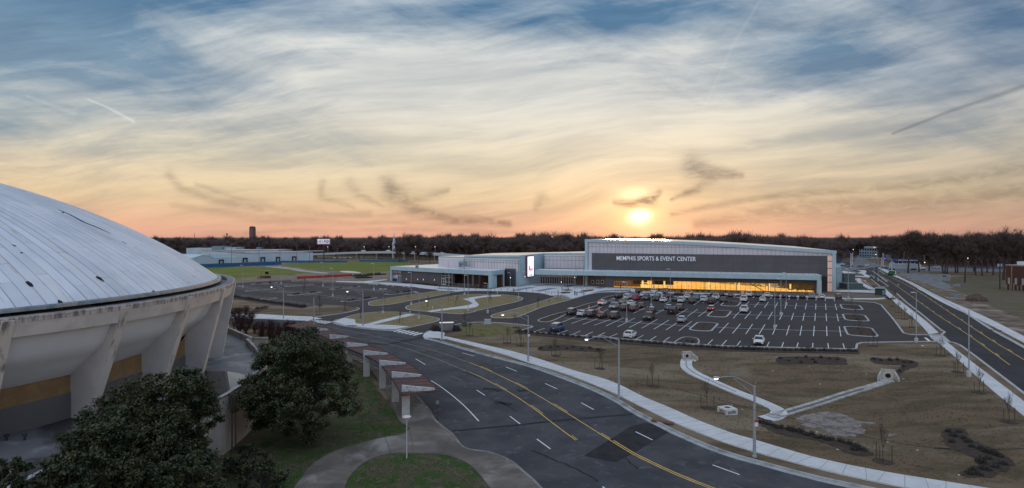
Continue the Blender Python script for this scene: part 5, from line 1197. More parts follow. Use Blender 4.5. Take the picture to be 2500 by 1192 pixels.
# painted wall
a0, a1 = sx(955.5), sx(981)
mb = MB(); FR.box(mb, a0, a1, -1, -.94, 0, 5.5); mb.build('painted_wall', mat('paint_charcoal', (.06, .06, .075), .7), rest)
mb = MB(); FR.box(mb, a0 + .1, a1 - .1, -.94, -.92, 3.45, 3.95); mb.build('red_stripe', mat('paint_red', (.36, .03, .07), .7), rest)
mb = MB(); FR.box(mb, a0 + .1, a1 - .1, -.94, -.925, .05, 1.25); mb.build('navy_band', mat('paint_navy', (.01, .035, .13), .7), rest)
M_PW = mat('paint_white', (.62, .62, .58), .7)
text_obj('GET IN THE', 'wall_lettering', M_PW, FR.P(a0 + .35, -.94, 4.15), FR.u, FR.n, a1 - a0 - 1.0, 1.0, rest, .02, .01); text_obj('GAME', 'wall_lettering', M_PW, FR.P(a0 + .2, -.92, 1.45), FR.u, FR.n, (a1 - a0) * .62, 1.8, rest, .02, .012)
mb = MB()
for k_ in range(2): FR.box(mb, a1 - 2.9 + k_ * 1.25, a1 - 1.8 + k_ * 1.25, -.9, -.84, .05, 3.0)
mb.build('door', mat('door_blue', (.02, .08, .18), .4), rest)
mb = MB()
for k_ in range(3): FR.box(mb, a1 - 3.0 + k_ * 1.25, a1 - 2.86 + k_ * 1.25, -.9, -.78, 0, 3.1)
FR.box(mb, a1 - 3.0, a1 - .36, -.9, -.78, 3.0, 3.15); mb.build('door_frame', mat('white_frame', (.6, .63, .64), .5), rest)
# roof plant
RU = FR.P(sx(1134), -17, rz)
for (x, y, w_, h_, d_, lb) in ((1130, 651, 3.2, 3.0, 2.4, 'grey box air handler on the low wing roof against the panelled wall'), (1018, 652, 1.0, 1.3, 1.0, 'small pale vent box alone on the low wing roof')):
    c = g(x, y + 3, rz); M_ = Matrix.Rotation(math.atan2(FR.u.y, FR.u.x), 3, 'Z'); un = thing('air_handler', lb, 'roof unit', (c.x, c.y, rz - .1), math.atan2(FR.u.y, FR.u.x))
    mb = MB(); mb.box((0, 0, h_ / 2 + .1), (w_, d_, h_)); mb.build('cabinet', mat('unit_grey', (.20, .25, .27), .6), un); mb = MB(); mb.box((0, -d_ / 2 - .02, h_ / 2), (w_ * .8, .04, h_ * .5)); mb.build('grille', mat('grille_grey', (.10, .12, .13), .6), un)
pp = thing('roof_pipework', 'tangle of pale ducts and pipes lying across the low wing roof', 'roof pipework', g(1105, 655, rz), 0, world=True)
for k_ in range(9):
    c = g(1085 + k_ * 6, 652 + (k_ % 3) * 2.0, rz); mb = MB(); a = Vector((c.x, c.y, rz + .5)); b_ = a + FR.u * random.uniform(3, 6) + FR.n * random.uniform(-1.5, 1.5); mb.tube([a, b_], .14, 5); mb.tube([a, (a.x, a.y, rz - .1)], .08, 4); mb.tube([b_, (b_.x, b_.y, rz - .1)], .08, 4); mb.build('pipe', mat('pipe_pale', (.45, .47, .5), .5), pp)

# ------------------------------------------------------------------ service yard right of the hall
def pbox(name, label, cat, px0, px1, ptop, pbase, depth, m, roof=None, group=None, ang=None, rz_=.12):
    """a block whose front face spans px0..px1 with its base at pbase"""
    a, b_ = g(px0, pbase), g(px1, pbase)
    if ang is not None: b_ = a + Vector((math.cos(R(ang)), math.sin(R(ang)), 0)) * ((b_ - a).length)
    f = Face(a, b_); L_ = (Vector((b_.x, b_.y, 0)) - f.A).length; z_ = zat(ptop, (a.y + b_.y) / 2)
    t = thing(name, label, cat, f.P(L_ / 2, -depth / 2, 0), 0, group, world=True)
    mb = MB(); f.box(mb, 0, L_, -depth, 0, 0, z_); mb.build('wall', m, t)
    if roof: mb = MB(); f.box(mb, -.12, L_ + .12, -depth - .12, .12, z_, z_ + rz_); mb.build('roof', roof, t)
    return t, f, L_, z_
M_PALEB = mat('pale_blue_metal', (.30, .42, .47), .5, (.25, .36, .41), .6, spec=.4); M_DKG = mat('dark_green_metal', (.055, .085, .09), .6, (.045, .07, .078), .6)
t, f, L_, z_ = pbox('cooling_tower', 'tall pale blue cooling unit standing against the right end of the hall', 'cooling unit', 2041.5, 2056, 652, 702, 5, M_PALEB, mat('unit_roof', (.5, .55, .57), .5))
mb = MB()
for k_ in range(7): f.box(mb, .2, L_ - .2, .0, .08, 1 + k_ * 1.1, 1.08 + k_ * 1.1)
f.box(mb, .0, .15, 0, .1, 0, z_); f.box(mb, L_ - .15, L_, 0, .1, 0, z_); mb.build('rib', mat('rib_grey', (.12, .17, .2), .6), t)
t, f, L_, z_ = pbox('plant_room', 'dark green plant room with a pale flat roof behind the transformer enclosure', 'plant building', 2060, 2085.5, 668, 692, 18, M_DKG, mat('cream_roof', (.62, .56, .50), .5), ang=-10, rz_=.35)
t, f, L_, z_ = pbox('steel_enclosure', 'low ribbed green metal enclosure in front of the dark plant room', 'enclosure', 2068, 2107, 693, 706, 6, M_DKG, mat('enc_inner', (.09, .11, .115), .7), rz_=.05)
mb = MB(); x = 0
while x < L_: f.box(mb, x, x + .2, 0, .12, 0, z_ + .25); x += .75
mb.build('rib', mat('green_rib', (.10, .17, .17), .6), t)
for i, (x, y) in enumerate(((2076, 695), (2086, 693), (2095, 692), (2101, 693))):
    c = g(x, y, 1.9); mb = MB(); mb.box((0, 0, .5), (1.6, 1.2, 1.0)); mb.box((0, 0, 1.05), (1.3, .9, .12))
    tag(mb.build('condenser', mat('unit_white', (.6, .62, .63), .5), loc=None), 'white condenser unit sitting on top of the green enclosure', 'condenser', 'white condensers on the green enclosure').location = (c.x, c.y + 4, zat(694, c.y + 4) - 1.0)
t, f, L_, z_ = pbox('concrete_wall', 'low white concrete wall running right from the hall corner', 'wall', 2041, 2145, 708.5, 711.2, .4, M_CONC)
c = g(2149, 721); t = thing('waste_bin', 'dark green dumpster with raised lid beside the sidewalk fork', 'dumpster', c, R(-25))
mb = MB(); mb.hexa([(-1.5, -1.2, 0), (1.5, -1.2, 0), (1.6, 1.2, 0), (-1.6, 1.2, 0), (-1.6, -1.3, 2.0), (1.6, -1.3, 2.0), (1.6, 1.3, 2.4), (-1.6, 1.3, 2.4)]); mb.build('body', mat('bin_dark', (.018, .026, .026), .6), t)
mb = MB(); mb.box((0, -.2, 2.75), (3.3, 2.2, .25)); mb.build('lid', mat('bin_lid', (.30, .34, .34), .6), t); mb = MB(); mb.box((.9, -1.32, 1.2), (.7, .1, 1.8)); mb.build('side_panel', mat('bin_panel', (.09, .22, .22), .6), t)
# ------------------------------------------------------------------ vehicles
def paint(name, c, rough=.28): return mat('paint_' + name, c, rough, spec=.5, coat=.6)
PAINT = dict(white=paint('white', (.66, .67, .69)), black=paint('black', (.012, .012, .014)), red=paint('red', (.26, .018, .016)), maroon=paint('maroon', (.075, .014, .012)), silver=paint('silver', (.34, .35, .37)), grey=paint('grey', (.10, .105, .115)),
             blue=paint('blue', (.02, .06, .15)), brown=paint('brown', (.05, .028, .018)), tan=paint('tan', (.33, .27, .20)), teal=paint('teal', (.04, .12, .14)), green=paint('green', (.02, .12, .06)), lightblue=paint('lightblue', (.16, .28, .34)))
M_GLASSC = mat('car_glass', (.012, .016, .022), .08, spec=.8); M_TYRE = mat('tyre', (.014, .014, .014), .85); M_RIMC = mat('wheel_rim', (.30, .30, .31), .35, metal=.7)
M_TAIL = mat('tail_lamp', (.30, .01, .01), .3, emit=(1, .03, .02), estr=.12); M_TAILON = mat('tail_lamp_on', (.5, .02, .02), .3, emit=(1, .10, .08), estr=1.6); M_HEAD = mat('head_lamp', (.55, .57, .6), .15, spec=.8); M_TRIM = mat('black_trim', (.012, .012, .013), .6); M_PLATE = mat('number_plate', (.5, .5, .52), .5)
# stations: (x, half width, sill z, deck z) ; front is +x
SPEC = {
 'sedan': dict(L=4.85, W=.92, st=[(-2.42, .70, .42, .80), (-2.36, .82, .34, .98), (-2.0, .90, .24, 1.02), (-1.3, .92, .20, 1.0), (0, .93, .20, .98), (1.0, .92, .20, .96), (1.6, .90, .22, .90), (2.15, .85, .26, .80), (2.4, .68, .36, .66)],
               cab=dict(x0=-1.95, x1=1.18, r0=-1.02, r1=.32, wb=.86, wr=.62, zb=.96, zr=1.44)),
 'suv': dict(L=4.8, W=.97, st=[(-2.38, .80, .42, .92), (-2.34, .90, .38, 1.10), (-2.0, .95, .30, 1.14), (-1.2, .97, .28, 1.12), (0, .97, .28, 1.10), (1.0, .96, .28, 1.10), (1.6, .94, .30, 1.06), (2.15, .88, .34, .98), (2.38, .74, .44, .80)],
             cab=dict(x0=-2.30, x1=1.15, r0=-2.0, r1=.42, wb=.90, wr=.72, zb=1.09, zr=1.74)),
 'pickup': dict(L=5.7, W=1.0, st=[(-2.85, .92, .48, 1.12), (-2.8, .97, .44, 1.16), (-.95, .99, .36, 1.16), (-.6, .99, .34, 1.15), (.6, .99, .34, 1.14), (1.4, .98, .36, 1.14), (2.2, .95, .38, 1.10), (2.72, .90, .44, 1.0), (2.85, .80, .5, .85)],
                cab=dict(x0=-.98, x1=1.42, r0=-.80, r1=.62, wb=.92, wr=.74, zb=1.13, zr=1.85)),
}
CARMESH = {}
def hexmesh(mb, x0, x1, w0, w1, z0, z1, x0t=None, x1t=None, w0t=None, w1t=None):
    x0t = x0 if x0t is None else x0t; x1t = x1 if x1t is None else x1t; w0t = w0 if w0t is None else w0t; w1t = w1 if w1t is None else w1t
    mb.hexa([(x0, -w0, z0), (x1, -w1, z0), (x1, w1, z0), (x0, w0, z0), (x0t, -w0t, z1), (x1t, -w1t, z1), (x1t, w1t, z1), (x0t, w0t, z1)])
def make_car(kind, colour, label, group, lamps=False, roof=None):
    sp = SPEC[kind]; c = sp['cab']; t = thing('parked_car' if kind != 'pickup' else 'pickup_truck', label, 'car' if kind != 'pickup' else 'pickup', (0, 0, 0), 0, group)
    key = (kind, colour, roof)
    def part(name, m, fn, parent=t, sm=False):
        k_ = (key, name, fn.__name__ if hasattr(fn, '__name__') else '')
        if k_ not in CARMESH: mb = MB(); fn(mb); o = mb.build(name, m, parent, smooth=sm); CARMESH[k_] = o.data; return o
        o = bpy.data.objects.new(name, CARMESH[k_]); COL.objects.link(o); o.parent = parent; return o
    st = sp['st']; W = sp['W']
    def body(mb):
        rings = []
        for x, w, z0, z1 in st:
            zm = (z0 + z1) / 2
            rings.append([(x, -w * .92, z0), (x, -w, z0 + (z1 - z0) * .3), (x, -w * .985, zm + (z1 - z0) * .2), (x, -w * .90, z1 - .03), (x, -w * .6, z1 + .015), (x, 0, z1 + .03),
                          (x, w * .6, z1 + .015), (x, w * .90, z1 - .03), (x, w * .985, zm + (z1 - z0) * .2), (x, w, z0 + (z1 - z0) * .3), (x, w * .92, z0)])
        n = 11; i0 = len(mb.v)
        for r in rings: mb.v += r
        for j in range(len(rings) - 1):
            for i in range(n):
                a = i0 + j * n + i; b_ = i0 + j * n + (i + 1) % n; mb.f.append((a, b_, b_ + n, a + n)); mb.mi.append(0)
        mb.f.append(tuple(i0 + i for i in reversed(range(n)))); mb.f.append(tuple(i0 + (len(rings) - 1) * n + i for i in range(n))); mb.mi += [0, 0]
        # pillars
        for s_ in (-1, 1):
            mb.tube([(c['x0'] + .02, s_ * c['wb'] * .97, c['zb']), (c['r0'], s_ * c['wr'] * 1.02, c['zr'])], .06, 5); mb.tube([(c['x1'], s_ * c['wb'] * .97, c['zb']), (c['r1'], s_ * c['wr'] * 1.02, c['zr'])], .05, 5)
            xm = (c['x0'] + c['x1']) / 2 - .05; mb.tube([(xm, s_ * c['wb'] * 1.0, c['zb']), (xm, s_ * c['wr'] * 1.03, c['zr'])], .05, 4)
            if kind == 'suv': mb.tube([(-1.35, s_ * c['wb'], c['zb']), (-1.35, s_ * c['wr'] * 1.03, c['zr'])], .07, 4)
            mb.box((c['x1'] - .25, s_ * (W + .08), c['zb'] + .06), (.14, .2, .14))
        if kind == 'pickup':
            hexmesh(mb, -2.84, -1.0, .97, .99, 1.12, 1.26) if False else None
            for s_ in (-1, 1): mb.hexa([(-2.82, s_ * .97 - .05, 1.1), (-1.0, s_ * .97 - .05, 1.1), (-1.0, s_ * .97 + .05, 1.1), (-2.82, s_ * .97 + .05, 1.1), (-2.82, s_ * .97 - .05, 1.36), (-1.0, s_ * .97 - .05, 1.36), (-1.0, s_ * .97 + .05, 1.36), (-2.82, s_ * .97 + .05, 1.36)])
            hexmesh(mb, -2.86, -2.78, .97, .97, 1.1, 1.36)
    part('body', PAINT[colour], body, sm=False)
    def roofp(mb): hexmesh(mb, c['r0'] - .04, c['r1'] + .04, c['wr'] + .02, c['wr'] + .02, c['zr'] - .03, c['zr'] + .03, c['r0'] + .12, c['r1'] - .1, c['wr'] - .1, c['wr'] - .1)
    part('roof', PAINT[roof or colour], roofp)  # a paler roof colour stands in for sky light reflected off the car
    def win(mb): hexmesh(mb, c['x0'] + .03, c['x1'], c['wb'] * .965, c['wb'] * .965, c['zb'] - .04, c['zr'] - .02, c['r0'] + .01, c['r1'], c['wr'], c['wr'])
    part('windows', M_GLASSC, win)
    fx = st[-1][0]; rx = st[0][0]; zf = st[-1][3]; zr_ = st[1][3]
    for s_ in (-1, 1):
        def tl(mb, s_=s_): mb.box((rx + .02, s_ * st[1][1] * .80, zr_ - .16), (.1, .30, .16))
        def tr_(mb, s_=s_): mb.box((rx + .02, s_ * st[1][1] * .80, zr_ - .16), (.1, .30, .16))
        o = part('tail_lamp', M_TAIL, tl if s_ < 0 else tr_)
        if lamps: o.material_slots[0].link = 'OBJECT'; o.material_slots[0].material = M_TAILON
        def hl(mb, s_=s_): mb.box((fx - .10, s_ * st[-2][1] * .74, zf - .02), (.22, .34, .12))
        def hr(mb, s_=s_): mb.box((fx - .10, s_ * st[-2][1] * .74, zf - .02), (.22, .34, .12))
        part('head_lamp', M_HEAD, hl if s_ < 0 else hr)
    def grille(mb): mb.box((fx + .0, 0, zf - .12), (.06, .95, .20))
    part('grille', M_TRIM, grille)
    def bump(mb): mb.box((fx - .02, 0, st[-1][2] + .02), (.12, 1.25, .12)); 
    def bumpr(mb): mb.box((rx + .0, 0, st[0][2] + .02), (.12, 1.3, .14))
    part('bumper', M_TRIM, bump); part('bumper', M_TRIM, bumpr)
    def plate(mb): mb.box((rx - .04, 0, zr_ - .30), (.02, .32, .16))
    part('number_plate', M_PLATE, plate)
    if kind == 'pickup':
        def bed(mb): hexmesh(mb, -2.76, -1.02, .90, .90, 1.165, 1.20)
        part('truck_bed', M_TRIM, bed)
    wr_ = .33 if kind == 'sedan' else .38
    for wx in (-sp['L'] / 2 + .95, sp['L'] / 2 - .95):
        for s_ in (-1, 1):
            if ('w', wr_) not in CARMESH:
                mb = MB(); mb.lathe((0, 0, 0), [(wr_ * .55, -.11), (wr_, -.10), (wr_, .10), (wr_ * .55, .11)], 16, Matrix.Rotation(R(90), 3, 'X')); w_ = mb.build('wheel', M_TYRE, t); CARMESH[('w', wr_)] = w_.data
                mb = MB(); mb.lathe((0, 0, 0), [(wr_ * .62, -.13), (wr_ * .62, .13)], 12, Matrix.Rotation(R(90), 3, 'X')); r_ = mb.build('rim', M_RIMC, w_); CARMESH[('r', wr_)] = r_.data
            else:
                w_ = bpy.data.objects.new('wheel', CARMESH[('w', wr_)]); COL.objects.link(w_); w_.parent = t
                r_ = bpy.data.objects.new('rim', CARMESH[('r', wr_)]); COL.objects.link(r_); r_.parent = w_
            w_.location = (wx, s_ * (W - .10), wr_)
    return t
CARS = []
BA = 90 - 26   # heading of the bays, degrees from +x
def car(px, py, kind, colour, label, head=1, group='cars parked in the lot beside the hall', lamps=False, roof=None, ang=None, z=.022):
    t = make_car(kind, colour, label, group, lamps, roof); c = g(px, py, z); t.location = c; t.scale = (1.06, 1.06, 1.08)
    t.rotation_euler = (0, 0, R((BA if head > 0 else BA + 180) if ang is None else ang)); CARS.append(t); return t
# head=1: nose away from the viewer
def row(items):
    for (x, y, k_, c_, h_, lb, *o) in items: car(x, y, k_, c_, lb, h_, **(o[0] if o else {}))
row([
 (1361, 807, 'suv', 'blue', 1, 'dark blue SUV with pale roof alone at the left of the nearest row', dict(roof='silver')),
 (1538, 824, 'sedan', 'white', 1, 'white sedan seen from behind, alone midway along the nearest row'),
 (1853, 839, 'sedan', 'white', -1, 'white sedan facing the viewer at the right of the nearest row'),
 (1397, 768, 'suv', 'black', 1, 'black SUV at the left end of the five in the second row', dict(roof='tan')),
 (1422, 771, 'sedan', 'white', 1, 'white sedan between two dark SUVs in the second row'),
 (1444, 773, 'suv', 'black', 1, 'black SUV between the white and the dark red sedan in the second row', dict(roof='silver')),
 (1470, 775.5, 'sedan', 'maroon', 1, 'dark red sedan in the second row with a pale roof', dict(roof='tan')),
 (1501, 777, 'suv', 'brown', 1, 'big dark brown SUV closing the group of five in the second row', dict(roof='tan')),
 (1585, 780, 'pickup', 'brown', -1, 'dark brown pickup facing the viewer near the tall lamp', dict(roof='tan')),
 (1665, 786, 'sedan', 'silver', 1, 'silver blue sedan alone between the pickup and the kerbed island', dict(roof='white')),
 (1471, 744, 'sedan', 'white', 1, 'white sedan with glowing red tail lamps beside the long planted island', dict(lamps=True)),
 (1498, 741, 'sedan', 'grey', 1, 'dark grey sedan right of the white one with lit tail lamps', dict(roof='tan')),
 (1499, 754, 'suv', 'silver', -1, 'silver white SUV facing the viewer at the left of the third row'),
 (1522, 741, 'sedan', 'tan', 1, 'pale tan roofed sedan behind the silver SUV'),
 (1525, 757, 'suv', 'maroon', 1, 'dark red SUV next to the silver SUV in the third row', dict(roof='tan')),
 (1541, 745, 'sedan', 'white', 1, 'white roofed sedan behind the dark red SUVs'),
 (1548, 759, 'suv', 'maroon', 1, 'dark red hatchback SUV third from left in the third row', dict(roof='tan')),
 (1566, 751, 'sedan', 'maroon', 1, 'dark red car with a pink tinted roof at the right of the third row group', dict(roof='tan')),
 (1592, 762, 'sedan', 'maroon', 1, 'dark maroon sedan with a white roof behind the brown pickup', dict(roof='white')),
 (1633, 756, 'sedan', 'grey', 1, 'dark grey sedan with a white roof left of the black pickup', dict(roof='white')),
 (1643, 765, 'pickup', 'black', 1, 'black pickup seen from behind in the middle of the lot'),
 (1660, 757, 'suv', 'brown', 1, 'brown SUV with a cream roof right of the black pickup', dict(roof='tan')),
 (1737, 758, 'sedan', 'maroon', 1, 'dark sedan with white roof and red lamps beside the kerbed island', dict(roof='white', lamps=True)),
 (1817, 762, 'pickup', 'white', 1, 'white pickup seen from behind right of the kerbed island in the third row'),
 (1510, 727, 'suv', 'black', 1, 'large black SUV next to the small planted island near the plaza'),
 (1532, 730, 'suv', 'white', 1, 'white SUV left of the bright red car'),
 (1553, 732, 'suv', 'red', 1, 'bright red hatchback, the only vivid red car in the lot'),
 (1577, 732, 'suv', 'grey', -1, 'grey SUV facing the viewer right of the bright red car'),
 (1603, 734, 'suv', 'black', -1, 'black SUV with silver bonnet left of the low white sedan', dict(roof='silver')),
 (1620, 737, 'sedan', 'white', 1, 'low white sedan left of the lamp with a concrete foot'),
 (1651, 735, 'sedan', 'maroon', 1, 'dark red sedan with pale roof right of the lamp with a concrete foot', dict(roof='silver')),
 (1664, 738, 'suv', 'white', 1, 'white hatchback SUV left of a black SUV in the fourth row'),
 (1691, 740, 'suv', 'black', 1, 'black SUV in the fourth row between two white SUVs'),
 (1719, 736, 'suv', 'white', 1, 'small white SUV left of the dark pickup in the fourth row'),
 (1738, 741, 'pickup', 'brown', 1, 'dark brown pickup in the fourth row with closed bed'),
 (1767, 738, 'suv', 'brown', 1, 'brown SUV at the right end of the fourth row left of the island'),
 (1816, 736, 'pickup', 'white', 1, 'white pickup right of the kerbed island in the fourth row'),
 (1862, 736, 'sedan', 'white', 1, 'white car alone right of the white pickups'),
 (1540, 722, 'sedan', 'grey', 1, 'grey car half hidden behind the white SUV near the plaza'),
 (1548, 724, 'sedan', 'lightblue', 1, 'light blue grey car behind the bright red hatchback'),
 (1571, 724, 'sedan', 'white', 1, 'white sedan behind the grey SUV near the plaza'),
 (1594, 725, 'sedan', 'white', 1, 'white sedan behind the black SUV with silver bonnet'),
 (1612, 727, 'suv', 'white', 1, 'white van like car behind the low white sedan'),
 (1631, 727, 'sedan', 'maroon', 1, 'dark red car behind the lamp with a concrete foot'),
 (1678, 729, 'sedan', 'white', 1, 'white sedan behind the white hatchback SUV'),
 (1700, 731, 'sedan', 'lightblue', 1, 'pale blue sedan behind the black SUV of the fourth row'),
 (1724, 728, 'sedan', 'blue', 1, 'blue car behind the small white SUV'),
 (1748, 731, 'pickup', 'white', 1, 'white roofed pickup behind the dark brown pickup', dict(roof='tan')),
 (1560, 715, 'suv', 'black', 1, 'black SUV at the left end of the row nearest the hall'),
 (1597, 715, 'sedan', 'white', -1, 'white sedan facing the viewer in the row nearest the hall'),
 (1622, 716, 'suv', 'grey', -1, 'large dark grey SUV in the row nearest the hall, second from the white sedan'),
 (1655, 718.5, 'sedan', 'grey', 1, 'dark grey sedan left of the standing people'),
 (1683, 719, 'suv', 'tan', 1, 'beige SUV right of the standing people', dict(lamps=True)),
 (1741, 721, 'suv', 'grey', -1, 'dark blue grey SUV in the row nearest the hall left of two dark cars'),
 (1763, 722, 'sedan', 'black', 1, 'black car beside the dark blue grey SUV in the row nearest the hall'),
 (1785, 724, 'sedan', 'grey', 1, 'dark grey car left of the small island below the glazing'),
 (1829, 723.5, 'pickup', 'white', 1, 'white pickup right of the red and white barrel'),
 (1852, 724, 'suv', 'teal', 1, 'dark teal SUV right of a white pickup in the row nearest the hall'),
 (1873, 725, 'sedan', 'white', 1, 'white sedan between the dark teal SUV and a blue car'),
 (1895, 725.5, 'sedan', 'blue', 1, 'blue car right of the white sedan in the row nearest the hall'),
 (1916, 726.5, 'suv', 'black', 1, 'black SUV behind the double lamp posts in the row nearest the hall'),
 (1937, 727.5, 'sedan', 'blue', 1, 'dark blue car right of the lamp posts in the row nearest the hall'),
 (1959, 728, 'suv', 'black', 1, 'black car left of the light blue one in the row nearest the hall'),
 (1982, 728.5, 'suv', 'lightblue', 1, 'light blue car near the right end of the row nearest the hall'),
 (2006, 729, 'sedan', 'white', 1, 'white hatchback below the canopy leg at the end of the row'),
 (2047, 729.5, 'suv', 'black', 1, 'black SUV with pale roof parked alone at the far right of the lot', dict(roof='silver')),
])
# street traffic
g2 = 'cars on the far streets'
car(2030, 645, 'sedan', 'lightblue', 'pale blue car parked beyond the service yard', group=g2, ang=20)
car(2056, 647, 'sedan', 'white', 'white car in the far lot beyond the service yard', group=g2, ang=10)
car(2073, 652.5, 'sedan', 'blue', 'dark blue car at the left of the crossing', group=g2, ang=185)
car(2100, 653, 'sedan', 'black', 'black car turning at the crossing', group=g2, ang=150)
car(2117, 650, 'sedan', 'white', 'white car coming out of the far street with lit lamps', group=g2, ang=230)
car(2158, 656.5, 'sedan', 'blue', 'blue and white car at the right corner of the crossing', group=g2, ang=170, roof='white')
car(2286, 655.5, 'suv', 'silver', 'silver SUV on the cross street right of the articulated truck', group=g2, ang=178)
# articulated truck
tr = thing('semi_trailer', 'long grey box trailer with a white tractor unit on the cross street', 'articulated truck', g(2222, 659.5), R(-2))
k_ = g(2222, 659.5).y / FPX
tr.scale = (1, 1, 1)
L0 = 62 * k_
mb = MB(); mb.box((-L0 * .28 / 1 - 0, 0, 2.75), (L0 * .98, 2.6, 3.0)); mb.build('trailer', mat('trailer_grey', (.32, .40, .44), .5, (.40, .47, .50), 1.0), tr)
mb = MB(); mb.box((-L0 * .28, -1.31, 2.9), (L0 * .9, .02, .12)); mb.build('side_stripe', mat('stripe_blue', (.04, .08, .2), .6), tr)
xc = L0 * .21 + 3.0
mb = MB(); mb.hexa([(xc - 2.6, -1.25, .9), (xc + .6, -1.25, .9), (xc + .6, 1.25, .9), (xc - 2.6, 1.25, .9), (xc - 2.6, -1.15, 3.9), (xc - .1, -1.15, 3.7), (xc - .1, 1.15, 3.7), (xc - 2.6, 1.15, 3.9)]); mb.hexa([(xc + .5, -1.1, .8), (xc + 3.0, -1.0, .8), (xc + 3.0, 1.0, .8), (xc + .5, 1.1, .8), (xc + .5, -1.05, 2.3), (xc + 2.7, -.85, 1.9), (xc + 2.7, .85, 1.9), (xc + .5, 1.05, 2.3)]); mb.build('cab', PAINT['white'], tr)
mb = MB(); mb.hexa([(xc + .05, -1.27, 2.3), (xc + .62, -1.2, 2.3), (xc + .62, 1.2, 2.3), (xc + .05, 1.27, 2.3), (xc - .2, -1.17, 3.2), (xc + .12, -1.1, 3.2), (xc + .12, 1.1, 3.2), (xc - .2, 1.17, 3.2)]); mb.build('windows', M_GLASSC, tr)
for x in (-L0 * .72, -L0 * .66, L0 * .10, L0 * .16, xc + 1.9):
    for s_ in (-1, 1): mb = MB(); mb.lathe((x, s_ * 1.12, .52), [(.3, -.15), (.52, -.14), (.52, .14), (.3, .15)], 14, Matrix.Rotation(R(90), 3, 'X')); mb.build('wheel', M_TYRE, tr)
# green utility vehicle on the avenue
c = g(2178, 673); t = thing('utility_vehicle', 'green and white utility vehicle seen from behind at the right kerb of the avenue', 'utility vehicle', c, R(118))
mb = MB(); mb.hexa([(-1.7, -1.2, .55), (2.0, -1.2, .55), (2.0, 1.2, .55), (-1.7, 1.2, .55), (-1.5, -1.15, 2.6), (.8, -1.15, 2.8), (.8, 1.15, 2.8), (-1.5, 1.15, 2.6)]); mb.build('body', PAINT['green'], t)
mb = MB(); mb.box((.2, -.25, 2.9), (2.2, .9, .25)); mb.box((-1.66, -.35, 1.7), (.1, .8, 1.7)); mb.build('white_panel', PAINT['white'], t)
mb = MB(); mb.box((-1.72, .55, 1.9), (.06, .8, .8)); mb.build('rear_window', M_GLASSC, t)
for x in (-1.1, 1.3):
    for s_ in (-1, 1): mb = MB(); mb.lathe((x, s_ * 1.2, .55), [(.3, -.18), (.55, -.16), (.55, .16), (.3, .18)], 14, Matrix.Rotation(R(90), 3, 'X')); mb.build('wheel', M_TYRE, t)
# yellow bulldozer by the field
c = g(647, 679); t = thing('bulldozer', 'yellow tracked bulldozer with cab standing in the dirt at the field edge', 'bulldozer', c, R(200)); t.scale = (1.05,) * 3
M_CAT = mat('machine_yellow', (.30, .20, .05), .6, (.16, .11, .05), 1.5)
mb = MB(); mb.hexa([(-2.2, -.8, 1.0), (2.6, -.7, 1.0), (2.6, .7, 1.0), (-2.2, .8, 1.0), (-2.0, -.8, 2.0), (2.4, -.6, 1.9), (2.4, .6, 1.9), (-2.0, .8, 2.0)]); mb.build('body', M_CAT, t)
mb = MB(); mb.box((-.9, 0, 2.7), (1.7, 1.5, 1.5)); mb.build('cab', M_GLASSC, t); mb = MB(); mb.box((-.9, 0, 3.5), (1.9, 1.7, .12)); mb.build('cab_roof', mat('machine_roof', (.4, .38, .3), .6), t)
for s_ in (-1, 1):
    mb = MB(); mb.prism([(-2.6, s_ * 1.2 - .3), (2.2, s_ * 1.2 - .3), (2.2, s_ * 1.2 + .3), (-2.6, s_ * 1.2 + .3)], .05, 1.0, True); mb.build('track', M_TRIM, t)
mb = MB(); mb.hexa([(3.0, -1.9, 0), (3.2, -1.9, 0), (3.2, 1.9, 0), (3.0, 1.9, 0), (3.3, -1.9, 1.3), (3.5, -1.9, 1.3), (3.5, 1.9, 1.3), (3.3, 1.9, 1.3)]); mb.tube([(0, -1.5, .6), (3.1, -1.5, .5)], .12, 5); mb.tube([(0, 1.5, .6), (3.1, 1.5, .5)], .12, 5); mb.build('blade', M_CAT, t)
mb = MB(); mb.tube([(1.6, .3, 1.9), (1.6, .3, 3.0)], .09, 6); mb.build('exhaust', M_TRIM, t)
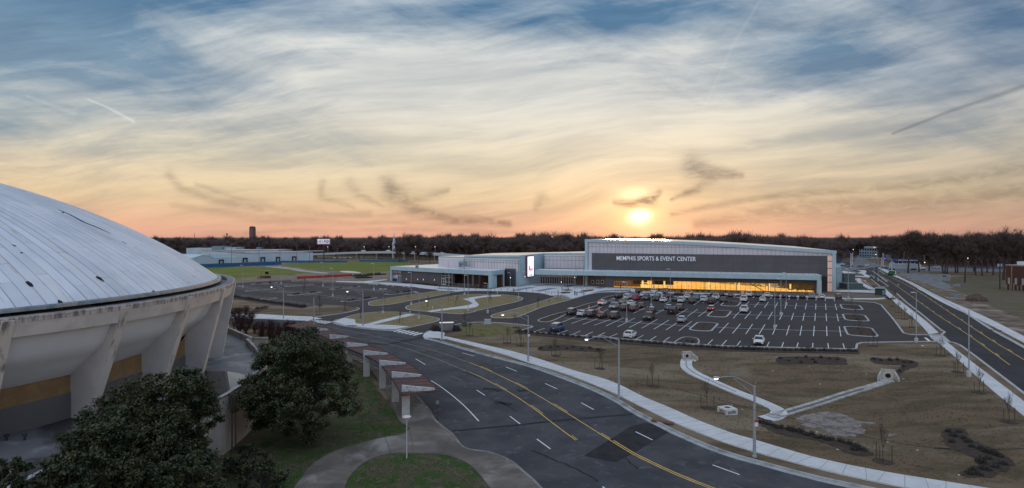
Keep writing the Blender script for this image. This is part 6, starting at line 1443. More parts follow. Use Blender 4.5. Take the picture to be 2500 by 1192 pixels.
# ------------------------------------------------------------------ lamps and poles
M_POLE = mat('galvanised_pole', (.30, .33, .35), .5, (.24, .26, .28), 2, spec=.5); M_BRONZE = mat('bronze_pole', (.06, .055, .055), .55); M_LAMPON = mat('lamp_lens_on', (.8, .8, .8), .3, emit=(1, .82, .74), estr=4); M_LAMPWARM = mat('lamp_lens_warm', (.8, .6, .3), .3, emit=(1, .45, .22), estr=4)
M_FOOTC = mat('pole_base_concrete', (.42, .42, .41), .8, (.34, .34, .33), 1.5)
def street_lamp(bx, by, top, hx, hy, label, arm=True, z0=0.):
    base = g(bx, by, z0); ht = H - (top - CYP) * base.y / FPX - z0
    t = thing('street_lamp', label, 'street lamp', base, 0, 'cobra head lamps along the curved road')
    mb = MB(); mb.tube([(0, 0, 0), (0, 0, ht * .35), (0, 0, ht * .352), (0, 0, ht)], [.17, .145, .125, .10], 10); mb.lathe((0, 0, 0), [(.24, 0), (.24, .12), (.17, .2)], 10); mb.build('pole', M_POLE, t)
    if arm:
        k_ = base.y / FPX; dx = (hx - bx) * k_; hz = H - (hy - CYP) * k_ - z0
        e = Vector((dx * .98, -abs(dx) * .15, hz)); a0 = Vector((0, 0, ht - .1)); 
        mb = MB(); P = [a0, a0.lerp(e, .35) + Vector((0, 0, abs(dx) * .09)), a0.lerp(e, .62) + Vector((0, 0, abs(dx) * .12)), e + Vector((.25 * (1 if dx < 0 else -1), 0, .06)), e]; mb.tube([Vector(q) for q in smooth([tuple(p) for p in P], 4)], .045, 6)
        a1 = Vector((0, 0, ht - .95)); P2 = [a1, a0.lerp(e, .60) + Vector((0, 0, abs(dx) * .08))]; mb.tube(P2, .032, 5); m_ = a1.lerp(P2[1], .5); mb.tube([m_, m_ + Vector((0, 0, .32))], .02, 4); mb.build('arm', M_POLE, t)
        s_ = 1 if dx < 0 else -1
        mb = MB(); hd = e + Vector((-.30 * s_, 0, -.02)); mb.lathe(hd, [(.02, .16), (.14, .13), (.19, .04), (.17, -.03)], 12, Matrix.Diagonal((1.9, 1, 1))); mb.build('lamp_head', mat('head_grey', (.35, .36, .37), .5), t, smooth=True)
        mb = MB(); mb.lathe(hd + Vector((-.03 * s_, 0, -.16)), [(.04, 0), (.12, .03), (.155, .10), (.16, .13)], 12, Matrix.Diagonal((1.5, 1, 1))); mb.build('lens', M_LAMPON, t, smooth=True)
    return t
street_lamp(692, 779, 704, 667, 700, 'silver cobra lamp standing at the white sidewalk of the brown lawn, farthest of the row')
street_lamp(886, 797, 712, 852, 711, 'silver cobra lamp on the kerbed island with the diagonal path')
street_lamp(1079, 830, 748, 1045, 733.5, 'silver cobra lamp on the white corner slab by the bus shelter')
t4 = street_lamp(1289.5, 884, 771, 1231, 767, 'silver cobra lamp on the verge below the left end of the parking rows')
street_lamp(1511, 972, 829, 1435, 826, 'silver cobra lamp with the longest arm midway along the curved sidewalk')
t6 = street_lamp(1842, 1116, 942, 1750, 919, 'nearest silver cobra lamp with a small red and white sign on its pole')
street_lamp(766, 832, 727, 0, 0, 'plain silver pole without arm behind the round evergreen', arm=False)
for t, z_ in ((t4, 4.7), (t6, 3.3)):
    mb = MB(); mb.box((.12, -.16, z_ + .33), (.34, .02, .24)); mb.build('sign_plate', mat('sign_red', (.35, .03, .05), .6), t); mb = MB(); mb.box((.12, -.16, z_), (.34, .02, .40)); mb.build('sign_plate', mat('sign_white', (.6, .6, .6), .6), t)
def lot_lamp(bx, by, top, label, heads=1, base=True, m=None, warm=False, grp='tall lamps of the parking lots', small=False):
    b0 = g(bx, by); ht = H - (top - CYP) * b0.y / FPX; t = thing('lot_lamp', label, 'lot lamp', b0, R(random.uniform(-20, 20)), grp); zb_ = 0
    if base:
        mb = MB(); mb.lathe((0, 0, 0), [(.34, 0), (.34, .85), (.30, .92)], 14); mb.build('base', M_FOOTC, t); zb_ = .9
    mb = MB(); mb.tube([(0, 0, zb_), (0, 0, ht)], [.10 if not small else .07, .07 if not small else .05], 8); mb.build('pole', m or M_POLE, t)
    for k_ in range(heads):
        s_ = (-1, 1)[k_]; mb = MB(); mb.tube([(0, 0, ht - .05), (s_ * .45, 0, ht)], .03, 5); mb.box((s_ * .78, 0, ht + .02), (.75, .38, .12)); mb.build('lamp_head', mat('pale_head', (.62, .66, .68), .4), t)
    if warm:
        mb = MB(); mb.lathe((0, -.1, ht * .66), [(.05, 0), (.15, .1), (.05, .24)], 8); mb.build('globe', M_LAMPWARM if warm == 1 else M_LAMPON, t)
    return t
for a in [(1530, 786, 689, 'lot lamp with a white concrete foot in the second parking row', 1), (1636.5, 734, 657, 'lot lamp with concrete foot right of the low white sedan', 1), (1590, 749, 671, 'lot lamp rising behind the cars left of the lot centre', 1),
          (1891.5, 803, 700, 'nearest of the three lot lamps in the empty right half', 2), (1906.5, 770, 681, 'middle one of the three lot lamps in the empty right half', 1), (1919.5, 745, 666, 'farthest of the three lot lamps in the empty right half', 1),
          (2071, 731, 657, 'lot lamp standing alone by the service yard', 1), (2237, 836, 714, 'tall lamp with concrete foot at the driveway by the right crosswalk', 1), (2365.5, 920, 757, 'tallest nearest lamp with concrete foot beside the right sidewalk', 1),
          (2144, 687, 630, 'right hand pole in the planted median of the avenue', 1), (2134, 680, 630, 'left hand pole in the planted median of the avenue', 1),
          (686.7, 694, 650, 'lamp at the far left corner of the empty lot', 1), (788.6, 700, 641, 'tall lamp in the back of the empty lot', 1), (812.6, 725, 655.5, 'lamp in the middle of the empty lot', 1), (913, 709, 644, 'lamp in the empty lot nearest the low wing', 1),
          (593, 702.5, 648, 'lamp at the left edge of the empty lot beside the dome', 1), (1004, 746, 665.5, 'lamp at the tip of the island with the S shaped path', 1), (1134, 721, 649.5, 'lamp behind the S shaped path, left of the plaza', 1), (1142.6, 760, 672, 'lamp in the middle of the S shaped path', 1),
          (1266, 730, 652, 'lamp at the right tip of the S path island', 1), (1425, 722, 648, 'tall lamp at the plaza edge right of the two walkers', 1), (1094.4, 713, 638.5, 'tall lamp at the corner of the low wing', 1), (1023, 780, 714, 'low lamp on the corner island with the diagonal path', 1), (1190.8, 765, 692, 'low lamp beside the lower edge of the S path island', 1)]:
    lot_lamp(*a)
for a in [(1246, 704, 666, 'slim plaza lamp with a glowing globe by the charcoal block', 2), (1282, 702, 663, 'slim plaza lamp left of the screen tower foot', 1), (1370.4, 729, 669.5, 'slim plaza lamp with orange globe in front of the doors', 1), (1403, 704, 665, 'slim plaza lamp with orange globe near the ticket wall', 1)]:
    lot_lamp(a[0], a[1], a[2], a[3], 1, False, None, a[4], 'slim lamps on the plaza', True)
for a in [(935, 767, 706, 'thin double lamp on the left corner island', 2), (1155, 0, 0, '', 0)]:
    if a[4]: lot_lamp(a[0], a[1], a[2], a[3], a[4], True, None, False, 'slim lamps on the plaza', True)
# utility poles at the far left
for i, (x, y0, y1, lb) in enumerate(((565, 646, 596, 'tall thin pole before the white warehouse gable'), (632.5, 640, 596, 'thin pole before the second loading door'), (683.5, 640, 598, 'thin pole beside the third loading door'), (724, 638, 598, 'thin pole beside the fourth loading door'), (756, 637, 602, 'thin pole with a lamp at the warehouse corner'), (823.5, 637, 606, 'thin pole before the overpass'), (1020, 646, 626, 'small lamp pole left of the low wing roof'), (2207, 655, 603, 'green tinted pole right of the blue trimmed station'), (512.5, 643, 620, 'short pole at the warehouse gable'), (2256, 655, 623, 'thin lamp pole beyond the articulated truck'), (932, 632, 627, 'short lamp pole at the blue fence'), (786, 636.5, 634, 'tiny pole top near the fence'))[:11]):
    b0 = g(x, y0); ht = H - (y1 - CYP) * b0.y / FPX; t = thing('utility_pole', lb, 'pole', b0, 0, 'far utility poles'); mb = MB(); mb.tube([(0, 0, 0), (0, 0, ht)], [.22, .15], 6); mb.build('pole', mat('timber_pole', (.16, .14, .13), .8), t); mb = MB(); mb.box((0, 0, ht - .3), (1.8, .15, .15)); mb.build('crossarm', mat('timber_pole', (.16, .14, .13), .8), t)
c = g(2441, 706); ht = H - (648 - CYP) * c.y / FPX; t = thing('utility_pole', 'dark timber pole with a pale transformer box left of the brick building', 'pole', c, 0)
mb = MB(); mb.tube([(0, 0, 0), (0, 0, ht + 3)], [.22, .16], 8); mb.build('pole', mat('dark_timber', (.03, .025, .02), .9), t); mb = MB()
for s_ in (-1, 1): mb.lathe((s_ * .6, 0, ht - .6), [(.3, 0), (.36, .1), (.36, 1.1), (.2, 1.25)], 10)
mb.box((0, 0, ht - .3), (2.2, .14, .14)); mb.build('transformer', mat('transformer_blue', (.22, .32, .36), .6), t)
# disc lamp by the footpath
c = g(993, 1119, .1); ht = H - (1019 - CYP) * c.y / FPX; t = thing('footpath_lamp', 'disc topped grey lamp post on the green patch beside the curving footpath', 'footpath lamp', c, 0)
mb = MB(); mb.tube([(0, 0, 0), (0, 0, ht - .1)], [.06, .045], 10); mb.build('pole', mat('pale_pole', (.42, .44, .44), .6), t); mb = MB(); mb.lathe((0, 0, ht - .12), [(.10, -.1), (.34, 0), (.43, .04), (.43, .10), (.3, .16), (.05, .18)], 24); mb.build('lamp_disc', mat('disc_pale', (.58, .52, .47), .5), t, smooth=True)
# sign posts
def signpost(bx, by, top, label, w=.3, h=.4, mp=None, ms=None):
    b0 = g(bx, by); ht = H - (top - CYP) * b0.y / FPX; t = thing('sign_post', label, 'sign', b0, 0, 'small signs on posts'); mb = MB(); mb.tube([(0, 0, 0), (0, 0, ht)], .035, 6); mb.build('post', mp or mat('black_post', (.015, .015, .015), .6), t)
    mb = MB(); mb.box((0, -.04, ht - h / 2), (w, .03, h)); mb.build('sign_plate', ms or mat('sign_green_back', (.14, .20, .19), .6), t)
signpost(1068.5, 1027, 978, 'small sign on a black post at the old kerb below the rusty canopy', .36, .42)
for i, x in enumerate((1581, 1600 - 3, 1631, 1664, 1681, 1716 + 17, 1774 - 3)): signpost(x, 710.5 + (x - 1580) * .022, 693.5 + (x - 1580) * .022, 'white parking sign on a thin post in front of the lit glazing', .45, .6, ms=mat('sign_white', (.6, .6, .6), .6))
for x, y in ((1001, 770), (1214, 722), (1056, 758), (2273.5, 828)): signpost(x, y, y - 10, ('short pale marker post at the %s' % {1001: 'upper end of the diagonal path', 1214: 'upper end of the S shaped path', 1056: 'lower end of the S shaped path', 2273.5: 'right crosswalk'}[x]), .2, .3, M_WHITE, M_WHITE)
signpost(2333, 727, 719, 'blue sign on the right sidewalk of the avenue', 1.5, 1.0, ms=mat('sign_blue', (.10, .22, .34), .6))
# bollards round the plaza
for i in range(16):
    t_ = i / 15; x = 1115 + t_ * 232; y = float(np.interp(x, [1115, 1180, 1247, 1300, 1347], [709.5, 708.3, 710, 712.5, 719]))
    c = g(x, y, .12); mb = MB(); mb.lathe((0, 0, 0), [(.1, 0), (.1, .95), (.06, 1.0)], 8); o = mb.build('bollard', mat('bollard_grey', (.16, .17, .18), .5)); o.location = c; tag(o, 'short grey bollard along the curved plaza edge facing the drive', 'bollard', 'bollards along the plaza edge')
# benches and tables of the plaza
for i, (x, y, lb) in enumerate(((1346, 715.5, 'slatted bench at the left of the plaza beds'), (1380, 706, 'slatted bench behind the upper red bed'), (1388, 711, 'slatted bench at the front of the left red bed'), (1412, 705, 'slatted bench left of the right red bed'), (1440, 707, 'slatted bench behind the right red bed'), (1511, 711, 'slatted bench before the lit entrance'))):
    c = g(x, y, .12); t = thing('bench', lb, 'bench', c, R(-20), 'benches on the plaza'); mb = MB(); mb.box((0, 0, .45), (3.4, .55, .07)); mb.build('seat', mat('bench_slats', (.20, .11, .09), .7), t)
    for s_ in (-1.4, 1.4): mb = MB(); mb.box((s_, 0, .21), (.08, .5, .42)); mb.build('leg', mat('bench_leg', (.08, .08, .08), .6), t)
# bus shelter style monument with planting
c = g(1090, 807); t = thing('entrance_monument', 'low grey monument sign with a lit pale top between shrubs at the drive mouth', 'monument sign', c, R(12))
mb = MB(); mb.box((0, 0, .9), (3.0, .8, 1.8)); mb.build('wall', mat('monument_grey', (.20, .19, .175), .8, (.16, .15, .14), 2), t); mb = MB(); mb.box((0, 0, 1.86), (3.3, 1.0, .12)); mb.build('cap', mat('cap_lit', (.8, .75, .68), .5, emit=(1, .85, .7), estr=.35), t)
# people
def person(px, py, label, height=1.72, cols=((.03, .03, .04), (.02, .02, .03)), ang=0, z=.13, stride=.2):
    h = height / 1.75; c = g(px, py, z); t = thing('person', label, 'person', c, R(ang)); 
    me_ = bpy.data.meshes.new('body'); V = [(0, 0, .95), (0, 0, 1.15), (0, 0, 1.42), (0, .01, 1.53), (0, .03, 1.64), (0, .02, 1.75), (.19, 0, 1.40), (.25, -.03, 1.13), (.24, .10, .90), (.25, .14, .82), (-.19, 0, 1.40), (-.25, .03, 1.13), (-.24, -.08, .90), (-.25, -.10, .82),
         (.10, 0, .90), (.11, stride * .6, .50), (.11, stride, .08), (.11, stride + .16, .04), (-.10, 0, .90), (-.11, -stride * .2, .50), (-.11, -stride, .08), (-.11, -stride + .16, .04)]
    E_ = [(0, 1), (1, 2), (2, 3), (3, 4), (4, 5), (2, 6), (6, 7), (7, 8), (8, 9), (2, 10), (10, 11), (11, 12), (12, 13), (0, 14), (14, 15), (15, 16), (16, 17), (0, 18), (18, 19), (19, 20), (20, 21)]
    Rr = [.15, .14, .17, .06, .09, .085, .07, .05, .04, .04, .07, .05, .04, .04, .10, .065, .05, .045, .10, .065, .05, .045]
    me_.from_pydata([(x * h, y * h, q * h) for x, y, q in V], E_, []); o = bpy.data.objects.new('body', me_); COL.objects.link(o); o.parent = t
    sk = o.modifiers.new('skin', 'SKIN'); 
    for v, r in zip(me_.skin_vertices[0].data, Rr): v.radius = (r * h, r * h * .85)
    me_.skin_vertices[0].data[0].use_root = True; o.modifiers.new('sub', 'SUBSURF').levels = 1; o.modifiers['sub'].render_levels = 1
    m_ = mat('clothes_%d' % int(cols[0][0] * 1000 + cols[0][2] * 99), cols[0], .85); me_.materials.append(m_)
    mb = MB(); mb.lathe((0, .02 * h, 1.70 * h), [(.02, .1), (.085, .07), (.098, .0), (.07, -.05)], 10); mb.build('hair', mat('dark_hair', (.02, .015, .012), .8), t)
    mb = MB(); mb.tube([(.10, 0, .92 * h), (.11, stride * .6 * h, .50 * h), (.11, stride * h, .12 * h)], [.115 * h, .085 * h, .07 * h], 8); mb.tube([(-.10, 0, .92 * h), (-.11, -stride * .2 * h, .50 * h), (-.11, -stride * h, .12 * h)], [.115 * h, .085 * h, .07 * h], 8); mb.build('trousers', mat('trousers_dark', cols[1], .85), t)
    return t
person(1403.5, 721.5, 'taller person in dark coat walking on the plaza, left of the pair', 1.85, ((.02, .035, .045), (.012, .015, .02)), 170)
person(1408.5, 722, 'shorter person in dark clothes walking on the plaza, right of the pair', 1.55, ((.015, .02, .03), (.012, .012, .016)), 175)
person(1515, 705, 'person in black standing at the lit entrance doors', 1.8, ((.012, .01, .01), (.012, .01, .01)), 160)
for i, (x, lb) in enumerate(((1663, 'person in dark clothes left of three standing by the beige SUV'), (1667, 'person in dark clothes in the middle of three by the beige SUV'), (1671.5, 'person in pale top right of three standing by the beige SUV'))): person(x, 720, lb, 1.75, (((.02, .02, .025), (.02, .02, .02)) if i < 2 else ((.35, .35, .36), (.02, .02, .02))), 20 * i, .03, .08)
person(1586.5, 741, 'person in black standing between the grey and the black SUV', 1.75, ((.015, .012, .014), (.012, .012, .014)), 40, .03, .08)
# barrels and cones
def barrel(x, y, s_, label, kind='barrel'):
    c = g(x, y, .03); t = thing('traffic_barrel' if kind == 'barrel' else 'traffic_cone', label, 'traffic barrel' if kind == 'barrel' else 'traffic cone', c, 0, 'orange and white traffic markers')
    pr = [(.30, 0), (.28, 1.0)] if kind == 'barrel' else [(.2, 0), (.05, .9)]
    mb = MB(); mb.lathe((0, 0, .05), [(r * s_, z_ * s_) for r, z_ in pr], 10); mb.lathe((0, 0, 0), [(.38 * s_, 0), (.38 * s_, .05)], 8); mb.build('body', mat('safety_orange', (.65, .10, .03), .5), t)
    mb = MB()
    for z_ in (.4, .75): r = np.interp(z_, [pr[0][1], pr[1][1]], [pr[0][0], pr[1][0]]) + .01; mb.lathe((0, 0, .05 + z_ * s_), [(r * s_, 0), (r * s_, .14 * s_)], 10)
    mb.build('white_band', M_WHITE, t)
barrel(1813, 724, 2.0, 'large red and white barrel at the small island below the glazing'); barrel(1438, 757, 1.4, 'orange cone at the lower edge of the long planted island', 'cone'); barrel(1462.5, 760, 1.4, 'orange cone on the bay line right of the long planted island', 'cone')
barrel(2091, 690, 1.6, 'red cone beside the plant room at the yard corner', 'cone'); barrel(2112, 692, 1.5, 'red and white barrel on the small yard drive'); barrel(2103.5, 688, 1.4, 'orange cone near the yard entrance', 'cone')
for x, y, lb in ((2156, 684, 'striped barricade in the avenue at the end of the planted median'), (2193, 707 - 8, 'striped barricade on the left lane of the avenue')):
    c = g(x, y, .03); t = thing('barricade', lb, 'barricade', c, R(20), 'striped barricades on the avenue'); mb = MB()
    for z_ in (.5, .9): mb.box((0, 0, z_), (1.2, .04, .2))
    mb.build('board', mat('board_orange', (.55, .30, .22), .6), t); mb = MB()
    for s_ in (-.55, .55): mb.box((s_, 0, .5), (.05, .5, 1.0)) if False else mb.tube([(s_, -.25, 0), (s_, 0, 1.05), (s_, .25, 0)], .025, 4)
    mb.build('leg', mat('leg_white', (.5, .5, .5), .6), t)
# hydrants
for x, y, lb in ((1340, 737.5, 'small red hydrant on the grass strip before the plaza'), (2188, 728, 'red hydrant by the fork of the right sidewalk')):
    c = g(x, y, .1); mb = MB(); mb.lathe((0, 0, 0), [(.2, 0), (.2, .08), (.14, .1), (.14, .6), (.17, .62), (.12, .78), (.03, .85)], 10); mb.box((0, 0, .45), (.5, .14, .14)); o = mb.build('hydrant', mat('hydrant_red', (.18, .03, .02), .6)); o.location = c; tag(o, lb, 'hydrant')
# electric boxes on the lawn
for x, y, sx_, lb in ((1190.5, 791, 1.6, 'pale green electric cabinet at the top edge of the lawn corner'), (1134, 796, 1.2, 'dark green cabinet beside the young tree near the monument')):
    c = g(x, y); mb = MB(); mb.box((0, 0, .55), (sx_, .9, 1.1)); mb.box((0, 0, 1.13), (sx_ + .1, 1.0, .08)); mb.box((0, 0, .04), (sx_ + .4, 1.3, .12)); o = mb.build('electric_cabinet', mat('cabinet_pale' if sx_ > 1.4 else 'cabinet_green', (.34, .38, .38) if sx_ > 1.4 else (.06, .10, .09), .6)); o.location = c; tag(o, lb, 'cabinet')

# ------------------------------------------------------------------ far left: warehouse, fence, overpass, billboard
M_WH = mat('warehouse_white', (.42, .52, .56), .6, (.36, .45, .49), .06, spec=.4)
def blk(name, label, cat, A, B_, depth, z, m, roof=None, world=True, gable=0, group=None, doors=()):
    A = Vector((A[0], A[1], 0)); B_ = Vector((B_[0], B_[1], 0)); f = Face(A, B_); L_ = (B_ - A).length
    t = thing(name, label, cat, f.P(L_ / 2, -depth / 2, 0), 0, group, world=True); mb = MB(); f.box(mb, 0, L_, -depth, 0, 0, z)
    if gable: P = [f.P(0, 0, z), f.P(L_ / 2, 0, z + gable), f.P(L_, 0, z), f.P(0, -depth, z), f.P(L_ / 2, -depth, z + gable), f.P(L_, -depth, z)]; mb.poly([P[0], P[2], P[1]]); mb.poly([P[3], P[4], P[5]])
    mb.build('wall', m, t)
    if roof:
        mb = MB()
        if gable: mb.hexa([f.P(-.3, .3, z - .05), f.P(L_ / 2, .3, z + gable - .05), f.P(L_ / 2, -depth, z + gable - .05), f.P(-.3, -depth, z - .05), f.P(-.3, .3, z + .15), f.P(L_ / 2, .3, z + gable + .15), f.P(L_ / 2, -depth, z + gable + .15), f.P(-.3, -depth, z + .15)]); mb.hexa([f.P(L_ / 2, .3, z + gable - .05), f.P(L_ + .3, .3, z - .05), f.P(L_ + .3, -depth, z - .05), f.P(L_ / 2, -depth, z + gable - .05), f.P(L_ / 2, .3, z + gable + .15), f.P(L_ + .3, .3, z + .15), f.P(L_ + .3, -depth, z + .15), f.P(L_ / 2, -depth, z + gable + .15)])
        else: f.box(mb, -.1, L_ + .1, -depth - .1, .1, z + .004, z + .25)
        mb.build('roof', roof, t)
    return t, f, L_
wA, wB = g(589, 640.5), g(764, 636)
t, f, L_ = blk('warehouse', 'long white flat roofed warehouse with four dark framed loading doors', 'warehouse', wA, wB, 150, 7.3, M_WH, mat('warehouse_roof', (.13, .10, .10), .8, (.30, .29, .30), .035, thr=(.46, .54), stretch=(.4, 3, 1)))
def dock(f, t, px0, px1, ytop, ybot):
    a, z1_ = f.px(px0, ytop); b_, z0_ = f.px(px1, ybot); 
    mb = MB(); f.box(mb, a, a + .9, 0, .7, 0, z1_); f.box(mb, b_ - .9, b_, 0, .7, 0, z1_); f.box(mb, a, b_, 0, .8, z1_ - 1, z1_); fr = mb.build('dock_frame', mat('dock_black', (.02, .02, .025), .8), t)
    mb = MB(); f.box(mb, a + .9, b_ - .9, .02, .12, .2, z1_ - 1); mb.build('dock_door', mat('dock_door', (.40, .45, .48), .6), t)
for q in ((592.8, 604, 629.5, 641), (635.7, 646.8, 628, 638), (673.4, 683.8, 627.3, 638), (712.9, 723.3, 626, 637)): dock(f, t, *q)
mb = MB()
for k_ in range(5): 
    a = f.P(6 + k_ * 14, -8 - k_ * 6, 7.9); b_ = f.P(30 + k_ * 14, -9 - k_ * 6, 7.9)
    mb.tube([a, b_], .35, 5)
    for q in np.linspace(0, 1, 5): p = a.lerp(b_, q); mb.tube([(p.x, p.y, 7.4), (p.x, p.y, 8.3)], .15, 4)
mb.build('roof_pipe', mat('pipe_white', (.5, .5, .52), .6), t)
t, f, L_ = blk('warehouse_annex', 'low white annex with one loading door at the left end of the warehouse', 'warehouse', g(521, 644), g(589, 641.5), 20, 4.6, M_WH, M_WH)
dock(f, t, 534, 545.6, 634, 643.5)
mb = MB(); f.box(mb, 0, L_, -20, -12, 4.6, 7.6); mb.build('upper_wall', M_WH, t)
blk('gabled_shed', 'white shed with a shallow gable facing the field, left end of the warehouse', 'warehouse', g(470, 646), g(521, 644), 60, 4.9, mat('shed_white', (.37, .46, .50), .6), mat('shed_roof', (.45, .55, .62), .5), gable=2.6)
blk('factory_block', 'white flat block rising behind the warehouse roofs, left of the pale blue block', 'factory', gd(455, 600, 720), gd(517, 600, 720), 30, zat(606, 720), M_WH)
blk('factory_block', 'pale blue grey block in the middle behind the warehouse roofs', 'factory', gd(517, 600, 700), gd(542, 600, 700), 30, zat(601.5, 700), mat('blue_grey_block', (.17, .24, .27), .7))
blk('factory_block', 'white stepped block right of the pale blue block behind the warehouse', 'factory', gd(542, 600, 705), gd(576, 600, 705), 30, zat(604.5, 705), M_WH)
blk('factory_block', 'long low white roof strip behind the warehouse, reaching to the teal tank', 'factory', gd(520, 600, 640), gd(664, 600, 640), 60, zat(612, 640), mat('white_low_block', (.36, .36, .38), .6), mat('low_roof', (.42, .41, .42), .5))
blk('teal_tank_house', 'small teal box building before the dark wood', 'building', gd(625, 600, 700), gd(637, 600, 700), 8, zat(604, 700), mat('teal_wall', (.06, .17, .20), .6))
def fence(A, B_, h, m, label, name='fence', cat='fence', post=3.0, mp=None):
    A = Vector((A[0], A[1], 0)); B_ = Vector((B_[0], B_[1], 0)); f = Face(A, B_); L_ = (B_ - A).length; t = thing(name, label, cat, f.P(L_ / 2, 0, 0), 0, world=True)
    n = max(2, int(L_ / 6)); mb = MB()
    for i in range(n):
        a, b_ = L_ * i / n, L_ * (i + 1) / n; w0_, w1_ = random.uniform(-.12, .12), random.uniform(-.12, .12); f.box(mb, a, b_, -.03 + w0_, .03 + w0_, .05, h + w1_)
    mb.build('screen_cloth', m, t)
    mb = MB()
    for i in range(min(n + 1, 90)): p = f.P(L_ * i / n, .16, 0); mb.tube([(p.x, p.y, 0), (p.x, p.y, h + .2)], .06, 4)
    o = mb.build('posts', mp or mat('fence_post', (.08, .09, .10), .7), t); o['kind'] = 'stuff'; o.name = 'fence_posts'
M_BLUE = mat('blue_screen', (.012, .10, .23), .7, (.01, .075, .18), .1)
fence(g(470, 655), g(686.7, 646.8), 2.7, M_BLUE, 'blue screened construction fence along the far side of the left field'); fence(g(686.7, 641.8), g(848, 641), 1.7, M_BLUE, 'farther blue screened fence behind the field, right of the first')
fence(g(877, 639.5), g(992, 640), 1.6, M_BLUE, 'blue screened fence below the overpass at the right of the field')
fence(g(725, 681.5), g(859, 674.5), 1.35, mat('red_mesh', (.42, .035, .025), .7, (.28, .02, .02), .5), 'bright red plastic barrier fence across the dirt behind the empty lot', 'barrier_fence')
for k_, (x, y, w_, h_) in enumerate(((852, 665.5, 44, 1.0),)):
    mb = MB(); c = g(x, y); pts = smooth([(830, 663.5), (850, 663), (874, 665.5), (880, 667.5), (860, 667), (838, 665.5)], 3, True); mb.prism([tuple(q)[:2] for q in G(pts)], .02, .35); o = mb.build('sand_heap', mat('pale_sand', (.62, .52, .44), .9)); tag(o, 'flat pale sand heap on the dirt beyond the red barrier', 'sand heap')
mb = MB(); pts = smooth([(645, 651.5), (668, 650.5), (720, 655), (760, 662), (800, 666), (790, 668), (740, 664), (700, 657.5), (664, 653.5)], 3, True); mb.flat(G(pts), .04); structure(mb, 'dirt', mat('pale_sand_strip', (.42, .36, .32), .9, (.26, .21, .17), .12, thr=(.4, .6)))
for k_ in range(26):   # dark planters or tyres lined up behind the red barrier
    x, y = (862 + k_ * 4.6, 675.5 - k_ * .28) if k_ < 18 else (868 + (k_ - 18) * 5.5, 679.8 - (k_ - 18) * .1)
    c = g(x, y); mb = MB(); mb.lathe((0, 0, 0), [(.5, 0), (.7, .35), (.4, .8), (.1, 1.0)], 7); o = mb.build('bush', mat('dark_shrub', (.022, .026, .016), .9, (.04, .03, .022), 3)); o.location = c; o.scale = (random.uniform(.8, 1.6),) * 3; tag(o, 'small dark clump on the bare dirt left of the low wing', 'bush', 'dark clumps on the bare dirt')
# overpass
OV = [(1700 - 1000, 621.5), (764, 619.2), (870, 615), (960, 614.2), (1012, 616), (1113, 622.5), (1190, 629)]
OD = [600, 600, 590, 575, 560, 540, 520]
t = thing('overpass', 'pale concrete highway overpass on dark columns behind the fields', 'overpass', gd(900, 615, 580), 0, world=True)
P = [gd(x, y, d_) for (x, y), d_ in zip(OV, OD)]; P = [Vector(q) for q in smooth([tuple(p) for p in P], 6)]
mb = MB()
for a, b_ in zip(P, P[1:]):
    n_ = Vector((-(b_ - a).y, (b_ - a).x, 0)).normalized() * 12; mb.hexa([(a.x, a.y, a.z - 1.9), (b_.x, b_.y, b_.z - 1.9), (b_.x + n_.x, b_.y + n_.y, b_.z - 1.9), (a.x + n_.x, a.y + n_.y, a.z - 1.9), (a.x, a.y, a.z), (b_.x, b_.y, b_.z), (b_.x + n_.x, b_.y + n_.y, b_.z), (a.x + n_.x, a.y + n_.y, a.z)])
mb.build('deck', mat('overpass_concrete', (.38, .40, .41), .7), t)
for p in P[::3]:
    for q in (1.5, 6, 10.5):
        mb = MB(); mb.tube([(p.x, p.y + q, 0), (p.x, p.y + q, p.z - 1.8)], .5, 8); mb.build('column', mat('overpass_column', (.26, .24, .22), .8), t)
    mb = MB(); mb.box((p.x, p.y + 6, p.z - 2.2), (1.4, 12, .8)); mb.build('crosshead', mat('overpass_column', (.26, .24, .22), .8), t)
for i, x in enumerate((800, 889, 946, 960, 1008, 1052)):
    j = min(range(len(P)), key=lambda k_: abs(P[k_].x / P[k_].y * FPX + CXP - x)); p = P[j]; h_ = zat(605.5, p.y) - p.z + 1; mb = MB(); lt_ = thing('highway_lamp', ['highway lamp at the left end of the overpass', 'highway lamp above the row of vans under the overpass', 'highway lamp left of the pair at mid overpass', 'highway lamp right of the pair at mid overpass', 'highway lamp above the right half of the overpass', 'highway lamp nearest the right end of the overpass'][i], 'highway lamp', p, 0, 'lit lamps on the overpass')
    mb.tube([(0, 5, -.2), (0, 5, h_)], .12, 5); mb.build('pole', M_POLE, lt_); mb = MB(); mb.box((0, 4.6, h_), (.55, .5, .25)); mb.build('lamp', mat('lamp_soft', (.8, .8, .8), .3, emit=(1, .85, .7), estr=2.5), lt_)
for x, lb in ((886, 'white car driving on the left part of the overpass'), (950, 'white car driving on the middle of the overpass'), (1006, 'white car driving right of the middle on the overpass'), (1078, 'white car driving down the right end of the overpass')):
    j = min(range(len(P)), key=lambda k_: abs(P[k_].x / P[k_].y * FPX + CXP - x)); p = P[j]; cc = make_car('sedan', 'white', lb, 'white cars on the overpass'); cc.location = (p.x, p.y + 2.2, p.z + .02); cc.rotation_euler = (0, 0, R(0))
for i, (x, w_) in enumerate(((818, 0), (833, 0), (841, 0), (846, 0), (857, 1), (888, 0), (930, 0))):
    cc = car(x, 631.5, 'suv' if w_ else 'sedan', 'white', 'white car parked in the dark under the overpass', group='cars parked under the overpass', ang=90, z=.02)
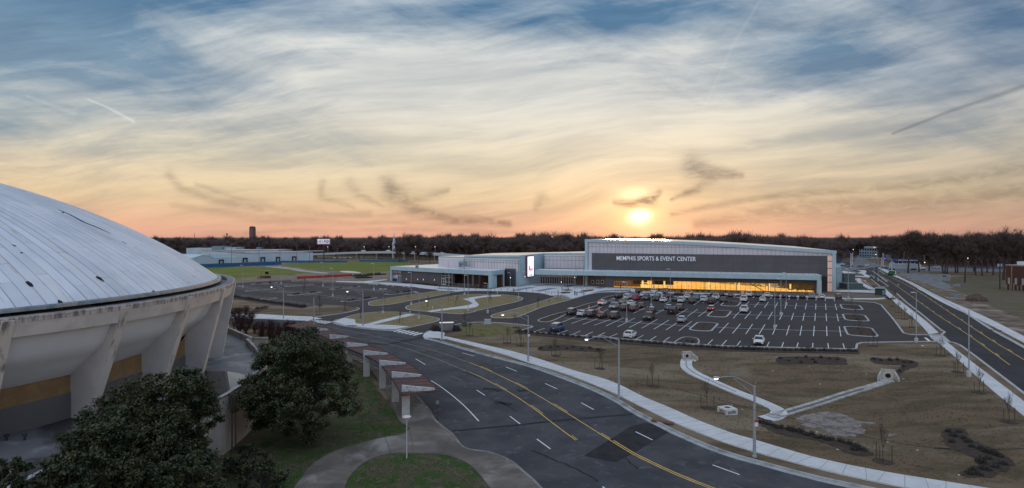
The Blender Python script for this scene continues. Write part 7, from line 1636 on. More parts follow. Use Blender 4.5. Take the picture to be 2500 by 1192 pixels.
# billboard
c = gd(790, 622, 560); t = thing('billboard', 'white billboard reading 411-PAIN on a single dark pole before the wood', 'billboard', (c.x, c.y, 0), 0)
k_ = 560 / FPX; bw = 30.5 * k_; z0_ = zat(597, 560); z1_ = zat(584, 560)
mb = MB(); mb.tube([(0, .8, 0), (0, .8, z0_ + 1)], .55, 8); mb.build('pole', mat('billboard_pole', (.04, .035, .035), .7), t)
mb = MB(); mb.box((0, .3, (z0_ + z1_) / 2), (bw + .3, .5, z1_ - z0_ + .3)); mb.build('frame', mat('billboard_frame', (.10, .10, .16), .7), t)
mb = MB(); mb.box((0, 0, (z0_ + z1_) / 2), (bw, .1, z1_ - z0_)); mb.build('panel', mat('billboard_white', (.5, .5, .56), .5, emit=(.8, .82, 1), estr=.42), t)
mb = MB(); mb.box((0, -.07, z0_ + .35), (bw, .06, .6)); mb.build('red_band', mat('billboard_red', (.4, .05, .08), .6), t)
text_obj('1-411-PAIN', 'lettering', mat('billboard_navy', (.02, .02, .12), .6), (-bw / 2 + .25, -.06, z0_ + 1.0), (1, 0, 0), (0, -1, 0), bw - .5, z1_ - z0_ - 1.5, t, .05, .02, .02)
# tower, masts, church
c = gd(616.5, 583, 1500); k_ = 1500 / FPX; t = thing('tower_block', 'tall dark red tower on the horizon left of the billboard', 'tower', (c.x, c.y, 0), 0)
tw_ = 11 * k_; th_ = zat(555, 1500); mb = MB(); mb.box((0, 0, th_ / 2), (tw_, tw_, th_)); mb.build('wall', mat('tower_red', (.10, .035, .03), .8), t)
mb = MB()
for i in range(9): mb.box((0, -tw_ / 2 - .15, th_ * (.50 + i * .052)), (tw_ * .62, .3, .9))
mb.build('windows', mat('tower_band', (.20, .17, .19), .6), t); mb = MB(); mb.box((0, 0, th_ + 1), (tw_ * .8, tw_ * .8, 2)); mb.box((-tw_ * .3, 0, th_ + 2), (.4, .4, 4)); mb.build('roof_plant', mat('tower_dark', (.04, .03, .03), .8), t)
mb = MB(); 
for s_ in (-1, 1): mb.box((s_ * tw_ * .44, -tw_ / 2 - .2, th_ / 2), (tw_ * .1, .4, th_))
mb.build('corner_strip', mat('tower_strip', (.14, .05, .04), .8), t)
c = gd(475, 583, 1200); t = thing('radio_mast', 'thin mast on the horizon left of the tower', 'mast', (c.x, c.y, 0), 0); mb = MB(); mb.tube([(0, 0, 0), (0, 0, zat(569, 1200))], [1.0, .35], 5); mb.build('mast', mat('mast_grey', (.08, .06, .06), .7), t)
c = gd(554, 583, 1300); z_ = zat(569.5, 1300); t = thing('water_tower', 'small water tower on the horizon between the mast and the tower', 'water tower', (c.x, c.y, 0), 0); mb = MB(); mb.lathe((0, 0, z_ - 2.6), [(.6, -1.5), (1.9, 0), (1.9, 1.5), (.6, 2.6)], 12); mb.build('tank', mat('tank_grey', (.12, .09, .09), .7), t)
for a_ in (0, 120, 240): mb = MB(); mb.tube([(2 * math.cos(R(a_)), 2 * math.sin(R(a_)), 0), (.9 * math.cos(R(a_)), .9 * math.sin(R(a_)), z_ - 3)], .3, 4); mb.build('leg', mat('mast_grey', (.08, .06, .06), .7), t)
c = gd(962, 590, 620); zt_ = zat(565, 620); zb_ = zat(582, 620); t = thing('church', 'white church spire rising above the wood behind the overpass', 'church', (c.x, c.y, 0), 0); mb = MB(); mb.lathe((0, 0, zb_), [(1.3, -4.5), (1.15, -2), (1.25, -2), (.7, 0), (.12, (zt_ - zb_) * .8), (.04, zt_ - zb_)], 8); mb.build('spire', mat('spire_white', (.42, .46, .52), .6), t)
mb = MB(); mb.box((0, 0, zb_ / 2 - 2.2), (3.2, 3.2, zb_ - 4)); mb.build('tower', mat('spire_white', (.42, .46, .52), .6), t); mb = MB(); mb.hexa([(-2, 1.6, 0), (10, 1.6, 0), (10, 14, 0), (-2, 14, 0), (-2, 1.6, 9), (10, 1.6, 9), (10, 14, 9), (-2, 14, 9)]); mb.build('nave', mat('church_nave', (.10, .08, .07), .8), t)

# ------------------------------------------------------------------ right side: signals, station, street houses, brick building
def signal(bx, by, top, armx, army, label):
    b0 = g(bx, by); ht = H - (top - CYP) * b0.y / FPX; k_ = b0.y / FPX; t = thing('traffic_signal', label, 'traffic signal', b0, 0, 'traffic signals at the crossing')
    mb = MB(); mb.tube([(0, 0, 0), (0, 0, ht)], [.34, .24], 8); mb.build('pole', mat('signal_pole', (.42, .46, .48), .5), t)
    if armx:
        z1_ = H - (army - CYP) * k_; dx = (armx - bx) * k_; mb = MB(); mb.tube([(0, 0, z1_ - .3), (dx * .5, 0, z1_ + .1), (dx, 0, z1_ + .2)], [.3, .24, .2], 6); mb.build('mast_arm', M_POLE, t)
        for f_ in (.55, .8, .98):
            mb = MB(); mb.box((dx * f_, -.2, z1_ - .35), (.4, .3, 1.15)); mb.build('signal_head', mat('signal_yellow', (.30, .22, .06), .6), t)
signal(2077.5, 655, 619, 2140, 632.5, 'signal pole with the long arm left of the crossing'); signal(2156, 652, 618, 0, 0, 'straight signal pole right of the far street'); signal(2177.5, 661, 634, 2170, 632, 'short signal pole at the right corner beside the truck'); signal(2152, 650, 629, 2142, 631, 'yellow framed signal pole in the far corner'); signal(2081, 648, 618, 0, 0, 'tall thin pole left of the far street')
for x, y, D_, lb, m_ in ((2160, 631.5, 500, 'blue glowing lamp right of the crossing', 'b'), (2138, 621.5, 620, 'bright white lamp before the pale apartment block', 'w'), (2142, 624.5, 640, 'faint white lamp beside the bright one', 'w'), (2083, 609.5, 560, 'small orange lamp above the far street', 'o'), (2076.5, 641, 480, 'small red lamp left of the crossing', 'r'), (2363, 631, 420, 'white lamp shining through the bare trees', 'w'), (2257.5, 641, 430, 'orange lamp beyond the truck', 'o')):
    c = gd(x, y, D_); t = thing('small_lamp', lb, 'lamp', (c.x, c.y, 0), 0, 'small lit lamps round the crossing'); mb = MB(); mb.tube([(0, 0, 0), (0, 0, c.z)], .08, 4); mb.build('post', M_POLE, t)
    mb = MB(); mb.lathe((0, -.1, c.z), [(.1, -.3), (.34, 0), (.1, .3)], 8); mb.build('bulb', {'b': mat('bulb_blue', (.1, .05, .8), .3, emit=(.14, .05, 1), estr=5), 'w': M_LAMPON, 'o': M_LAMPWARM, 'r': mat('bulb_red', (.8, .1, .05), .3, emit=(1, .08, .03), estr=4)}[m_], t)
t, f, L_ = blk('filling_station', 'white and blue trimmed station building behind the articulated truck', 'station', gd(2179, 650, 470), gd(2246, 650, 462), 14, zat(634, 466), mat('station_white', (.48, .50, .55), .6))
mb = MB(); f.box(mb, -.4, L_ + .4, -14, .5, zat(640, 466), zat(633.5, 466)); mb.build('blue_band', mat('station_blue', (.015, .04, .22), .5), t)
mb = MB(); f.box(mb, L_ * .15, L_ * .95, .5, .6, zat(636.3, 466), zat(634.8, 466)); mb.build('white_lettering_band', mat('station_letters', (.6, .62, .7), .5), t)
for k_ in range(6): mb = MB(); f.box(mb, L_ * (.08 + .15 * k_), L_ * (.08 + .15 * k_) + 2.2, 0, .1, 1.0, 3.4); mb.build('window', mat('dark_pane', (.015, .015, .018), .2), t)
t, f, L_ = blk('apartment_block', 'pale blue white three storey block with dark roof at the end of the far street', 'apartment block', gd(2098, 640, 640), gd(2142, 640, 620), 30, zat(609, 630), mat('pale_stucco', (.34, .42, .46), .8, (.25, .32, .36), .15), mat('dark_roof', (.03, .035, .04), .8))
mb = MB(); f.box(mb, L_ * .12, L_ * .68, -20, -4, zat(607, 630), zat(602.5, 630)); mb.build('roof_box', mat('roof_pale', (.35, .37, .38), .6), t)
mb = MB(); f.box(mb, L_ * .80, L_, -.5, .4, zat(605, 630), zat(603, 630)); mb.build('lit_sign', mat('lit_orange', (.8, .4, .1), .5, emit=(1, .42, .08), estr=1.0), t)
for r_ in range(3):
    for k_ in range(7): mb = MB(); f.box(mb, 1 + L_ * k_ / 7.3, 1 + L_ * k_ / 7.3 + 1.4, 0, .12, 1 + r_ * 3, 2.6 + r_ * 3); mb.build('window', mat('dark_pane', (.015, .015, .018), .2), t)
for i, (x0, x1, yt, D_, c_, lb) in enumerate(((2042, 2055, 631, 500, (.02, .09, .2), 'low blue building right of the hall'), (2060, 2076, 612, 650, (.16, .15, .14), 'grey house among trees left of the far street'), (2040, 2052, 640, 420, (.40, .45, .47), 'small white shed right of the hall'), (2262, 2300, 642, 520, (.13, .10, .09), 'low brown house among the trees right of the station'), (2330, 2345, 638, 520, (.22, .20, .19), 'pale house seen between the bare trunks'), (2175, 2183, 619, 560, (.22, .27, .32), 'tall pale sign board right of the crossing'), (1110, 1150, 603, 800, (.07, .06, .06), 'dark roofed house behind the low wing in the wood'), (580, 612, 606, 800, (.12, .05, .045), 'long brick building before the dark wood left'))):
    blk('house', lb, 'house', gd(x0, 640, D_), gd(x1, 640, D_), 10, zat(yt, D_) - 1.2, mat('house_%d' % i, c_, .8), mat('house_roof_%d' % i, tuple(v * .5 for v in c_), .8), gable=2.0 if i in (1, 3, 4, 6) else 0)
# brick building at the right edge
t, f, L_ = blk('brick_building', 'old red brick building with white roof patch at the right edge of the photo', 'brick building', g(2456, 707), g(2560, 716), 18, 10.2, mat('red_brick', (.085, .030, .022), .85, (.058, .022, .018), 1.2), None)
zt_ = 10.2
mb = MB(); f.box(mb, -.15, L_, -18, .15, zt_ - .25, zt_ + .25); mb.build('coping', mat('brick_coping', (.25, .22, .2), .7), t); mb = MB(); f.box(mb, L_ * .22, L_ * .8, -16, -1, zt_ + .2, zt_ + 1.6); mb.build('roof_box', mat('white_roof_patch', (.60, .62, .65), .5), t)
mb = MB(); f.box(mb, L_ * .14, L_ * .14 + .35, 0, .3, 0, zt_); mb.build('downpipe', mat('ochre_pipe', (.25, .15, .07), .7), t)
for k_ in range(5): a = L_ * (.05 + .17 * k_); mb = MB(); f.box(mb, a, a + .9, 0, .1, 2.4, 5.0); fr_o = mb.build('window', mat('window_pale', (.30, .28, .27), .6), t)
mb = MB(); f.box(mb, -.5, 0, -3, -1, 0, 3); mb.build('buttress', mat('brick_base', (.22, .20, .18), .8), t)
for k_ in range(9): a = L_ * .02 + k_ * 1.5; mb = MB(); f.box(mb, a, a + .3, .1, .5, 0, 2.0 + (k_ % 3) * .4); mb.build('pier', mat('brick_base', (.22, .20, .18), .8), t)
t, f, L_ = blk('shipping_container', 'pale grey container with a dark blue sign at its top edge on the rough grass', 'container', g(2289, 685), g(2320.5, 686), 3, 0, mat('container_pale', (.28, .29, .28), .6, (.23, .235, .23), .6)) if False else blk('shipping_container', 'pale grey container with a dark blue sign at its top edge on the rough grass', 'container', g(2289, 685), g(2320.5, 686), 3.2, zat(671.5, g(2300, 685.5).y), mat('container_pale', (.28, .29, .28), .6, (.23, .235, .23), .6))
zc = zat(671.5, g(2300, 685.5).y); mb = MB(); f.box(mb, L_ * .38, L_ * .68, 0, .06, zc - 1.1, zc - .1); mb.build('sign', mat('container_sign', (.02, .10, .20), .6), t)
mb = MB(); x = .3
while x < L_: f.box(mb, x, x + .06, 0, .05, .1, zc - .1); x += .55
mb.build('rib', mat('container_rib', (.2, .205, .2), .6), t)
def heap(px, py, w_, h_, m, label, name='soil_heap', cat='soil heap'):
    c = g(px, py); bm = bmesh.new(); bmesh.ops.create_icosphere(bm, subdivisions=4, radius=1)
    for v in bm.verts:
        n = v.co.copy(); r = 1 + .18 * math.sin(5 * n.x + 1) * math.cos(4 * n.y) + random.uniform(-.05, .05); v.co = Vector((n.x * w_ * r, n.y * w_ * .7 * r, max(-.1, n.z) ** 1 * h_ * r if n.z > 0 else -.1))
    me_ = bpy.data.meshes.new(name); bm.to_mesh(me_); bm.free(); me_.materials.append(m); o = bpy.data.objects.new(name, me_); COL.objects.link(o); o.location = c; tag(o, label, cat)
heap(2384, 735, 3.2, 2.2, mat('heap_soil', (.10, .065, .045), .95, (.06, .04, .03), 1.5), 'brown soil heap on the rough verge right of the avenue')
heap(2339, 700, 3.0, 1.0, mat('rubble', (.20, .19, .18), .9, (.06, .06, .055), 1.2, thr=(.45, .55)), 'grey rubble pile behind the leaning bare tree', 'rubble_pile', 'rubble pile')
# overhead cable crossing the basin
t = thing('overhead_cable', 'thin dark cable with a splice hanging across the lower right of the basin', 'cable', (20, 40, 8), 0, world=True)
pts = [gd(1650, 950, 62), gd(1740, 972, 58), gd(1860, 1005, 54), gd(1990, 1035, 50), gd(2130, 1070, 46), gd(2280, 1094, 43), gd(2400, 1098, 41), gd(2520, 1094, 39), gd(2700, 1080, 36)]
mb = MB(); mb.tube([Vector(q) for q in smooth([tuple(p) for p in pts], 5)], .018, 5); mb.build('wire', mat('wire_black', (.01, .01, .01), .6), t); mb = MB(); mb.tube([pts[5], pts[5].lerp(pts[6], .35)], .05, 6); mb.build('splice', mat('wire_black', (.01, .01, .01), .6), t)
# ------------------------------------------------------------------ vegetation
def mesh_np(name, V, F, m, sm=False):
    me_ = bpy.data.meshes.new(name); V = np.asarray(V, dtype=np.float32); F = np.asarray(F, dtype=np.int32); k_ = F.shape[1]
    me_.vertices.add(len(V)); me_.vertices.foreach_set('co', V.ravel()); me_.loops.add(F.size); me_.loops.foreach_set('vertex_index', F.ravel())
    me_.polygons.add(len(F)); me_.polygons.foreach_set('loop_start', np.arange(0, F.size, k_, dtype=np.int32)); me_.polygons.foreach_set('loop_total', np.full(len(F), k_, dtype=np.int32))
    if sm: me_.polygons.foreach_set('use_smooth', np.ones(len(F), dtype=bool))
    for q in (m if isinstance(m, (list, tuple)) else [m]): me_.materials.append(q)
    me_.update(calc_edges=True); return me_
M_BARK = mat('winter_bark', (.060, .045, .038), .9, (.085, .066, .056), 1.5, spec=.1); M_TWIG = mat('winter_twig', (.075, .056, .050), .9, (.10, .076, .068), .5, spec=.1)
M_TWIGB = mat('red_brown_twig', (.060, .028, .025), .9, (.035, .018, .017), .8, spec=.1); M_FARW = mat('far_wood_twig', (.105, .076, .070), .95, (.145, .108, .095), .03, spec=.05)
def bare_tree(h=20., spread=8., trunk=.28, levels=5, seed=1, twigw=.05, twigs=5, first=.22, up=.55, vase=False, tl=1.):
    """returns (trunk V,F) and (crown V,F); quads: 4-sided tapering limbs, flat slivers for twigs"""
    r_ = random.Random(seed); segs = []; tw = []
    def grow(p, d, L, r, lv):
        n = 3 if lv < 2 else 2; q = p; dd = d.copy()
        for i in range(n):
            dd = (dd + Vector((r_.uniform(-1, 1), r_.uniform(-1, 1), r_.uniform(-.3, .7))) * (.10 + .05 * lv)).normalized(); q2 = q + dd * (L / n); ra = r * (1 - .4 * i / n); rb = r * (1 - .4 * (i + 1) / n); segs.append((q, q2, ra, rb, lv)); 
            if lv >= 1 and lv < levels and i < n - 1 and r_.random() < .75:
                ang = r_.uniform(0, 6.28); sd = Vector((math.cos(ang), math.sin(ang), .3)); nd = (dd * .55 + sd * .75).normalized(); grow(q2, nd, L * r_.uniform(.5, .7), rb * .6, lv + 1)
            q = q2
        if lv >= levels:
            for _ in range(twigs):
                ang = r_.uniform(0, 6.28); nd = (dd * r_.uniform(.3, 1) + Vector((math.cos(ang), math.sin(ang), r_.uniform(-.2, .8) + (tl - 1) * .9)) * .8).normalized(); l = L * r_.uniform(.7, 1.3) * tl; s_ = q.lerp(p, r_.random()); tw.append((s_, s_ + nd * l))
            return
        k_ = r_.choice((2, 3, 3)) if lv else r_.choice((3, 4, 5))
        a0 = r_.uniform(0, 6.28)
        for i in range(k_):
            ang = a0 + i * 6.28 / k_ + r_.uniform(-.5, .5); tilt = (r_.uniform(.45, .95) if not vase else r_.uniform(.3, .55)) if lv else (r_.uniform(.35, .75) if not vase else r_.uniform(.5, .75))
            axis_ = Vector((math.cos(ang), math.sin(ang), 0)); nd = (dd * (1 - tilt * .45) + axis_ * tilt + Vector((0, 0, .12 * up))).normalized(); grow(q, nd, L * r_.uniform(.62, .86), r * .58 * r_.uniform(.8, 1.1), lv + 1)
    grow(Vector((0, 0, -.3)), Vector((r_.uniform(-.05, .05), r_.uniform(-.05, .05), 1)), h * first, trunk, 0)
    zmax = max(max(s_[1].z for s_ in segs), max((t_[1].z for t_ in tw), default=0)); rm = max(math.hypot(t_[1].x, t_[1].y) for t_ in tw); sz = h / zmax; sx_ = spread / rm
    S3 = lambda p: Vector((p.x * sx_, p.y * sx_, p.z * sz))
    def limbs(ss):
        V, F = [], []
        for a, b_, ra, rb, lv in ss:
            a, b_ = S3(a), S3(b_); t_ = (b_ - a).normalized(); ux = t_.cross(Vector((.3, .2, 1) if abs(t_.z) < .9 else (1, 0, .1))).normalized(); uy = t_.cross(ux); n = 5 if lv < 2 else 3; i0 = len(V)
            for c_, r in ((a, ra), (b_, rb)):
                r = max(r, twigw * .45)
                for j in range(n): an = 6.283 * j / n; V.append(c_ + (ux * math.cos(an) + uy * math.sin(an)) * r)
            for j in range(n): F.append((i0 + j, i0 + (j + 1) % n, i0 + n + (j + 1) % n, i0 + n + j))
        return V, F
    tv, tf = limbs([s_ for s_ in segs if s_[4] == 0]); cv, cf = limbs([s_ for s_ in segs if s_[4] > 0])
    for a, b_ in tw:
        a, b_ = S3(a), S3(b_); t_ = (b_ - a); w_ = t_.cross(Vector((r_.uniform(-1, 1), r_.uniform(-1, 1), r_.uniform(-1, 1)))).normalized() * twigw * .5; i0 = len(cv); cv += [a - w_, a + w_, b_ + w_ * .4, b_ - w_ * .4]; cf.append((i0, i0 + 1, i0 + 2, i0 + 3))
    return (tv, tf), (cv, cf)
TREEM = {}
def tree_proto(key, **kw):
    if key not in TREEM:
        (tv, tf), (cv, cf) = bare_tree(**kw); TREEM[key] = (mesh_np('trunk', tv, tf, M_BARK), mesh_np('crown', cv, cf, kw.get('mat_') or M_TWIG))
    return TREEM[key]
for i in range(4): tree_proto('big%d' % i, h=22, spread=[8, 9, 7, 8.5][i], trunk=.42, levels=5, seed=21 + i, twigw=.085, twigs=10, first=[.26, .30, .22, .34][i])
tree_proto('oak', h=24, spread=13, trunk=.55, levels=5, seed=77, twigw=.08, twigs=12, first=.25, vase=True)
def put_tree(key, px, py, top, label, group, name='bare_tree', wide=1.):
    c = g(px, py); ht = H - (top - CYP) * c.y / FPX; t = thing(name, label, 'tree', c, R(random.uniform(0, 360)), group); s_ = ht * 1.035 / (24 if key == 'oak' else 22)
    for n_, me_ in zip(('trunk', 'crown'), TREEM[key]):
        o = bpy.data.objects.new(n_, me_); COL.objects.link(o); o.parent = t; o.scale = (s_ * wide, s_ * wide, s_)
    return t
gR = 'bare trees on the rough grass right of the avenue'
for a in [('big0', 2217, 667, 556, 'big bare tree whose trunk stands in front of the truck trailer', gR, 'bare_tree', 1.15), ('big1', 2302, 668, 574, 'left of three close bare trunks behind the container', gR), ('big2', 2307, 668, 570, 'middle of three close bare trunks behind the container', gR), ('big3', 2312, 669, 573, 'right of three close bare trunks behind the container', gR),
          ('big3', 2355, 690, 573, 'bare tree with leaning double trunk right of the container', gR, 'bare_tree', .9), ('big0', 2333, 667, 566, 'slim bare tree between the container and the leaning double trunk', gR), ('big1', 2338, 667, 580, 'shorter slim bare tree close behind the leaning double trunk', gR), ('big2', 2382, 671, 563, 'bare tree with a dark lone trunk right of the leaning one', gR),
          ('big1', 2398, 673, 568, 'bare tree in the open grass left of the twin thick trunks', gR), ('big0', 2378, 663, 562, 'thick bare tree in the back row over the cross street', gR, 'bare_tree', 1.2), ('big2', 2425, 672, 566, 'thick bare tree left of the pole with the transformer', gR), ('oak', 2450, 684, 549, 'tallest broad fan shaped bare tree before the brick building', gR, 'bare_tree', 1.1), ('big3', 2495, 676, 560, 'bare tree behind the brick building at the right edge', gR, 'bare_tree', 1.2), ('big2', 2520, 690, 566, 'bare tree cut by the right edge of the photo', gR),
          ('big1', 2244, 664, 560, 'bare tree behind the tractor cab of the truck', gR), ('big3', 2268, 662, 568, 'bare tree between the truck and the silver SUV', gR), ('big0', 2192, 650, 578, 'bare tree behind the left end of the station', gR), ('big2', 2410, 666, 570, 'bare tree standing behind the open grass, fourth from the brick building', gR), ('big0', 2464, 668, 562, 'bare tree just left behind the brick building', gR)]: put_tree(*a)
gO = 'bare trees before the overpass'
for a in [('big0', 975, 640, 598, 'dark bare tree in front of the overpass, left of the group', gO, 'bare_tree', 1.5), ('big1', 995, 641, 602, 'dark bare tree in front of the overpass, second of the group', gO, 'bare_tree', 1.4), ('big2', 1022, 642, 606, 'dark bare tree right of the small lamp pole before the overpass', gO, 'bare_tree', 1.3), ('big3', 1050, 644, 610, 'last dark bare tree by the panelled wing before the overpass', gO, 'bare_tree', 1.2),
          ('big1', 1850, 600, 560, 'tall ragged bare tree standing out above the hall roof', 'bare trees rising behind the hall')][:4]: put_tree(*a)
# belt of woodland
for i in range(5):
    kw = dict(h=20, spread=[8, 9, 7.5, 8.5, 7][i], trunk=.35, levels=4, seed=50 + i, twigw=.15, twigs=11, tl=1.7, first=[.22, .16, .26, .2, .12][i]); (tv, tf), (cv, cf) = bare_tree(**kw); n0 = len(tv)
    TREEM['far%d' % i] = (np.array([tuple(v) for v in tv + cv]), np.array(tf + [tuple(q + n0 for q in f) for f in cf]))
FARME = [mesh_np('far_tree', *TREEM['far%d' % i], M_FARW) for i in range(5)]
TX = [300, 420, 560, 760, 900, 1000, 1100, 1180, 1300, 1450, 1650, 1850, 2050, 2110, 2180, 2260, 2360, 2430, 2560]; TP = [587, 585, 583.5, 583, 582, 578, 574, 574, 574, 575, 574, 573, 579, 582, 574, 572, 574, 570, 568]
DX = [300, 700, 900, 1000, 1150, 1430, 2040, 2080, 2110, 2180, 2300, 2560]; DF = [760, 720, 640, 600, 560, 500, 470, 640, 700, 500, 420, 400]
rows_ = []; rt = random.Random(5)
for ri in range(9):
    x = 280.
    while x < 2600:
        D_ = np.interp(x, DX, DF) + ri * 17 + rt.uniform(-7, 7) + (60 if 2070 < x < 2140 and ri < 3 else 0)
        top = np.interp(x, TX, TP) + rt.gauss(0, 1.6) + 2.5 * math.sin(x / 37.) * math.sin(x / 91. + 1) - (rt.uniform(3, 12) if rt.random() < .16 else 0) - (1 if ri > 5 else 0)
        h_ = max(7, H - (top - CYP) * D_ / FPX); h_ *= (rt.uniform(.55, .9) if rt.random() < (.5 if ri < 4 else .15) else 1); rows_.append((ri, x, D_, h_, rt.randrange(5), rt.uniform(0, 6.28), rt.uniform(.9, 1.35))); x += (9.2 + rt.uniform(-2.5, 3)) * FPX / D_ * (1.0 if ri < 6 else .75)
        if 2086 < x < 2100 and ri < 2: x = 2100
def sector(x): return ('behind the white warehouses' if x < 760 else 'behind the overpass' if x < 1150 else 'behind the entry wing' if x < 1430 else 'behind the event hall' if x < 2045 else 'along the far street' if x < 2170 else 'beyond the cross street at right')
front = [q for q in rows_ if q[0] == 0 and 380 < q[1] < 2520][:225]; fs_ = set(id(q) for q in front)
for q in front:
    ri, x, D_, h_, v_, an, w_ = q; o = bpy.data.objects.new('woodland_tree', FARME[v_]); COL.objects.link(o); o.location = ((x - CXP) / FPX * D_, D_, 0); o.rotation_euler = (0, 0, an); s_ = h_ / 20; o.scale = (s_ * w_, s_ * w_, s_); tag(o, 'leafless brown tree at the near edge of the wood ' + sector(x), 'tree', 'leafless trees at the edge of the wood ' + sector(x))
V, F = [], []; n0 = 0
for q in rows_:
    if id(q) in fs_: continue
    ri, x, D_, h_, v_, an, w_ = q; v0, f0 = TREEM['far%d' % v_]; s_ = h_ / 20; ca, sa = math.cos(an) * s_ * w_, math.sin(an) * s_ * w_
    V.append(np.c_[v0[:, 0] * ca - v0[:, 1] * sa + (x - CXP) / FPX * D_, v0[:, 0] * sa + v0[:, 1] * ca + D_, v0[:, 2] * s_]); F.append(f0 + n0); n0 += len(v0)
# dense understorey of upright twigs that closes the foot of the wood
n = 26000; xx = rng.uniform(280, 2600, n); DD = np.interp(xx, DX, DF) + rng.uniform(14, 150, n) + np.where((xx > 2070) & (xx < 2140), 90, 0); hh = rng.uniform(4, 13, n) * rng.uniform(.6, 1, n); X_ = (xx - CXP) / FPX * DD
a_ = rng.uniform(0, 6.28, n); w_ = rng.uniform(.15, .55, n); dx, dy = np.cos(a_) * w_, np.sin(a_) * w_; lx, ly = rng.normal(0, 1.6, n), rng.normal(0, 1.6, n); zb = rng.uniform(0, 8, n)
q = np.stack([np.c_[X_ - dx, DD - dy, zb - .3], np.c_[X_ + dx, DD + dy, zb - .3], np.c_[X_ + lx + dx * .4, DD + ly + dy * .4, zb + hh * .5], np.c_[X_ + lx - dx * .4, DD + ly - dy * .4, zb + hh * .5]], 1).reshape(-1, 3)
V.append(q); F.append(np.arange(len(q)).reshape(-1, 4) + n0); n0 += len(q)
o = bpy.data.objects.new('woodland', mesh_np('woodland', np.concatenate(V), np.concatenate(F), M_FARW)); COL.objects.link(o); tag(o, 'far leafless wood closing the horizon', 'woodland', kind='stuff')
# ridge of ground that the wood stands on: rises so that the horizon stays behind the trees
mb = MB(); P = [((x - CXP) / FPX * (np.interp(x, DX, DF) + 175), float(np.interp(x, DX, DF) + 175), H - (np.interp(x, TX, TP) + 7.5 - CYP) * (np.interp(x, DX, DF) + 175) / FPX) for x in np.arange(150, 2750, 12)]
for a, b_ in zip(P, P[1:]):
    za, zb2 = a[2] + random.uniform(-1, 1), b_[2] + random.uniform(-1, 1)
    mb.poly([(a[0], a[1] - 30, 0), (b_[0], b_[1] - 30, 0), (b_[0], b_[1], b_[2]), (a[0], a[1], a[2])]); mb.poly([(a[0], a[1], a[2]), (b_[0], b_[1], b_[2]), (b_[0] * 3, b_[1] * 3, b_[2] - 2), (a[0] * 3, a[1] * 3, a[2] - 2)])
tag(mb.build('hills', mat('wooded_rise', (.050, .037, .036), .95, (.068, .052, .048), .05, .8, .25, spec=.05)), kind='structure')

# ---- broad evergreens
M_LEAF = bpy.data.materials.new('evergreen_leaf'); M_LEAF.use_nodes = True; T = NT(M_LEAF.node_tree); b = T.n['Principled BSDF']; pos = T.node('ShaderNodeTexCoord').outputs['Object']
c = T.mix(T.mr(T.noise(pos, .55, 3, .6), .42, .62), (.020, .034, .012), (.058, .062, .024)); c = T.mix(T.mr(T.noise(pos, 6.0, 2, .5), .52, .72, 0, .8), c, (.11, .105, .04)); T.put(b.inputs['Base Color'], c); b.inputs['Roughness'].default_value = .5; b.inputs['Specular IOR Level'].default_value = .35
def evergreen(px, py, top, wpx, label, seed, group, nclump=150, per=150, squash=1., cut=None, lean=0., leaf=.125, name='evergreen_tree', lobes=None):
    r = np.random.default_rng(seed); c = g(px, py); k_ = c.y / FPX; ht = H - (top - CYP) * k_; rad = wpx * k_ / 2 * .84; t = thing(name, label, 'tree' if 'tree' in name else 'bush', c, 0, group)
    cz, rz_ = ht * .47, ht * .52
    lob = lobes or [(0, 0, 0, 1)] ; cl = []
    lb = r.normal(0, 1, (7, 3)); lb /= np.linalg.norm(lb, axis=1)[:, None]
    bo = []
    for i in range(max(16, nclump // 8)):
        a = r.uniform(0, 6.283); u = 1 - 1.75 * r.random(); f = r.uniform(.62, 1.08); q = math.sqrt(max(0, 1 - u * u)) * (1.05 if u < 0 else 1 - .22 * u)
        bo.append((np.array([math.cos(a) * q * rad * f, math.sin(a) * q * rad * f, cz + u * rz_ * (min(f, 1) * .93 if u > 0 else .95)]), rad * r.uniform(.20, .36)))
    for i in range(nclump):
        p0, br = bo[r.integers(len(bo))]; d = r.normal(0, 1, 3); d /= np.linalg.norm(d); p = p0 + d * br * r.uniform(.5, 1.0) * np.array([1.15, 1.15, .75])
        if r.random() < .15: p = np.array([0, 0, cz]) + (p - np.array([0, 0, cz])) * r.uniform(.2, .7)
        cl.append((p, rad * r.uniform(.06, .13)))
    Vs = []; 
    for p, cr in cl:
        m_ = int(1.55 * per * r.uniform(.4, 1.4)); q = r.normal(0, .5, (m_, 3)) * cr * np.array([1.15, 1.15, .75]) + p; q = q[q[:, 2] > .15]; m_ = len(q)
        nrm = r.normal(0, 1, (m_, 3)); nrm[:, 2] = np.abs(nrm[:, 2]) + .5; nrm /= np.linalg.norm(nrm, axis=1)[:, None]; a = np.cross(nrm, r.normal(0, 1, (m_, 3))); a /= np.linalg.norm(a, axis=1)[:, None]; b2 = np.cross(nrm, a); L_ = leaf * r.uniform(.5, 1.5, (m_, 1)); W_ = L_ * .45
        Vs.append(np.stack([q - a * L_, q + b2 * W_ + nrm * .02, q + a * L_, q - b2 * W_ + nrm * .02], 1).reshape(-1, 3))
    V = np.concatenate(Vs); o = bpy.data.objects.new('crown', mesh_np('crown', V, np.arange(len(V)).reshape(-1, 4), M_LEAF)); COL.objects.link(o); o.parent = t
    mb = MB(); mb.tube([(0, 0, -.3), (.1, .05, ht * .25), (0, .1, ht * .6)], [rad * .055, rad * .045, rad * .02], 8); mb.build('trunk', M_BARK, t)
    mb = MB()
    for p, cr in cl[:110]: s_ = Vector((0, .05, ht * random.uniform(.08, .6))); e = Vector(p); mb.tube([s_, s_.lerp(e, .5) + Vector((0, 0, .3)), e], [rad * .022, rad * .014, .02], 4, False)
    mb.build('limbs', mat('dark_limb', (.045, .038, .03), .9), t); return t  # limbs a darker brown than the trunk bark
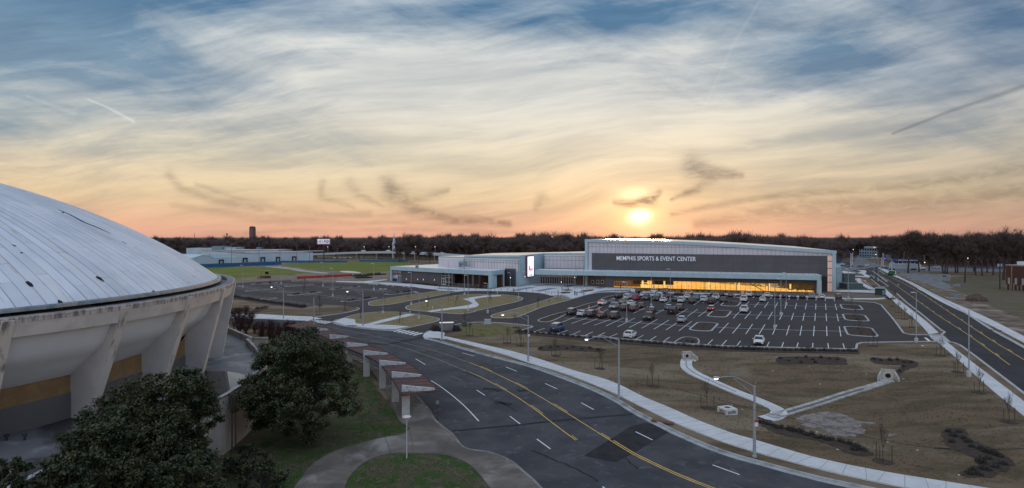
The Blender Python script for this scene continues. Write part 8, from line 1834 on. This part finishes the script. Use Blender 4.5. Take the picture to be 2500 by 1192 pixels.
gE = 'evergreens beside the old arena'
evergreen(745, 1068, 800, 290, 'large round dark evergreen between the arena wall and the rusty canopy', 3, gE, 560, 170)
evergreen(362, 1238, 884, 345, 'broad dark evergreen in front of the arena terrace', 9, gE, 620, 170)
evergreen(15, 1500, 1085, 170, 'dark evergreen in the lower left corner of the photo', 12, gE, 200, 130)
evergreen(165, 1440, 1105, 260, 'dark evergreen low behind the bottom edge at the left', 14, gE, 240, 150)
evergreen(470, 1300, 1085, 150, 'evergreen at the bottom edge right of the broad one', 17, gE, 300, 160)
evergreen(320, 1330, 1080, 300, 'evergreen at the bottom edge below the broad one', 19, gE, 300, 150)
evergreen(250, 1330, 1000, 250, 'dark evergreen between the terrace corner and the broad one', 31, gE, 300, 160)
evergreen(215, 1345, 1055, 190, 'small dark evergreen against the terrace parapet at the lower left', 33, gE, 130, 150)
evergreen(600, 1160, 1085, 120, 'low silvery green bush on the lawn below the brick wall', 23, gE, 60, 110, name='evergreen_bush')
evergreen(640, 1215, 1125, 130, 'low green bush at the bottom edge left of the footpath', 27, gE, 60, 110, name='evergreen_bush')
# fallen leaves and grass tufts on the near lawn
def scatter_px(n, box, z=0.): 
    x0, y0, x1, y1 = box; return [g(random.uniform(x0, x1), random.uniform(y0, y1)) for _ in range(n)]
V = []
for p in scatter_px(2600, (560, 990, 1000, 1150)) + scatter_px(700, (860, 1110, 1150, 1192)) + scatter_px(500, (860, 900, 960, 1000)):
    a = random.uniform(0, 6.28); l = random.uniform(.05, .11); ca, sa = math.cos(a) * l, math.sin(a) * l; z_ = .03; V += [(p.x - ca, p.y - sa, z_), (p.x + sa * .5, p.y - ca * .5, z_ + .02), (p.x + ca, p.y + sa, z_), (p.x - sa * .5, p.y + ca * .5, z_ + .02)]
o = bpy.data.objects.new('fallen_leaves', mesh_np('fallen_leaves', V, np.arange(len(V)).reshape(-1, 4), mat('leaf_litter', (.20, .15, .10), .8, (.09, .055, .03), 2.))); COL.objects.link(o); tag(o, 'pale fallen leaves strewn over the near lawn', 'leaf litter', kind='stuff')
def tufts(n, pxs, m, name, h0, h1, label, inb=None):
    V = []
    while len(V) < n * 12:
        x, y = random.uniform(pxs[0], pxs[2]), random.uniform(pxs[1], pxs[3])
        if inb and not inb(x, y): continue
        p = gt(x, y)
        for _ in range(3):
            a = random.uniform(0, 6.28); h_ = random.uniform(h0, h1); w_ = .022 * p.y / 55; dx, dy = math.cos(a) * w_, math.sin(a) * w_; ox, oy = random.uniform(-.12, .12), random.uniform(-.12, .12); lx, ly = random.uniform(-.1, .1), random.uniform(-.1, .1)
            V += [(p.x + ox - dx, p.y + oy - dy, p.z - .02), (p.x + ox + dx, p.y + oy + dy, p.z - .02), (p.x + ox + lx + dx * .3, p.y + oy + ly + dy * .3, p.z + h_), (p.x + ox + lx - dx * .3, p.y + oy + ly - dy * .3, p.z + h_)]
    o = bpy.data.objects.new(name, mesh_np(name, V, np.arange(len(V)).reshape(-1, 4), m)); COL.objects.link(o); tag(o, label, 'grass', kind='stuff')
def inpoly(poly): 
    def f(x, y):
        ins = False; n = len(poly)
        for i in range(n):
            (x1, y1), (x2, y2) = poly[i], poly[(i + 1) % n]
            if (y1 > y) != (y2 > y) and x < (x2 - x1) * (y - y1) / (y2 - y1) + x1: ins = not ins
        return ins
    return f
tufts(9000, (1100, 820, 2500, 1180), mat('straw_blade', (.13, .095, .055), .9, (.06, .055, .03), .4), 'grass_tufts', .04, .13, 'dry grass tufts over the basin', inpoly([(1120, 812), (1300, 822), (1700, 853), (2090, 868), (2290, 842), (2500, 1025), (2500, 1190), (2300, 1172), (1990, 1112), (1780, 1052), (1600, 975), (1400, 900), (1200, 842)]))
tufts(4200, (560, 880, 1010, 1190), mat('green_blade', (.035, .075, .018), .9, (.09, .075, .035), .35), 'grass_tufts', .04, .12, 'short green grass on the near lawn', inpoly([(860, 885), (900, 915), (930, 960), (955, 1010), (990, 1050), (960, 1062), (850, 1085), (790, 1108), (740, 1150), (700, 1190), (560, 1190), (600, 1110), (640, 1080), (880, 1060)]))
tufts(1800, (842, 1112, 1190, 1192), MATS['green_blade'], 'grass_tufts', .04, .10, 'short grass on the patch inside the footpath', inpoly([(850, 1192), (870, 1155), (905, 1128), (1010, 1112), (1120, 1128), (1150, 1150), (1185, 1192)]))
# ---- twiggy red brown shrubs beside the terrace
def twig_bush(nm, seed, m, h=3., w=1.8, n=420, tw=.035):
    r = np.random.default_rng(seed); V = []
    for i in range(26):
        a = r.uniform(0, 6.28); s_ = r.uniform(.1, .7) * w; e = np.array([math.cos(a) * s_, math.sin(a) * s_, h * r.uniform(.55, .8)]); b0 = np.array([r.normal(0, .15), r.normal(0, .15), 0]); d = np.array([-math.sin(a), math.cos(a), 0]) * tw * .8; V += [b0 - d, b0 + d, e + d * .5, e - d * .5]
        for j in range(n // 26):
            s0_ = b0 + (e - b0) * r.uniform(.35, 1); q = s0_ + np.array([r.normal(0, .28) * w * .5, r.normal(0, .28) * w * .5, abs(r.normal(.25, .25)) * h * .4]); d2 = r.normal(0, 1, 3); d2 = d2 / np.linalg.norm(d2) * tw * .5; V += [s0_ - d2, s0_ + d2, q + d2 * .4, q - d2 * .4]
    return mesh_np(nm, V, np.arange(len(V)).reshape(-1, 4), m)
TB = [twig_bush('twiggy_shrub', 90 + i, M_TWIGB, 3.2, 2.0, 700) for i in range(3)]; tb2 = [twig_bush('pale_shrub', 95 + i, mat('grey_twig', (.10, .08, .07), .9), 3.0, 1.8, 420) for i in range(2)]
rt = random.Random(11); k_ = 0
SH = [(568, 762), (584, 758), (600, 757), (560, 778), (578, 776), (596, 776), (614, 772), (570, 790), (590, 790), (608, 788), (626, 786), (640, 792), (622, 800), (640, 806), (658, 800), (676, 796), (660, 812), (680, 810), (700, 806), (716, 802), (700, 818), (722, 816), (740, 812), (640, 820), (665, 828), (690, 830), (715, 830), (738, 826), (760, 838), (774, 846), (600, 802), (585, 800), (730, 806)]
for i, (x, y) in enumerate(SH):
    m_ = tb2[i % 2] if i in (3, 7, 10, 15, 22) else TB[i % 3]; c = g(x, y + 14); o = bpy.data.objects.new('twiggy_shrub', m_); COL.objects.link(o); o.location = c; o.rotation_euler = (0, 0, rt.uniform(0, 6.28)); s_ = rt.uniform(.85, 1.35); o.scale = (s_ * 1.15, s_ * 1.15, s_ * .9)
    tag(o, 'leafless pale grey shrub among the red brown ones beside the arena terrace' if m_ in tb2 else 'leafless red brown shrub in the mass beside the arena terrace', 'shrub', 'leafless pale shrubs beside the terrace' if m_ in tb2 else 'leafless red brown shrubs beside the terrace')
# ---- young staked trees
def young():
    r_ = random.Random(4); (tv, tf), (cv, cf) = bare_tree(h=4.2, spread=.8, trunk=.04, levels=3, seed=31, twigw=.012, twigs=4, first=.38)
    return mesh_np('trunk', tv, tf, M_BARK), mesh_np('branches', cv, cf, M_TWIG)
YT, YB = young(); YM = None
def young_tree(px, py, label, h=4.2, stakes=2, group='young staked trees'):
    global YM
    c = gt(px, py); t = thing('young_tree', label, 'tree', c, R(random.uniform(0, 360)), group)
    for n_, me_ in (('trunk', YT), ('branches', YB)): o = bpy.data.objects.new(n_, me_); COL.objects.link(o); o.parent = t; o.scale = (1.2, 1.2, h / 4.2)
    if YM is None:
        mb = MB(); mb.lathe((0, 0, 0), [(.95, -.05), (.85, .06), (.5, .12), (.15, .13)], 14); o = mb.build('mulch_ring', M_MULCH, t); YM = [o.data]; mb = MB(); mb.tube([(0, 0, 0), (0, 0, 1.7)], .045, 5); s_ = mb.build('stake', mat('stake_wood', (.07, .05, .04), .9), t); YM.append(s_.data); s_.location = (.8, 0, 0); start = 1
    else: o = bpy.data.objects.new('mulch_ring', YM[0]); COL.objects.link(o); o.parent = t; start = 0
    for k_ in range(start, stakes): s_ = bpy.data.objects.new('stake', YM[1]); COL.objects.link(s_); s_.parent = t; a = 6.28 * k_ / stakes; s_.location = (.8 * math.cos(a), .8 * math.sin(a), 0)
    return t
YTS = [(1271, 844.5, 'above the verge, left on the brown lawn'), (1238, 839 - 1, 'next along the lawn from the kerbed corner'), (1146, 820, 'nearest the bus shelter style monument'), (1134.5, 797, 'beside the dark green cabinet'), (1260, 800, 'on the green tongue of lawn at the parking drive'), (1357, 869, 'below the left mulch bed'), (1464, 900.5, 'on the slope right of the cobra lamp'), (1594, 943.5, 'between the mulch strip and the white sidewalk'), (1727, 997, 'left of the square drain inlet'),
       (2155, 1128, 'with tall stakes near the lower sidewalk'), (2131, 845, 'at the top of the basin near the driveway kerb'), (2296, 869, 'at the head of the right sidewalk'), (2338, 909, 'beside the tallest lamp'), (2390, 959, 'second below the tallest lamp'), (2464, 1031, 'lowest beside the right sidewalk'), (2178, 748, 'top of the bed right of the lot'), (2193, 763, 'second in the bed right of the lot'), (2208, 780, 'third in the bed right of the lot'), (2228, 800, 'fourth in the bed right of the lot'), (2186, 733, 'at the fork of the yard paths'),
       (1044, 750, 'left on the island with the S path'), (1115, 746.5, 'left of the S path bend'), (1101, 735.5, 'behind the S path bend'), (1196, 741, 'right of the S path bend'), (1196, 731, 'above the right one on the S path island'), (1253, 726, 'right end of the S path island'), (936, 738, 'left on the long grass strip'), (997, 727.5, 'middle of the long grass strip'), (1074, 713.5, 'right end of the long grass strip'), (880, 779, 'left on the corner island'), (976, 790, 'right on the corner island below the diagonal path'), (842, 758, 'right tip of the left lawn'), (779, 769, 'bottom of the left lawn'), (781, 746, 'top of the left lawn by the hedge'),
       (1313, 751.5, 'lower on the strip before the plaza'), (1364, 732, 'top of the strip before the plaza'), (2078, 751, 'in the upper kerbed island at the right of the lot'), (2089, 777, 'in the middle kerbed island at the right of the lot'), (2100, 811, 'in the lower kerbed island at the right of the lot'), (1386, 707, 'in the red mulch of the plaza'), (743, 697, 'in the back island of the empty lot'), (742, 715, 'in the middle island of the empty lot'), (661, 703, 'in the left island of the empty lot')]
for i, (x, y, l) in enumerate(YTS): young_tree(x, y, 'thin staked young tree ' + l, 4.6 if i != 9 else 5.0, 3 if i % 3 == 0 else 2)
# ---- small shrubs in the mulch strips
def small_shrub():
    r = np.random.default_rng(8); V = []
    for i in range(260):
        d = r.normal(0, 1, 3); d[2] = abs(d[2]); d /= np.linalg.norm(d); p = d * r.uniform(.2, .5) * np.array([1, 1, 1.2]); a = r.normal(0, 1, 3); a /= np.linalg.norm(a); b2 = np.cross(a, d); V += [p - a * .09, p + b2 * .04, p + a * .09, p - b2 * .04]
    return mesh_np('low_shrub', V, np.arange(len(V)).reshape(-1, 4), mat('dark_shrub_leaf', (.016, .020, .012), .8, (.032, .022, .016), 4))
SM = small_shrub(); SMR = SM.copy(); SMR.materials.clear(); SMR.materials.append(mat('russet_shrub_leaf', (.070, .030, .022), .85, (.04, .02, .016), 4))
def shrubs(pts, label, group, s0=.9, s1=1.5, m=None, jit=1.):
    for x, y in pts:
        c = gt(x + random.uniform(-1, 1) * jit, y + random.uniform(-.5, .5) * jit); o = bpy.data.objects.new('low_shrub', m or SM); COL.objects.link(o); o.location = c; o.rotation_euler = (0, 0, random.uniform(0, 6.28)); s_ = random.uniform(s0, s1); o.scale = (s_, s_, s_ * random.uniform(.7, 1.1)); tag(o, label, 'shrub', group)
def alongpx(pts, n): 
    P = [Vector((x, y, 0)) for x, y in pts]; L = cumlen(P); return [tuple(atlen(P, L, L[-1] * (i + .5) / n))[:2] for i in range(n)]
shrubs(alongpx([(1262, 810), (1454, 828), (1600, 840.5), (1690, 847), (1780, 852.5), (1900, 856), (2095, 859)], 58), 'small dark shrub in the mulch strip along the nearest parking row', 'shrubs along the nearest parking row', .9, 1.6)
shrubs(alongpx([(545, 721), (650, 738), (745, 751)], 34), 'small dark shrub in the hedge strip below the empty lot', 'shrubs below the empty lot', 1.3, 1.9)
shrubs(alongpx([(980, 691.5), (1066, 697.2)], 18), 'small russet shrub along the foot of the low grey wing', 'russet shrubs along the low wing', 1.2, 1.9, SMR)
shrubs(alongpx([(1570, 709), (1700, 712), (1850, 716)], 20), 'small russet shrub in the bed before the lit glazing', 'russet shrubs before the glazing', .9, 1.6, SMR)
shrubs([(1320, 852), (1345, 850), (1362, 848), (1385, 852), (1400, 848), (1420, 853), (1440, 851), (1460, 856)], 'small dark shrub in the left mulch bed of the lawn', 'shrubs of the left mulch bed', .7, 1.0)
shrubs([(1905, 876), (1925, 882), (1945, 875), (1968, 873), (1985, 879), (2005, 875), (2025, 877), (2045, 879), (1955, 886), (1990, 886)], 'small dark shrub in the long oval mulch bed of the basin', 'shrubs of the oval mulch bed', .7, 1.0)
shrubs([(2133, 878), (2150, 880), (2172, 881), (2190, 880), (2208, 885), (2225, 886), (2205, 896), (2196, 907)], 'small dark shrub in the hooked mulch bed above the right drain', 'shrubs of the hooked mulch bed', .8, 1.2)
shrubs([(1860, 1033), (1875, 1037), (1888, 1041), (1898, 1046), (1908, 1046), (1925, 1049), (1933, 1054), (1948, 1056), (1955, 1055), (1968, 1063), (1982, 1062), (1993, 1070), (2005, 1070), (2020, 1075), (2030, 1074), (2053, 1080), (2075, 1086), (2092, 1093), (2084, 1100), (2104, 1100)], 'dark shrub in the long mulch strip by the lower sidewalk', 'shrubs of the lower mulch strip', .8, 1.2)
shrubs([(2316, 1055), (2342, 1056), (2330, 1066), (2352, 1072), (2325, 1080), (2365, 1080), (2372, 1092), (2395, 1098), (2405, 1104), (2425, 1110), (2440, 1116), (2415, 1122), (2395, 1130), (2450, 1135), (2432, 1142), (2405, 1148), (2378, 1150), (2368, 1158), (2390, 1160)], 'dark shrub in the large curled mulch bed at the lower right', 'shrubs of the curled mulch bed', .8, 1.3)
shrubs([(1719, 795), (1715, 801), (1758, 764), (1786, 740), (1345, 775), (1365, 769), (1425, 748), (1447, 743), (1485, 728), (2076, 747), (2080, 754), (2086, 772), (2090, 781), (2097, 805), (2103, 816), (1678, 835), (1690, 837)], 'low shrub in a kerbed island between the parked cars', 'shrubs of the kerbed islands', .6, 1.1)
for (x0, y0), (x1, y1) in (((950, 718), (975, 714.5)), ((985, 714), (1003, 711.5)), ((850, 735), (870, 732.5)), ((885, 730), (903, 727.5)), ((655, 692.5), (670, 690.6)), ((625, 694), (640, 692)), ((715, 720), (730, 718)), ((755, 715.5), (772, 713.5)), ((820, 706.5), (835, 704.7)), ((860, 702), (872, 701))): shrubs(alongpx([(x0, y0), (x1, y1)], 5), 'dark shrub in a thin kerbed island of the empty lot', 'shrubs of the thin islands', .8, 1.3)
shrubs([(1060, 806), (1066, 807), (1072, 809), (1107, 806), (1112, 807), (1116, 808), (1063, 810)], 'dark green shrub beside the entrance monument', 'shrubs at the monument', 1.8, 2.6)
shrubs([(1842, 724 + .5), (2176, 731), (2166, 730), (2185, 731), (630, 754), (640, 752), (648, 751), (556, 738), (560, 740), (552, 737)], 'dark low shrub in a small mulch patch', 'shrubs of the small patches', 1.0, 1.8)
# litter specks on the basin
for i, (x, y) in enumerate(((1696, 882), (1886, 906), (2002, 938), (1976, 895), (1845, 935), (2115, 914), (2100, 1040), (2168, 1080), (2045, 1098), (1994, 1055), (2240, 1100), (2205, 925), (2290, 860), (2252, 845), (1812, 1000), (1786, 990), (2340, 1160), (2262, 845), (2425, 1138), (1560, 960))):
    c = gt(x, y); mb = MB(); mb.hexa([(-.12, -.08, 0), (.14, -.1, 0), (.1, .1, 0), (-.1, .12, 0), (-.1, -.06, .06), (.1, -.08, .10), (.08, .06, .05), (-.08, .08, .08)]); o = mb.build('litter', mat('litter_white', (.6, .6, .58), .7)); o.location = c; s_ = random.uniform(.5, 1.0) * (2 if i in (0, 18, 13) else 1); o.scale = (s_, s_, s_); tag(o, 'scrap of white litter lying on the dry basin grass', 'litter', 'scraps of litter on the basin')
S.cycles.max_bounces = 5; S.cycles.diffuse_bounces = 2; S.cycles.glossy_bounces = 3; S.cycles.transparent_max_bounces = 12; S.cycles.caustics_reflective = False; S.cycles.caustics_refractive = False; S.cycles.sample_clamp_indirect = 6
